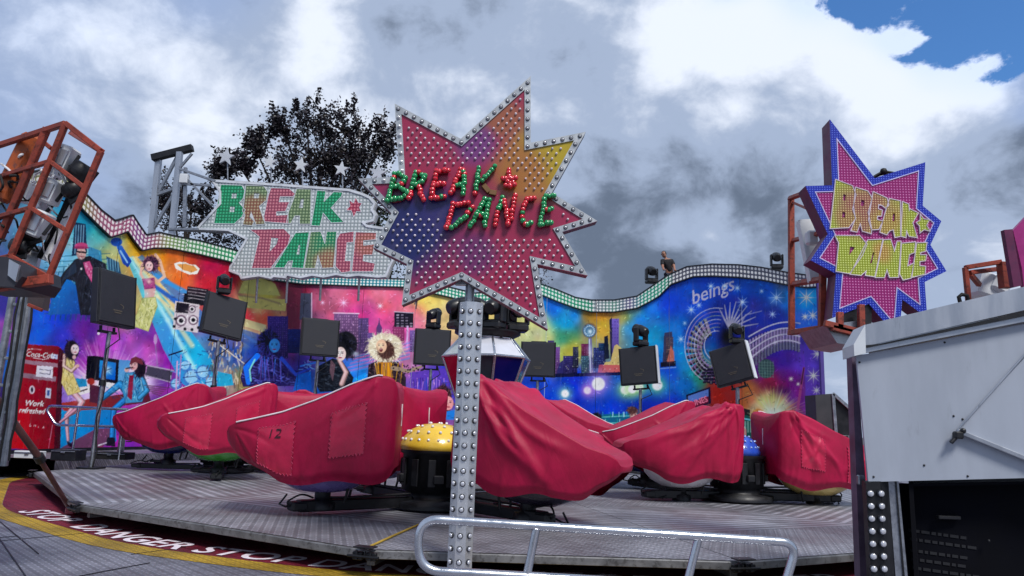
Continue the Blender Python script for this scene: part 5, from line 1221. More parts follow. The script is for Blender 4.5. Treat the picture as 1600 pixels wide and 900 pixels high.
for s in (-1, 1): mb.beam((nk.x, 7.07, nk.z+.1), (nk.x+.7*s, 7.11, nk.z+.75), .04); mb.beam((nk.x, 7.11, nk.z+.3), (nk.x+.2*s, 7.13, nk.z+1.3), .04)
obj('neck', mb, M['steel'], star)
# the pole
pt, pb_ = at(737, 474, 6.95), at(713, 889, 6.95); pc = Vector((pt.x, 6.95, 0)); pb_x = xat(713, 6.95, .1)
pole = thing('studded_pole', 'polished octagonal post studded with lamp caps, holding up the big bulb star', 'post', (pc.x, 6.95, 0))
RP = .118; mb = MB(); ph = pt.z
mb.lathe([(RP, 0.02), (RP, ph)], pc, 8, Matrix.Rotation(R_(22.5+3), 3, 'Z'), False); obj('shaft', mb, pbr('bright_alloy_post', (206, 208, 212), .28, .75, .12, 5, .06, 30, dirt=((120, 122, 126), .58, .4)), pole)
mb = MB(); mb.lathe([(.2, 0), (.2, .02)], pc, 20); mb.box(pc+Vector((0, 0, .03)), (.34, .34, .02), None, .004); obj('foot_plate', mb, M['steel'], pole)
q = MB(); q.lathe([(.026, 0), (.026, .01), (.019, .013), (.019, .020), (.013, .024), (.001, .025)], (0, 0, 0), 14); pbm = q.mesh('lamp_cap'); pbm.materials.append(pbr('lamp_cap_glass', (196, 198, 206), .14, .35, .1, 30, coat=.8)); pbm.materials.append(bpy.data.materials['dark_socket'])
for i in range(28): pbm.polygons[i].material_index = 1
for face_i, a in enumerate((-93-45, -93, -93+45)):
    ar = R_(a+3); nrm = Vector((math.cos(ar), math.sin(ar), 0)); z = .12; k = 0
    while z < ph-.04:
        for s in (0,):
            o = bpy.data.objects.new('lamp_cap', pbm); link(o, pole); o.location = nrm*(RP*math.cos(R_(22.5)))+Vector((0, 0, z)); o.rotation_euler = nrm.to_track_quat('Z', 'Y').to_euler()
        z += .112; k += 1

# ------------------------------------------------------------------ left LED sign over the wall
LS = Plane(460, 360, 21.8, R_(-8)); LP_ = at(460, 435, 21.8)
ls = thing('letter_sign', 'wide jagged white sign reading BREAK DANCE in flat green and pink letters, over the wall', 'sign', LP_)
lout = [(330,281),(440,288),(546,296),(566,302),(579,308),(587,318),(583,328),(588,336),(584,346),(571,349),(574,352),(607,357),(598,372),(600,384),(616,406),(610,418),(604,433),(590,434),(560,431),(543,433),(525,430),(506,434),(488,431),(470,435),(449,431),(447,435),(428,433),(424,436),(405,432),(377,436),(374,430),(355,423),(384,374),(357,361),(305,359),(343,318),(343,300)]
wl = led_mat('white_lamp_squares', base=s2l((176, 186, 188)), cell=.11, dot=.32, lit=s2l((232, 236, 238)), amt=.7, edge=(.3, .33, .36))
led_obj('back_board', LS, [inset(lout, -1.2)], -.01, -.16, pbr('sign_box_white', (170, 172, 176), .5), ls)
led_obj('face', LS, [lout], .0, -.008, wl, ls)
led_obj('edge_strip', LS, [lout, inset(lout, 3.2)], .03, .001, pbr('pale_edge_strip', (214, 218, 224), .35, .2), ls)
Z5 = lambda pts: [(320+x/5, 270+y/5) for x, y in pts]
L1 = [('B', [[(130,95),(290,100),(312,140),(300,200),(268,235),(315,290),(290,345),(230,398),(75,395)], [(212,160),(252,162),(248,200),(208,200)], [(198,262),(235,264),(230,308),(195,308)]], 'g'),
      ('R', [[(324,100),(460,105),(492,150),(480,215),(425,262),(470,400),(405,405),(362,300),(350,345),(385,380),(370,412),(300,405),(318,330),(300,300),(308,250)], [(385,160),(430,162),(420,200),(382,200)]], 'gr'),
      ('E', [[(520,120),(660,125),(705,165),(690,185),(590,185),(580,230),(660,230),(630,300),(560,305),(560,335),(650,330),(650,395),(470,380),(465,340),(500,180)]], 'r'),
      ('A', [[(720,128),(830,130),(825,400),(742,400),(745,335),(705,335),(672,395),(640,395),(660,300),(700,200)], [(752,205),(775,205),(768,275),(735,275)]], 'rg'),
      ('K', [[(880,140),(945,145),(930,230),(1010,150),(1075,155),(1070,180),(985,275),(1085,385),(990,390),(925,310),(900,415),(835,410)]], 'g'),
      ('STAR', [[(1130,215),(1165,240),(1180,195),(1200,235),(1228,238),(1208,270),(1220,305),(1185,302),(1165,345),(1148,295),(1108,292),(1138,260)]], 'r'),
      ('D', [[(355,445),(620,440),(670,490),(650,560),(515,745),(370,745),(430,500),(400,475)], [(520,505),(575,510),(562,560),(505,620)]], 'r'),
      ('A', [[(712,470),(815,465),(770,745),(680,740),(690,685),(652,690),(622,740),(545,740)], [(735,560),(748,560),(742,640),(715,640)]], 'g'),
      ('N', [[(830,465),(905,460),(940,560),(955,460),(1030,460),(1005,740),(920,745),(885,640),(862,745),(780,745)]], 'gr'),
      ('C', [[(1060,475),(1165,460),(1160,540),(1110,545),(1095,690),(1140,690),(1135,770),(1070,780),(1024,730),(1034,520)]], 'r'),
      ('E', [[(1182,465),(1340,470),(1335,520),(1240,530),(1240,570),(1325,560),(1310,640),(1240,640),(1235,690),(1330,710),(1315,770),(1152,770)]], 'r')]
gmat = grad_led('green_lamp_squares', LS, [(10, 150, 96), (450, 305, .3, (70, 140, 90)), (520, 412, .5, (110, 120, 100))], .10, .3, s2l((90, 205, 160)), .5)
rmat = grad_led('pink_lamp_squares', LS, [(180, 84, 110), (540, 330, .6, (186, 56, 90)), (575, 380, .6, (184, 110, 96)), (440, 385, .5, (180, 66, 104))], .10, .3, s2l((230, 170, 172)), .5)
mmat = grad_led('mixed_lamp_squares', LS, [(110, 140, 96), (398, 330, .7, (160, 106, 80)), (520, 380, .9, (20, 150, 98)), (512, 410, .6, (170, 120, 90))], .10, .3, s2l((190, 205, 165)), .5)
for ch, lp, c in L1:
    led_obj('sign_letter', LS, [Z5(l) for l in lp], .012, .001, {'g': gmat, 'r': rmat}.get(c, mmat), ls)
    led_obj('letter_outline', LS, [inset(Z5(lp[0]), -.9), Z5(lp[0])], .016, .001, M['white'], ls)
mb = MB()
for (x, y) in ((400, 437), (447, 437), (500, 433), (560, 433)): p = LS.p(x, y-6)-LS.n*.1; mb.tube([p, p+Vector((0, .1, -.8))], .035, 8)
mb.tube([LS.p(262, 356)-LS.n*.2, LS.p(600, 372)-LS.n*.2], .05, 8); obj('support', mb, M['steel'], ls)
M['silver'] = pbr('silver_paint', (196, 200, 208), .4, .2, .08)
# small stars on sticks above it
stars = []
for (x, y, r, yb, lab) in ((353, 245, 14, 284, 'small silver star on a stick, leftmost above the jagged white sign'), (421, 253, 12, 287, 'small bright star on a stick, second from the left over the jagged white sign'), (470, 258, 12, 289, 'small greyish star on a stick, middle one of five over the jagged white sign'), (533, 264, 12, 294, 'small white star on a stick above the letter K of the jagged white sign'), (590, 270, 14, 300, 'small silver star on a stick by the left tip of the big bulb star')):
    t = thing('star_on_stick', lab, 'star ornament', LS.p(x, yb), 'small stars over the white sign')
    pts = [(x+(r if k % 2 == 0 else r*.42)*math.sin(k*math.pi/5+.15), y-(r if k % 2 == 0 else r*.42)*math.cos(k*math.pi/5+.15)) for k in range(10)]
    led_obj('star', LS, [pts], .02, -.05, M['silver'] if r != 12 else M['white'], t)
    mb = MB(); mb.tube([LS.p(x+1, y+r*.4)-LS.n*.06, LS.p(x+1.5, yb+3)-LS.n*.06], .022, 6); obj('stick', mb, M['steel'], t)
# lattice mast beside it
TY = 22.3; mst = thing('lattice_mast', 'grey lattice mast with a beam across its top, left of the jagged white sign', 'mast', at(252, 365, TY))
def pxbeams(lst, Y, w, up=(0, 1, 0)):
    mb = MB()
    for (a, b) in lst:
        Ya = a[2] if len(a) > 2 else Y; Yb = b[2] if len(b) > 2 else Y; mb.beam(at(a[0], a[1], Ya), at(b[0], b[1], Yb), w, w)
    return mb
obj('upright', pxbeams([((248, 248), (236, 372))], TY, .16), M['alu'], mst); obj('upright', pxbeams([((281, 238), (268, 372))], TY-.3, .16), M['alu'], mst)
obj('top_beam', pxbeams([((238, 247), (301, 231))], TY-.1, .2), M['black'], mst)
obj('brace', pxbeams([((277, 245), (247, 302)), ((245, 304), (280, 292)), ((274, 300), (238, 360)), ((290, 262, 22), (288, 355, 22))], TY, .09), M['steel'], mst)
for sg_ in [((281, 264), (336, 283)), ((283, 287), (330, 290)), ((285, 272), (331, 320)), ((262, 358), (310, 358)), ((300, 240), (281, 262))]: obj('outrigger', pxbeams([sg_], TY-.4, .07), M['steel'], mst)
mb = MB(); c = at(288, 280, TY-.4); mb.box(c, (.25, .2, .3), None, .02); obj('bracket', mb, M['white'], mst)

# ------------------------------------------------------------------ right LED star in its red steel frame
RS = Plane(1370, 340, 7.6, R_(-4)); rbse = at(1330, 520, 7.6)
rs = thing('led_star_sign', 'magenta starburst sign with blue edge and yellow letters BREAK DANCE, above the white booth', 'sign', rbse)
ro = [(1296,187),(1366,279),(1445,254),(1441,322),(1470,346),(1453,383),(1478,424),(1444,441),(1448,497),(1409,468),(1404,530),(1357,475),(1300,497),(1306,428),(1266,407),(1293,366),(1258,291),(1300,290)]
bo = inset(ro, 10.5); lo_ = inset(ro, 9.2)
led_obj('box', RS, [ro], -.002, -.24, pbr('dark_purple_casing', (92, 16, 66), .5, .0, .2, 3, dirt=((40, 16, 60), .5, .5)), rs)
led_obj('blue_border', RS, [ro, lo_], .012, .0, led_mat('blue_lamp_dots', base=s2l((24, 44, 176)), cell=.026, dot=.27, lit=s2l((120, 150, 250)), amt=.55, edge=(.45, .45, .6)), rs)
led_obj('white_line', RS, [lo_, bo], .016, .0, pbr('pale_lamp_line', (196, 190, 232), .3), rs)
led_obj('face', RS, [bo], .008, .0, led_mat('magenta_lamp_dots', base=s2l((158, 20, 112)), cell=.030, dot=.24, lit=s2l((236, 160, 220)), amt=.65, edge=(.4, .4, .5)), rs)
Z4 = lambda pts: [(1270+x/4.738, 260+y/4.738) for x, y in pts]
ym = grad_led('yellow_lamp_letters', RS, [(172, 186, 44), (1350, 330, .42, (170, 100, 84)), (1325, 345, .2, (176, 130, 70)), (1385, 345, .25, (186, 150, 60)), (1380, 395, .16, (196, 150, 60))], .026, .25, s2l((232, 236, 170)), .5)
L2 = [[[(165,105),(285,150),(310,215),(285,320),(308,390),(260,455),(125,462),(150,240)], [(220,208),(240,213),(236,260),(218,256)], [(215,340),(236,345),(232,385),(212,380)]],
      [[(312,162),(400,190),(430,240),(400,345),(425,460),(425,500),(362,482),(345,420),(320,488),(278,478),(312,390),(298,300)], [(352,250),(378,258),(370,300),(348,295)]],
      [[(442,195),(540,240),(553,290),(533,312),(505,290),(478,285),(475,320),(505,330),(500,370),(470,370),(468,400),(508,410),(480,468),(430,472),(408,400)]],
      [[(562,245),(638,262),(640,520),(602,528),(590,470),(560,480),(540,508),(492,490),(530,350)], [(588,350),(602,352),(600,410),(582,408)]],
      [[(658,268),(700,285),(706,340),(712,322),(770,350),(730,420),(762,528),(706,520),(684,470),(680,528),(648,520)]],
      [[(790,365),(812,395),(852,400),(832,440),(855,480),(815,470),(788,492),(785,445),(762,420),(790,402)]],
      [[(162,518),(340,518),(392,580),(358,660),(265,795),(168,778),(188,570)], [(270,595),(308,602),(265,660)]],
      [[(402,550),(508,545),(450,818),(385,808),(392,770),(350,808),(274,800)], [(440,640),(450,640),(430,720),(418,720)]],
      [[(518,550),(568,546),(598,640),(618,560),(643,560),(625,822),(562,824),(542,760),(522,824),(458,824)]],
      [[(652,575),(750,565),(742,640),(705,655),(692,745),(738,722),(718,828),(662,842),(638,800)]],
      [[(764,572),(834,570),(825,630),(787,640),(787,660),(830,660),(825,700),(782,705),(782,740),(825,745),(820,800),(728,822)]]]
for lp in L2:
    led_obj('sign_letter', RS, [Z4(l) for l in lp], .022, .008, ym, rs); led_obj('letter_outline', RS, [inset(Z4(lp[0]), -1.2), Z4(lp[0])], .026, .008, pbr('pale_outline', (206, 192, 206), .35) if 'pale_outline' not in bpy.data.materials else bpy.data.materials['pale_outline'], rs)
mb = MB(); cpts = [RS.p(x, y)-RS.n*.12 for x, y in ((1366, 276), (1376, 268), (1388, 262), (1402, 264), (1408, 266))]; mb.tube(fillet(cpts, .05), .014, 6); mb.tube([p+Vector((0, .03, -.015)) for p in fillet(cpts[1:], .05)], .012, 6); mb.ball(cpts[2], .04, 8, 4); obj('cable_coil', mb, M['rubber'], rs)
fr = thing('open_steel_cage', 'open red steel box frame standing behind the magenta starburst sign', 'steel frame', at(1260, 520, 7.9))
FY, FB = 7.95, 9.0
def frame_lines(mb, segs, w):
    for a, b in segs: mb.beam(at(*a), at(*b), w, w, up=(0, 1, 0))
for nm, segs, w in (('upright', [((1236, 308, FB), (1237, 522, FB))], .065), ('upright', [((1288, 298, FY), (1284, 520, FY))], .065), ('cross_bar', [((1234, 310, FB), (1278, 294, FY))], .05), ('cross_bar', [((1238, 376, FB), (1284, 364, FY))], .045), ('cross_bar', [((1238, 444, FB), (1286, 436, FY))], .055), ('cross_bar', [((1234, 520, FB), (1290, 512, FY))], .06), ('cross_bar', [((1238, 316, FB), (1270, 330, FY))], .03), ('base_bar', [((1244, 519, FB), (1300, 531, FY))], .04)):
    mb = MB(); frame_lines(mb, segs, w); obj(nm, mb, M['redsteel'], fr)
mb = MB(); a = at(1256, 345, 8.4); b = at(1275, 440, 8.3); mb.beam(a, b, .16, .1); mb.box(at(1268, 372, 8.2), (.12, .12, .16), None, .02); obj('strap_bundle', mb, M['white'], fr)
bx = thing('sign_base_box', 'grey and red steel base box beneath the magenta starburst sign', 'steel box', at(1330, 515, 7.7))
mb = MB(); cs = [(1286, 505), (1350, 470), (1350, 520), (1345, 540), (1310, 538), (1292, 522)]; mb.prism([[at(x, y, 7.55) for x, y in ((1290, 508), (1348, 500), (1350, 524), (1344, 541), (1308, 536))]], (0, .7, 0)); obj('body', mb, M['steel'], bx)
mb = MB()
for s in (((1288, 505), (1348, 520)), ((1312, 488), (1312, 512)), ((1345, 476), (1346, 520)), ((1300, 512), (1350, 524))): mb.beam(at(*s[0], 7.5), at(*s[1], 7.5), .06, .06)
obj('red_member', mb, M['redsteel'], bx)
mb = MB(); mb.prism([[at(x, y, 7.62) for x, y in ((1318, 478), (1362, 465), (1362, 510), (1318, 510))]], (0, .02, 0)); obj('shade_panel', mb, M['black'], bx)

# ------------------------------------------------------------------ box speakers on stands around the ride
def make_spk():
    t = thing('box_speaker', 'x', 'loudspeaker')
    mb = MB(); mb.box((0, -.07, .575), (1.15, .17, 1.15), None, .015); obj('cabinet', mb, pbr('charcoal_cabinet', (34, 36, 44), .5, 0, .15, 3, .15, 60), t)
    mb = MB(); mb.box((0, -.168, .575), (1.06, .02, 1.06), None, .008); obj('grille', mb, pbr('charcoal_grille', (40, 42, 50), .65, .1, .12, 3, .4, 220), t)
    for s in (-1, 1): mb = MB(); mb.box((s*.56, -.165, .575), (.03, .03, 1.15), None, .006); obj('side_rail', mb, M['black'], t)
    mb = MB(); mb.beam((.07, -.182, .47), (.18, -.182, .43), .012, .004, up=(0, 1, 0), bev=0); mb.beam((.18, -.182, .43), (.15, -.182, .38), .012, .004, up=(0, 1, 0), bev=0)
    for k, (x0, x1, z) in enumerate(((-.13, .13, .32), (-.09, .10, .275))):
        x = x0
        while x < x1: mb.box((x, -.182, z), (.014, .004, .022), None); x += .023
    obj('maker_marking', mb, pbr('gold_print', (104, 96, 82), .5), t)
    mb = MB(); mb.box((0, .05, 1.17), (.5, .1, .04), None, .01); mb.tube([(-.2, .05, -.12), (-.2, .05, 0)], .03, 8); mb.tube([(.2, .05, -.12), (.2, .05, 0)], .03, 8); mb.box((0, .05, -.12), (.5, .1, .05), None, .01); obj('bracket', mb, M['black'], t)
    return t
def make_stand(loc, h, lab):
    t = thing('speaker_stand', lab, 'stand', loc, 'stands under the box speakers'); l = Vector(loc)
    mb = MB(); mb.tube([l, l+Vector((0, 0, h))], .045, 10); obj('pole', mb, M['steel'], t)
    mb = MB(); mb.box(l+Vector((0, 0, .02)), (.4, .4, .03), None, .006); obj('base_plate', mb, M['black'], t)
    mb = MB(); pts = [l+Vector((.05*math.sin(k*1.7)+.05, -.05, h*k/8)) for k in range(8)]+[l+Vector((.3, -.12, h-.15)), l+Vector((.2, -.05, h+.1))]; mb.tube(pts, .014, 6); obj('cable', mb, M['rubber'], t)
    mb = MB(); mb.lathe([(.07, h*.6), (.07, h*.6+.12)], l, 12); obj('collar', mb, M['black'], t)
def make_head():
    t = thing('moving_head_light', 'x', 'stage light')
    mb = MB(); mb.box((0, 0, .06), (.34, .28, .12), None, .03); obj('base', mb, M['blackp'], t)
    mb = MB()
    for s in (-1, 1): mb.box((s*.16, 0, .28), (.06, .18, .36), None, .025)
    mb.box((0, 0, .13), (.34, .18, .05), None, .02); obj('yoke', mb, M['blackp'], t)
    mb = MB(); R = Matrix.Rotation(R_(-70), 3, 'X'); mb.lathe([(.09, -.2), (.12, -.16), (.135, -.05), (.135, .08), (.12, .17), (.125, .19), (.10, .20)], (0, 0, .38), 20, R); mb.lathe([(.14, .0), (.14, .03)], (0, 0, .38), 20, R); obj('head', mb, M['blackp'], t)
    mb = MB(); mb.ball(Vector((0, 0, .38))+R @ Vector((0, 0, .185)), .095, 16, 4, R @ Vector((0, 0, 1)), True, .4); obj('lens', mb, pbr('glass_lens', (190, 196, 210), .05, .3, .05, coat=1), t)
    return t
spk0 = make_spk(); hd0 = make_head(); fs, fh = True, True
def put_spk(px0, px1, py0, py1, Y, yaw, lab, stand, tilt=0., foot=None, roll=0.):
    global fs
    cx, cy = (px0+px1)/2, (py0+py1)/2; c = at(cx, cy, Y); hgt = (py1-py0)/FPX*Y; sc = hgt/1.15*.97
    loc = Vector((c.x, Y, c.z-.575*sc)); t = spk0 if fs else dup(spk0); fs = False
    t.location = loc; t.scale = (sc,)*3; t.rotation_euler = (R_(tilt), R_(roll), R_(yaw)); t['label'] = lab; t['group'] = 'box speakers round the ride'
    fz = (.42 if math.hypot(c.x-DC.x, Y-DC.y) > 9.2 else DZ) if foot is None else foot; make_stand((c.x, Y+.02, fz), loc.z-.12*sc-fz+.0, stand)
    return loc, sc, t
SPK = [(148, 206, 424, 512, 15.4, 80, 'leftmost and largest black box speaker, high before the purple mural rays', 'steel pole under the leftmost box speaker, by the painted seated figures', -6),
       (312, 378, 460, 528, 17.2, 46, 'black box speaker tilted beside the painted boombox', 'steel pole behind the second covered car from the left', -8, None, 8),
       (470, 528, 498, 558, 20.6, 26, 'black box speaker in front of the painted pink city towers', 'thin pole rising behind the number 12 car', -3),
       (646, 704, 514, 572, 22.5, 12, 'black box speaker right of the painted blonde singer', 'thin pole before the brown haired painted woman', 0),
       (815, 867, 534, 590, 22.5, -4, 'black box speaker just right of the faceted mirror lamp', 'thin pole behind the car right of the studded pole', 0),
       (972, 1030, 542, 602, 20.5, -24, 'black box speaker in front of the painted blue skyline and tower ball', 'thin pole in front of the painted glowing orbs', -2, None, -5),
       (1120, 1184, 538, 600, 16.8, -38, 'black box speaker with a bright silver side edge before the painted crescent', 'leaning steel pole by the painted diner', -4, None, -15)]
sl = []
for e in SPK: sl.append(put_spk(*e[:8], *(e[8:])))
for k in (5, 6):
    mb = MB(); mb.box((.60, -.07, .575), (.04, .2, 1.17), None, .008); o = obj('silver_edge', mb, M['white']); o.parent = sl[k][2]
def put_head(px, py_base, Y, hpx, lab, yaw=0., tiltx=0.):
    global fh
    c = at(px, py_base, Y); sc = hpx/FPX*Y/.56; t = hd0 if fh else dup(hd0); fh = False; t.location = (c.x, Y, c.z); t.scale = (sc,)*3; t.rotation_euler = (0, 0, R_(yaw)); t['label'] = lab; t['group'] = 'black moving stage lights'
for px, k, hp, lab in ((356, 1, 34, 'black moving stage light on the tilted speaker beside the boombox'), (676, 3, 34, 'black moving stage light on the speaker right of the blonde singer'), (996, 5, 36, 'black moving stage light on the speaker before the blue skyline'), (1136, 6, 34, 'black moving stage light on the speaker with the silver edge')):
    loc, sc, t = sl[k]; c = Vector((loc.x, loc.y, loc.z+1.19*sc)); h = hd0 if fh else dup(hd0); fh = False
    h.location = c; s2 = hp/FPX*loc.y/.56; h.scale = (s2,)*3; h['label'] = lab; h['group'] = 'black moving stage lights'; h.rotation_euler = (0, 0, R_(rnd.uniform(-40, 40)))
put_head(1018, 443, 26.3, 30, 'black moving stage light on the wall crest beside the leaning man', 10); put_head(1214, 421, 23.6, 30, 'black moving stage light alone on the wall crest left of the magenta sign', -10)

# ------------------------------------------------------------------ centre column: mirror lamp and crown of stage lights
gx = xat(759, 15.6, 2.4); gc = Vector((gx, 15.6, 0)); gm = thing('mirror_lamp', 'faceted lantern of red, navy and mirror panels at the ride centre behind the studded pole', 'lantern', (gx, 15.6, DZ))
z0, z1, z2, z3 = at(759, 626, 15.6).z, at(759, 560, 15.6).z, at(759, 530, 15.6).z, 3.3
prof = [(.42, 1.45), (.93, z1), (.58, z2)]; NG_ = 8; cols = [('red', (150, 16, 44)), ('navy', (14, 18, 84)), ('mirror', (60, 64, 74)), ('navy', (10, 12, 60)), ('red', (150, 16, 44)), ('navy', (14, 18, 84)), ('red', (150, 16, 44)), ('mirror', (70, 74, 84))]
gmats = {k: pbr(k+'_facet', c, .14, .15, .1, 2, coat=.5) for k, c in (('red', (158, 14, 46)), ('navy', (16, 18, 92)), ('mirror', (52, 56, 66)), ('white', (208, 210, 220)))}
def gp(k, j): a = 2*math.pi*k/NG_+R_(12); r, z = prof[j]; return gc+Vector((r*math.cos(a), r*math.sin(a), z))
order = ['navy', 'mirror', 'red', 'navy', 'red', 'mirror', 'navy', 'mirror']
for k in range(NG_):
    mb = MB(); mb.add([gp(k, 0), gp(k+1, 0), gp(k+1, 1), gp(k, 1)], [(0, 1, 2, 3)]); obj('lower_facet', mb, gmats[order[k]], gm)
    mb = MB(); mb.add([gp(k, 1), gp(k+1, 1), gp(k+1, 2), gp(k, 2)], [(0, 1, 2, 3)]); obj('upper_facet', mb, gmats[('white', 'mirror')[k % 2] if k != 5 else 'white'], gm)
mb = MB()
for k in range(NG_):
    mb.tube([gp(k, 0), gp(k, 1)], .028, 6); mb.tube([gp(k, 1), gp(k, 2)], .024, 6); mb.tube([gp(k, 1), gp(k+1, 1)], .028, 6); mb.tube([gp(k, 2), gp(k+1, 2)], .022, 6); mb.tube([gp(k, 0), gp(k+1, 0)], .028, 6)
obj('silver_edging', mb, M['chrome'], gm)
mb = MB(); mb.lathe([(.6, 0), (.6, .3), (.36, .4), (.36, 1.3), (.42, 1.42)], gc+Vector((0, 0, DZ-.2)), 24); mb.lathe([(.56, z2-.02), (.56, z2+.03), (.7, z2+.1), (.7, z2+.16)], gc, 24); obj('column', mb, M['black'], gm)
ring_labels = ['black moving stage light at the left of the crown above the mirror lamp', 'black moving stage light above the mirror lamp, just right of the studded pole', 'black moving stage light at the right of the crown above the mirror lamp', 'black moving stage light at the rear of the crown above the mirror lamp', 'black moving stage light in the crown, hidden by the studded pole']
for i, (px, Y, hp) in enumerate(((716, 15.3, 54), (772, 15.1, 54), (808, 15.5, 56), (790, 16.1, 56), (745, 15.2, 54))):
    h = dup(hd0); c = at(px, 500, Y); s2 = hp/FPX*Y/.56; h.location = (c.x, Y, z2+.16); h.scale = (s2,)*3; h['label'] = ring_labels[i]; h['group'] = 'black moving stage lights'; h.rotation_euler = (0, 0, R_(-60+35*i))

# ------------------------------------------------------------------ white ticket booth at right
BY = 5.2
BP = Plane(1340, 650, BY, R_(-10))
booth = thing('ticket_booth', 'white panelled booth with silver roof edge and a dark open counter below, at the right', 'booth', at(1500, 700, BY))
def slab(name, pts, d, mat, lift=0., parent=booth, pl=BP, hole=None):
    mb = MB(); mb.prism([[pl.p(x, y, lift) for x, y in pts]]+([[pl.p(x, y, lift) for x, y in hole]] if hole else []), pl.n*(-d)); return obj(name, mb, mat, parent)
M['booth'] = pbr('grey_white_booth_paint', (158, 165, 178), .38, 0, .06, 2.2, .05, 8, dirt=((118, 122, 130), .58, .3), stretch=(2.2, 2.2, .5))
slab('front_panel', [(1338, 556), (1700, 487), (1700, 746), (1600, 747), (1357, 753)], .03, M['booth'])
slab('roof_fascia', [(1350, 508), (1700, 424), (1700, 462), (1352, 541)], .10, M['alu'], .06)
slab('roof_fascia', [(1336, 541), (1376, 537), (1700, 464), (1700, 474), (1336, 547)], .06, M['black'], .068)
slab('roof_fascia', [(1334, 543), (1700, 466), (1700, 483), (1337, 554)], .09, M['alu'], .05)
slab('corner_cap', [(1334, 538), (1352, 507), (1353, 552), (1335, 556)], .3, M['white'], .09)
slab('hatch', [(1495, 673), (1700, 393+60), (1700, 752), (1600, 714)], .012, M['booth'], .02)
mb = MB(); mb.beam(BP.p(1495, 673, .03), BP.p(1700, 443, .03), .014, .012); mb.beam(BP.p(1495, 673, .035), BP.p(1700, 756, .035), .03, .03); obj('hatch_rail', mb, M['alu'], booth)
mb = MB(); q = BP.p(1497, 680, .05); mb.box(q, (.06, .05, .05), None, .01); mb.tube([q, q+Vector((-.05, 0, -.05))], .014, 8); mb.ball(q+Vector((.03, -.01, .03)), .02, 8, 4); obj('hatch_latch', mb, M['blackp'], booth)
mb = MB()
for x, y in ((1476, 535), (1490, 650), (1444, 727), (1512, 744), (1504, 655), (1343, 566), (1365, 745)): mb.ball(BP.p(x, y, .0), .008, 8, 3, BP.n, True)
obj('rivet', mb, M['blackp'], booth)
# roof sheet, sides, dark inside
roof0 = [BP.p(1350, 508, .05), BP.p(1700, 424, .05)]; back = Vector((ray(1342, 650).x, ray(1342, 650).y, 0)).normalized()*1.6+Vector((.12, 0, 0))
mb = MB(); p0, p1 = BP.p(1352, 530, .0), BP.p(1700, 448, .0); mb.prism([[p0, p1, p1+back+Vector((0, 0, -.12)), p0+back+Vector((0, 0, -.12))]], (0, 0, -.04)); obj('roof', mb, M['white'], booth)
mb = MB(); L0, L1 = BP.p(1341, 556, -.04), BP.p(1357, 752, -.04); mb.prism([[L0, L1, L1+back, L0+back]], BP.x*.03); a, b = BP.p(1700, 480, -.04), BP.p(1700, 750, -.04); mb.prism([[a, b, b+back, a+back]], BP.x*.03); obj('side_wall', mb, M['booth'], booth)
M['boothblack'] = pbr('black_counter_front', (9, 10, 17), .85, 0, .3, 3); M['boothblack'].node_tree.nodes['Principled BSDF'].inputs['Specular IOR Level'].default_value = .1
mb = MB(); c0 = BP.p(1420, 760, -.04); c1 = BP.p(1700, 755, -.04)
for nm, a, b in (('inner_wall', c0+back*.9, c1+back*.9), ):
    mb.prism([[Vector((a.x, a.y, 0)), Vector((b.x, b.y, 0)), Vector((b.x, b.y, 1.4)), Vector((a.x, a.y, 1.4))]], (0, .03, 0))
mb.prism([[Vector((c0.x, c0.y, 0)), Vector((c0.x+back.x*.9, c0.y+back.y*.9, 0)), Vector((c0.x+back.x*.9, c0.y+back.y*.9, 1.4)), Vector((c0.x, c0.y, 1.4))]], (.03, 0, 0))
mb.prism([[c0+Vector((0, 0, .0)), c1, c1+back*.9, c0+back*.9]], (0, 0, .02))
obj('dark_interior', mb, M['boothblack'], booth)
slab('counter_front', [(1404, 756), (1700, 748), (1700, 930), (1424, 930)], .03, M['boothblack'], -.22)
# faded rules lettering on the counter front (too dark to read in the photo: broken dashes)
mb = MB()
for r_ in range(5):
    x = 1420+r_*1.5; y = 826+r_*13.5+(4 if r_ > 1 else 0)
    while x < 1505+((r_*17) % 25):
        w = rnd.uniform(5, 14); s = .14
        mb.prism([[BP.p(x, y+(x-1420)*s, -.215), BP.p(x+w, y+(x+w-1420)*s, -.215), BP.p(x+w, y+4.5+(x+w-1420)*s, -.215), BP.p(x, y+4.5+(x-1420)*s, -.215)]], BP.n*-.003); x += w+3
obj('faded_notice', mb, pbr('faded_grey_print', (20, 22, 29), .8), booth)
mb = MB(); 
for x, y, w, h in ((1465, 806, 34, 5),): c = BP.p(x+w/2, y+h/2, -.18); mb.box(c, (w*.0045, .04, h*.0045), None, .004)
mb.ball(BP.p(1545, 845, -.17), .01, 8, 4); obj('dim_fitting', mb, pbr('dull_dark_fitting', (20, 21, 28), .6), booth)
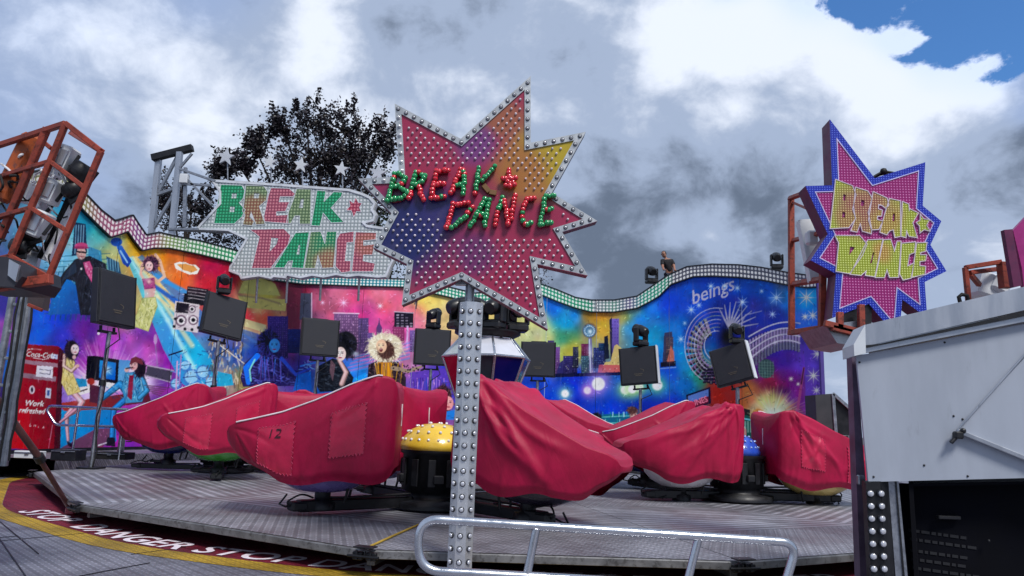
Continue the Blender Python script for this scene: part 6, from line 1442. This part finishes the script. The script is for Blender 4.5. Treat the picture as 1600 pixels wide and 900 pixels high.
# posts below and beside it
t = thing('booth_column', 'black corner column with two rows of white lamp caps, beneath the white booth', 'column', BP.p(1372, 930, -.02))
mb = MB(); a, b = BP.p(1356, 740, -.05), BP.p(1372, 960, -.05); mb.prism([[BP.p(1353, 752, .0), BP.p(1376, 752, .0), BP.p(1384, 960, .0), BP.p(1364, 960, .0)]], -BP.n*.1); mb.prism([[BP.p(1376.5, 752, .0), BP.p(1388, 752, -.05), BP.p(1402, 960, -.05), BP.p(1384.5, 960, .0)]], -BP.n*.06); obj('shaft', mb, M['black'], t)
for k in range(11):
    y = 771+k*19.6
    for (x, l) in ((1359.5+k*.85, .0), (1374+k*.8+1, .0)):
        o = bpy.data.objects.new('lamp_cap', pbm); link(o, t); o.location = BP.p(x, y, .0)-Vector(t.location); o.scale = (1.05,)*3; o.rotation_euler = (BP.n+(Vector((.0, 0, 0)) if x < 1367+k*.8 else Vector((.35, 0, 0)))).to_track_quat('Z', 'Y').to_euler()
t = thing('booth_leg', 'galvanised square leg carrying the booth, right of the lamp studded column', 'post', BP.p(1405, 930, -.1))
mb = MB(); mb.prism([[BP.p(1388, 752, -.06), BP.p(1404, 752, -.06), BP.p(1424, 960, -.06), BP.p(1404, 960, -.06)]], -BP.n*.1); obj('tube', mb, M['steel'], t)
mb = MB(); mb.prism([[BP.p(1399, 752, -.05), BP.p(1401, 752, -.05), BP.p(1419, 960, -.05), BP.p(1416, 960, -.05)]], -BP.n*.004); obj('weld_line', mb, M['black'], t)
t = thing('violet_post', 'slim violet grey painted post at the left edge of the white booth', 'post', at(1350, 930, 5.45))
mb = MB(); mb.prism([[at(x, y, 5.5) for x, y in ((1331, 556), (1338, 556), (1352, 745), (1362, 940), (1346, 940), (1338, 745))]], (0, .09, 0)); obj('tube', mb, pbr('violet_grey_post', (104, 88, 108), .45, .3, .3, 5), t)
mb = MB(); c = at(1347, 820, 5.44); mb.box(at(1341, 560, 5.44), (.05, .05, .06), None, .008); mb.box(at(1345, 750, 5.44), (.05, .04, .07), None, .008); obj('bolt_clamp', mb, M['steel'], t)
# frames beyond the booth roof
t = thing('roof_frame', 'small red steel frame with white lamp housing, above the booth roof at the far right', 'steel frame', at(1540, 470, 8.2))
mb = MB(); frame_lines(mb, [((1508, 418, 8.2), (1514, 478, 8.2)), ((1508, 418, 8.2), (1564, 409, 8.2)), ((1515, 426, 8.2), (1562, 420, 8.4)), ((1516, 428, 8.2), (1530, 445, 8.4))], .05); mb.beam(at(1568, 410, 8.2), at(1572, 450, 8.2), .11, .11); obj('bar', mb, M['redsteel'], t)
mb = MB(); mb.box(at(1543, 450, 8.6), (.34, .3, .3), Matrix.Rotation(.3, 3, 'Y'), .03); mb.box(at(1560, 446, 8.5), (.2, .2, .2), Matrix.Rotation(.5, 3, 'Y'), .03); obj('lamp_housing', mb, M['white'], t)
mb = MB(); mb.tube([at(x, y, 8.1) for x, y in ((1500, 472), (1498, 464), (1503, 460), (1511, 462), (1513, 470))], .022, 8); obj('shackle', mb, M['rubber'], t)
t = thing('edge_star_sign', 'edge of a second dark magenta starburst sign, cut off by the right border', 'sign', at(1590, 450, 7.6))
mb = MB(); mb.prism([[at(x, y, 7.6) for x, y in ((1569, 359), (1582, 358), (1597, 446), (1584, 449))]], (0, .06, 0)); obj('casing', mb, bpy.data.materials['dark_purple_casing'], t)
mb = MB(); mb.prism([[at(x, y, 7.62) for x, y in ((1583, 360), (1640, 300), (1660, 470), (1600, 452), (1597, 420))]], (0, .05, 0)); obj('face', mb, pbr('magenta_face', (150, 30, 110), .4), t)
# grey wedge-shaped monitor beside the last car
t = thing('tilted_monitor', 'grey wedge-backed box speaker on the floor right of the last car', 'loudspeaker', at(1300, 690, 14.0))
mb = MB(); mb.prism([[at(x, y, 14.) for x, y in ((1274, 617), (1301, 615), (1308, 735), (1280, 735))]], (0, .5, 0)); obj('cabinet', mb, pbr('dark_grey_cabinet', (52, 54, 58), .5, 0, .15), t)
mb = MB(); mb.beam(at(1301, 615, 14), at(1310, 735, 14), .06, .06); mb.beam(at(1301, 615, 14), at(1345, 654, 14), .06, .06); mb.beam(at(1308, 682, 14), at(1335, 684, 14), .06, .06); obj('edge_frame', mb, M['steel'], t)
mb = MB(); mb.prism([[at(x, y, 14.05) for x, y in ((1304, 620), (1345, 657), (1348, 735), (1310, 735))]], (0, .4, 0)); mb.box(at(1320, 684, 13.95), (.12, .06, .08), None, .01); obj('rear_shell', mb, M['black'], t)

# ------------------------------------------------------------------ chrome railing in front
t = thing('front_railing', 'polished tube railing with rounded corners in the front, right of centre', 'railing', (0.5, 4.1, 0))
def rl(px, py, Y): return at(px, py, Y)
YL, YR = 3.95, 4.05
top = fillet([rl(654, 893, YL), rl(651, 812, YL), rl(1248, 849, YR), rl(1224, 915, YR)], .13, 8)
mb = MB(); mb.tube(fillet([rl(1228, 909, YR), rl(1246, 848, YR), rl(654, 810, YL), rl(654, 891, YL), rl(960, 908, (YL+YR)/2), rl(1226, 921, YR)], .13, 9), .0225, 16); obj('loop', mb, M['chrome'], t)
for (x1, y1, x2, y2, Y) in ((838, 826, 822, 905, 3.98), (1091, 842, 1070, 925, 4.03)):
    mb = MB(); a = rl(x1, y1, Y); b = rl(x2, y2, Y); d = (b-a); c = a+d*((a.z)/max(1e-3, a.z-b.z)); mb.tube([a, c], .021, 14); mb.lathe([(.06, .0), (.06, .012), (.03, .02)], (c.x, c.y, .0), 14); obj('post', mb, M['chrome'], t)
# back-left railing
t = thing('side_railing', 'thin tube railing before the painted bench at the far left', 'railing', at(120, 700, 15.8))
mb = MB(); mb.tube(fillet([at(x, y, 15.8) for x, y in ((200, 640), (78, 634), (73, 641), (87, 664), (197, 667))], .1, 5), .028, 10); obj('loop', mb, M['chrome'], t)
for x1, y1, x2 in ((123, 636, 121), (192, 667, 191)):
    mb = MB(); a = at(x1, y1, 15.8); mb.tube([a, Vector((a.x, a.y, .42))], .026, 10); obj('post', mb, M['chrome'], t)
t = thing('bollard', 'short silver post at the nose of the leftmost car', 'post', at(191, 700, 16.6)); mb = MB(); a = at(192, 676, 16.6); mb.tube([a, Vector((a.x, a.y, .42))], .07, 12); obj('tube', mb, M['steel'], t); mb = MB(); mb.tube(fillet([at(x, y, 16.6) for x, y in ((196, 668), (210, 676), (208, 690), (197, 690))], .1), .012, 6); obj('wire_loop', mb, M['rubber'], t)
for (x0, y0, x1, y1, Y, dd, lab, mt) in ((22, 704, 62, 716, 15.2, .2, 'white plinth box under the red painted vending machine', 'white'), (80, 702, 116, 722, 14.9, .4, 'black equipment case beside the white plinth box at the left', 'blackp'), (146, 706, 196, 716, 15.8, .4, 'low black cable ramp below the painted man in denim', 'rubber')):
    t = thing('equipment_box', lab, 'box', at((x0+x1)/2, y1, Y)); a, b = at(x0, y0, Y), at(x1, y1, Y); mb = MB(); c = (a+b)/2; zt_ = max(.5, a.z); mb.box((c.x, Y+dd/2, (zt_+.42)/2), (abs(b.x-a.x), dd, zt_-.42), None, .01); obj('case', mb, M[mt], t)
    mb = MB(); mb.box((c.x, Y-.01, zt_-.03), (abs(b.x-a.x)*.94, .02, .015), None, .004); mb.box((c.x, Y-.015, zt_-.05), (.08, .03, .03), None, .006); obj('lid_seam', mb, M['steel'], t)

# ------------------------------------------------------------------ left: red steel cage of lamps on its chrome mast
CY_ = 5.6
cage = thing('steel_cage', 'tilted red steel cage holding folded lamp gear, at the upper left', 'steel cage', at(45, 440, CY_))
A_, B_, C_, D_ = at(103, 193, CY_), at(158, 236, CY_-.05), at(76, 434, CY_), at(17, 401, CY_+.05)
ex = at(-60, 246, CY_+.5)-A_; ex2 = at(-90, 468, CY_+.5)-C_
def cagebar(a, b, w=.045, nm='bar'): mb = MB(); mb.beam(a, b, w, w, up=(0, 1, 0)); obj(nm, mb, M['redsteel'], cage)
for a, b in ((A_, B_), (B_, C_), (C_, D_), (D_, A_)): cagebar(a, b, .042, 'front_bar')
for u, v in ((.29, .30), (.64, .64)): cagebar(A_+(D_-A_)*u, B_+(C_-B_)*v, .034, 'cross_bar')
for p, e in ((A_, ex), (D_, ex), (C_, ex2)): cagebar(p, p+e, .042, 'depth_bar')
cagebar(B_, at(112, 208, CY_+.6), .045, 'depth_bar'); cagebar(A_+ex*.0+(D_-A_)*.29, A_+(D_-A_)*.29+ex*.9, .035, 'depth_bar'); cagebar(A_+(D_-A_)*.64, A_+(D_-A_)*.64+ex*.9, .035, 'depth_bar')
cagebar(at(74, 200, CY_+.1), at(0, 372, CY_+.2), .05, 'rear_bar'); cagebar(at(52, 208, CY_+.5), at(80, 232, CY_+.5), .035, 'rear_bar'); cagebar(at(-30, 330, CY_+.4), at(60, 208, CY_+.5), .03, 'rear_bar')
mb = MB(); c = at(26, 262, CY_+.3); mb.box(c, (.16, .1, .62), Matrix.Rotation(R_(17), 3, 'Y'), .03); obj('rust_panel', mb, pbr('rust_orange_panel', (150, 72, 34), .5, .3, .35, 5, .2, 30, dirt=((70, 60, 66), .5, .8)), cage)
def lampbox(x, y, w, h, dx, ang, lab, Y=5.75, mat='white'):
    t = thing('floodlight', lab, 'floodlight', at(x, y, Y), 'folded floodlights in the cage'); R = Matrix.Rotation(R_(ang), 3, 'Y'); c = at(x, y, Y); s = Y/FPX
    mb = MB(); mb.box(c, (w*s, .16, h*s), R, .015); obj('housing', mb, M[mat], t)
    mb = MB(); mb.box(c+R @ Vector((w*s*.1, -.085, 0)), (w*s*.7, .02, h*s*.62), R, .006); obj('glass', mb, M['alu'], t)
    mb = MB()
    for k in range(3): mb.ball(c+R @ Vector((-w*s*.2, -.09, (k-1)*h*s*.3)), .012, 8, 3)
    for s_ in (-1, 1): mb.beam(c+R @ Vector((s_*w*s*.55, .0, -h*s*.3)), c+R @ Vector((s_*w*s*.55, .04, h*s*.35)), .014, .03)
    obj('yoke', mb, M['blackp'], t)
for i, a in enumerate(((103, 250, 22, 44, 0, 17, 'pale floodlight at the top right corner of the red cage'), (80, 300, 26, 40, 0, 17, 'pale floodlight in the middle of the red cage'), (60, 350, 28, 44, 0, 20, 'pale floodlight low in the red cage'), (88, 262, 16, 34, 0, 12, 'narrow pale floodlight near the top of the red cage', 5.95), (40, 300, 24, 36, 0, 14, 'pale floodlight behind the rear bar of the red cage', 6.1), (66, 322, 18, 28, 0, 20, 'small pale floodlight between the cross bars of the red cage', 5.9))): lampbox(*a)
for i, (x, y, r, lab) in enumerate(((124, 272, 19, 'round black lamp head by the right side bar of the red cage'), (112, 297, 14, 'black lamp head in the middle right of the red cage'), (48, 363, 15, 'black lamp head at the bottom of the red cage'), (30, 385, 14, 'black lamp head under the teal scrap in the red cage'))):
    c = at(x, y, 5.75); s = 5.75/FPX; t = thing('black_lamp', lab, 'lamp', c, 'black lamps in the cage'); R = Matrix.Rotation(R_(30+20*i), 3, 'Y'); mb = MB(); mb.lathe([(r*s*.5, -r*s), (r*s*.95, -r*s*.6), (r*s, .2*r*s), (r*s*.85, r*s*.9), (r*s*.7, r*s)], c, 16, R); obj('head', mb, M['blackp'], t); mb = MB(); mb.beam(c+R @ Vector((r*s*1.1, 0, -r*s)), c+R @ Vector((r*s*1.1, 0, r*s)), .02, .05); mb.lathe([(r*s*1.05, .1*r*s), (r*s*1.05, .2*r*s)], c, 16, R); obj('bracket', mb, M['black'], t)
t = thing('cable_bundle', 'tangle of black and pale cables looped through the red cage', 'cables', at(60, 330, 5.8))
for i in range(26):
    x, y = rnd.uniform(0, 110), rnd.uniform(235, 400); x = min(x, 135-(y-235)*.5); pts = []
    for k in range(6): pts.append(at(x, y, 5.8+rnd.uniform(-.08, .2))); x += rnd.uniform(-16, 14); y += rnd.uniform(-4, 18)
    mb = MB(); mb.tube(fillet(pts, .08, 4), rnd.uniform(.006, .012), 6); obj('cable', mb, M['rubber'] if i % 3 else M['glass'], t)
mb = MB(); mb.tube([at(118, 290, 5.9), at(100, 332, 5.9), at(64, 404, 5.95)], .032, 8); obj('cable', mb, M['rubber'], t)
t = thing('white_batten', 'long pale fluorescent batten along the right side of the red cage', 'lamp', at(90, 380, 5.9)); mb = MB(); mb.beam(at(121, 312, 5.9), at(72, 408, 5.9), .06, .05); obj('tube', mb, M['glass'], t); mb = MB(); mb.beam(at(47, 380, 6.), at(33, 455, 6.), .08, .05); obj('tube', mb, M['glass'], t); mb = MB(); mb.beam(at(60, 385, 6.), at(48, 436, 6.), .07, .05); obj('reflector', mb, M['alu'], t)
t = thing('drive_housing', 'dark grey drive housing with a chamfered nose, under the red cage', 'housing', at(20, 440, 5.5))
mb = MB(); mb.prism([[at(x, y, 5.4) for x, y in ((-60, 395), (12, 402), (32, 412), (34, 432), (22, 448), (-60, 446))]], (0, .5, 0)); obj('shell', mb, pbr('dark_grey_housing', (50, 50, 58), .45, .2, .2, 3), t); mb = MB(); mb.prism([[at(x, y, 5.38) for x, y in ((14, 405), (30, 414), (24, 440), (12, 430))]], (0, .02, 0)); obj('pale_plate', mb, M['alu'], t)
mb = MB(); mb.beam(at(-60, 456, 5.5), at(80, 436, 5.5), .07, .07); obj('tilt_arm', mb, M['redsteel'], t)
t = thing('dark_panel', 'dark tilted panel hanging at the foot of the red cage', 'panel', at(62, 460, 7.)); mb = MB(); mb.prism([[at(x, y, 7.) for x, y in ((48, 438), (72, 440), (66, 484), (42, 474))]], (0, .1, 0)); obj('board', mb, pbr('brown_grey_board', (64, 54, 56), .6), t); mb = MB(); mb.beam(at(44, 476, 6.98), at(66, 485, 6.98), .03, .03); obj('lower_edge', mb, M['redsteel'], t)
mast = thing('chrome_mast', 'twin chrome mast tubes with cables, left of the painted vending machine', 'mast', at(10, 740, 7.4))
for (x1, y1, x2, y2, r) in ((48, 448, 6, 728, .036), (22, 448, -26, 728, .034), (36, 455, -8, 728, .022)):
    mb = MB(); mb.tube([at(x1, y1, 7.4), at(x2, y2, 7.4)], r, 14); obj('tube', mb, M['steel'], mast)
for (x1, y1, x2, y2) in ((40, 452, -2, 728), (30, 460, -14, 728), (52, 470, 14, 720)):
    mb = MB(); pts = []
    for k in range(9): f = k/8; pts.append(at(x1+(x2-x1)*f+rnd.uniform(-2, 2), y1+(y2-y1)*f, 7.32+rnd.uniform(-.02, .02)))
    mb.tube(pts, .011, 6); obj('cable', mb, M['rubber'], mast)
mb = MB()
for f in (.1, .25, .4, .55, .7, .85): mb.beam(at(22-48*f, 448+280*f, 7.4), at(48-42*f, 448+280*f, 7.4), .03, .03)
obj('rung', mb, M['steel'], mast)
M['brown'] = pbr('dull_brown_strut_paint', (74, 44, 44), .42, .3, .25, 6)
p0, p1, p2 = at(-60, 548, 8.8), at(62, 716, 9.8), onz(112, 799, .05)
t = thing('slanting_strut', 'long dull brown strut slanting down to the turntable corner at the left', 'strut', p2)
mb = MB(); mb.tube([p0, p1], .045, 12); obj('outer_tube', mb, M['brown'], t); mb = MB(); mb.tube([p1+(p0-p1)*.04, p2], .032, 12); obj('inner_tube', mb, M['brown'], t)
mb = MB(); mb.lathe([(.062, -.05), (.062, .05)], p1, 14, (p2-p1).to_track_quat('Z', 'Y').to_matrix()); obj('collar', mb, M['black'], t); mb = MB(); mb.box((p2.x, p2.y, .06), (.14, .12, .11), None, .02); obj('foot', mb, pbr('dull_red_foot', (112, 24, 44), .45), t)

# ------------------------------------------------------------------ man leaning over the wall crest
def skin_body(name, joints, edges, radii, mat, parent, sub=2):
    me = bpy.data.meshes.new(name); me.from_pydata(joints, edges, []); o = bpy.data.objects.new(name, me); link(o, parent)
    md = o.modifiers.new('skin', 'SKIN'); md.use_smooth_shade = True; o.modifiers.new('sub', 'SUBSURF').levels = sub; o.modifiers['sub'].render_levels = sub
    lay = me.skin_vertices[0].data if me.skin_vertices else None
    if lay is None:
        bpy.context.view_layer.objects.active = o; lay = me.skin_vertices[0].data
    for i, r in enumerate(radii): lay[i].radius = (r, r) if not hasattr(r, '__len__') else r
    lay[0].use_root = True; dg = bpy.context.evaluated_depsgraph_get(); ev = o.evaluated_get(dg); m2 = bpy.data.meshes.new_from_object(ev); m2.materials.clear(); m2.materials.append(mat); m2.name = name
    o.modifiers.clear(); o.data = m2; return o
skinm = pbr('skin', (150, 104, 84), .5, 0, .08, 6)
pp = at(1046, 424, 27.4); man = thing('person', 'man in a black t-shirt leaning over the wall crest, head turned to the left', 'person', (pp.x, 27.4, pp.z-1.02)); BASE[man.name] = Vector()
J = [(0, 0, .95), (-.03, 0, 1.15), (-.08, 0, 1.36), (-.12, -.02, 1.50), (-.17, -.03, 1.57),
     (-.28, -.03, 1.40), (-.30, -.20, 1.14), (-.30, -.40, .98), (-.30, -.47, .97), (.10, .0, 1.42), (.14, -.16, 1.18), (.12, -.36, .99), (.12, -.44, .97),
     (-.10, 0, .88), (-.12, .02, .48), (-.12, .06, .08), (-.12, -.12, .03), (.10, 0, .88), (.12, .02, .48), (.12, .06, .08), (.12, -.12, .03)]
E = [(0, 1), (1, 2), (2, 3), (3, 4), (2, 5), (5, 6), (6, 7), (7, 8), (2, 9), (9, 10), (10, 11), (11, 12), (0, 13), (13, 14), (14, 15), (15, 16), (0, 17), (17, 18), (18, 19), (19, 20)]
RR = [(.15, .11), (.15, .11), (.17, .11), .06, .055, .075, .05, .038, .032, .075, .05, .038, .032, .095, .07, .045, .04, .095, .07, .045, .04]
skin_body('body', J, E, RR, skinm, man)
mb = MB(); mb.lathe([(.001, -.125), (.05, -.12), (.075, -.08), (.082, -.02), (.085, .04), (.07, .09), (.04, .118), (.001, .125)], (-.22, -.05, 1.66), 16, Matrix.Rotation(R_(-14), 3, 'Y')); mb.lathe([(.012, 0), (.02, .03), (.001, .05)], (-.24, -.125, 1.635), 8, Matrix.Rotation(R_(70), 3, 'X'))
for s in (-1, 1): mb.ball((-.225+s*.085, -.03, 1.65), .022, 8, 4)
mb.box((-.235, -.135, 1.60), (.04, .01, .012), None, .003); obj('head', mb, skinm, man)
mb = MB()
for s in (-1, 1): mb.ball((-.235+s*.032, -.118, 1.672), .011, 8, 4)
obj('eyes', mb, M['blackp'], man)
mb = MB(); mb.lathe([(.094, -.02), (.096, .04), (.08, .095), (.045, .128), (.001, .138)], (-.21, -.03, 1.67), 16, Matrix.Rotation(R_(-14), 3, 'Y')); obj('hair', mb, pbr('dark_hair', (34, 26, 26), .6), man)
shirt = pbr('black_cotton', (20, 18, 24), .85, 0, .2, 8)
skin_body('shirt', [(0, 0, .93), (-.03, 0, 1.15), (-.08, 0, 1.36), (-.105, -.01, 1.46), (-.28, -.03, 1.40), (-.30, -.17, 1.19), (.10, 0, 1.42), (.135, -.13, 1.23)], [(0, 1), (1, 2), (2, 3), (2, 4), (4, 5), (2, 6), (6, 7)], [(.175, .135), (.17, .13), (.19, .13), .085, .095, .072, .095, .072], shirt, man)
skin_body('trousers', [(0, 0, .93), (-.10, 0, .86), (-.12, .02, .48), (-.12, .06, .12), (.10, 0, .86), (.12, .02, .48), (.12, .06, .12)], [(0, 1), (1, 2), (2, 3), (0, 4), (4, 5), (5, 6)], [(.165, .125), .115, .088, .07, .115, .088, .07], pbr('dark_denim', (30, 34, 52), .8), man)
for k, y in ((0, -.47), (1, -.44)):
    bx_, bz_ = ((-.30, .965), (.12, .965))[k]; mb = MB(); mb.box((bx_, y-.03, bz_), (.075, .09, .03), None, .012)
    for f in range(4): mb.tube([(bx_-.03+f*.02, y-.07, bz_), (bx_-.03+f*.02, y-.11-.01*(f in (1, 2)), bz_-.005), (bx_-.03+f*.02, y-.135-.012*(f in (1, 2)), bz_-.03)], [.0095, .009, .007], 6)
    sx = 1 if k == 0 else -1; mb.tube([(bx_+sx*.03, y-.02, bz_), (bx_+sx*.06, y-.05, bz_), (bx_+sx*.065, y-.085, bz_-.01)], [.011, .01, .008], 6); obj('hand', mb, skinm, man)
g_ = thing('service_platform', 'plain scaffold platform behind the wall crest for the leaning man', 'scaffold', (pp.x, 27.5, -.9))
mb = MB(); mb.box((pp.x, 27.6, pp.z-1.05), (2.4, .9, .05)); obj('deck_board', mb, M['steel'], g_)
for sx in (-1.1, 1.1):
    for sy in (27.25, 27.95): mb = MB(); mb.tube([(pp.x+sx, sy, -.9), (pp.x+sx, sy, pp.z-1.07)], .03, 8); obj('leg', mb, M['steel'], g_)

# ------------------------------------------------------------------ trees behind the wall
def leaf_mat(name, c0, c1):
    mt, g, b = newmat(name); inf = g.noise(g.tc(), 3.5, 3); n = g.noise(g.tc(), 22, 2)
    g.put(b.inputs['Base Color'], g.mix(g.mr(g.m('ADD', g.m('MULTIPLY', inf, .6), g.m('MULTIPLY', n, .4)), .35, .65), s2l(c0), s2l(c1))); b.inputs['Roughness'].default_value = .5; return mt
def tree(name, lab, base, top, crown, mat, bark, seed, nleaf, leaf=.17, sprays=26, grp='trees behind the wall'):
    """crown: list of lobes (centre, radii)"""
    r = random.Random(seed); root = thing(name, lab, 'tree', base, grp); base = Vector(base); C0 = Vector(top)
    tr = MB(); mid_ = base.lerp(C0, .5)+Vector((.2, 0, 0)); tr.tube([base, base.lerp(mid_, .5), mid_, C0], [.32, .26, .2, .08], 12)
    LV = []; LF = []
    def leafs(p, n, sp):
        for _ in range(n):
            c = p+Vector((r.gauss(0, sp*.75), r.gauss(0, sp*.75), r.gauss(0, sp*.8))); a = Vector((r.gauss(0, 1), r.gauss(0, 1), r.gauss(0, .7))).normalized(); b_ = a.orthogonal().normalized(); b_ = Quaternion(a, r.uniform(0, 6.28)) @ b_
            L = leaf*r.uniform(.6, 1.35); w = L*.36; i = len(LV)
            LV.extend([c, c+a*L*.5+b_*w, c+a*L, c+a*L*.5-b_*w]); LF.append((i, i+1, i+2, i+3))
    for (c, rad, dens) in crown:
        c = Vector(c); st = base.lerp(C0, r.uniform(.55, .8)); tr.tube([st, st.lerp(c, .5)+Vector((0, 0, .2)), c], [.13, .08, .03], 8)
        nb = int(dens*34)
        for _ in range(nb):
            d = Vector((r.gauss(0, 1), r.gauss(0, 1), r.gauss(0, 1))).normalized()*(r.random()**.45); q = c+Vector((d.x*rad[0], d.y*rad[1], d.z*rad[2]))
            tr.tube([c.lerp(q, .15), c.lerp(q, .6)+Vector((r.uniform(-.15, .15), 0, r.uniform(0, .2))), q], [.028, .018, .006], 5)
            up = Vector((d.x*.5+r.uniform(-.3, .3), d.y*.3, .5+r.random()*.6)).normalized()
            n_ = int(nleaf/nb)
            for k in range(3): leafs(q+up*(.18*k), n_//3, .15+.05*k)
    for _ in range(sprays):
        c, rad, dens = r.choice(crown[:max(1, len(crown))]); c = Vector(c); an = r.uniform(-1.1, 1.1); d = Vector((math.sin(an), r.uniform(-.3, .3), math.cos(an)))
        q0 = c+Vector((d.x*rad[0]*.8, 0, d.z*rad[2]*.8)); L = r.uniform(.6, 1.5); q1 = q0+Vector((d.x*.5, d.y, .9)).normalized()*L; tr.tube([q0, (q0+q1)/2+Vector((r.uniform(-.1, .1), 0, 0)), q1], [.02, .014, .005], 5)
        for k in range(7): leafs(q0.lerp(q1, .25+k*.12), 9, .07)
    obj('trunk', tr, bark, root); mbl = MB(); mbl.v = [tuple(v) for v in LV]; mbl.f = LF; mbl.sm = [False]*len(LF); obj('crown', mbl, mat, root)
bark = pbr('dark_bark', (40, 34, 32), .9, 0, .3, 8, .5, 12)
plum = leaf_mat('plum_leaves', (20, 20, 27), (48, 40, 50)); green = leaf_mat('deep_green_leaves', (22, 34, 18), (58, 74, 34))
TYY = 34.
def tc(px, py, rx, rz, dens, dy=0): p = at(px, py, TYY+dy); return ((p.x, p.y, p.z), (rx, rx*.9, rz), dens)
b0 = at(500, 500, TYY); tree('plum_tree', 'dark plum leaved tree with spiky upright sprays, behind the jagged white sign', (b0.x, TYY, -.9), at(500, 260, TYY), [tc(500, 255, 2.2, 1.5, 2.2), tc(520, 270, 1.6, 1.3, 1.6), tc(545, 240, 1.4, 1.2, 1.2), tc(450, 268, 1.3, .9, .8), tc(560, 255, 1.6, 1.4, 1.), tc(480, 200, 1.3, 1.1, .7), tc(540, 205, 1.2, .9, .6), tc(450, 310, 2., 1.3, .9), tc(560, 310, 2., 1.2, .9), tc(595, 225, .8, .7, .35), tc(378, 266, .7, .35, .22), tc(445, 205, .6, .6, .2), tc(345, 272, .4, .25, .1), tc(400, 235, .5, .4, .18)], plum, bark, 4, 1100, .15, 60)
b0 = at(290, 500, TYY+2); tree('low_tree', 'small dark tree showing between the lattice mast and the wall crest', (b0.x, TYY+2, -.9), at(290, 360, TYY+2), [tc(275, 345, 1.5, 1.0, .8, 2), tc(300, 325, 1., .6, .5, 2), tc(345, 375, 1.6, .8, .8, 2), tc(262, 318, .6, .4, .2, 2)], plum, bark, 9, 800, .15, 20)
b0 = at(605, 500, TYY+3); tree('green_tree', 'deep green tree showing between the jagged white sign and the bulb star', (b0.x, TYY+3, -.9), at(605, 380, TYY+3), [tc(590, 320, 1.8, 1.6, 1.4, 3), tc(615, 395, 1.8, 1.6, 1.3, 3), tc(560, 400, 1.6, 1.2, .7, 3)], green, bark, 13, 800, .16, 8)
b0 = at(838, 520, TYY+4); tree('thin_tree', 'thin twiggy sapling top peeping over the wall at the right tips of the bulb star', (b0.x, TYY+4, -.9), at(840, 440, TYY+4), [tc(842, 440, .45, .5, .25, 4)], plum, bark, 23, 60, .12, 6)
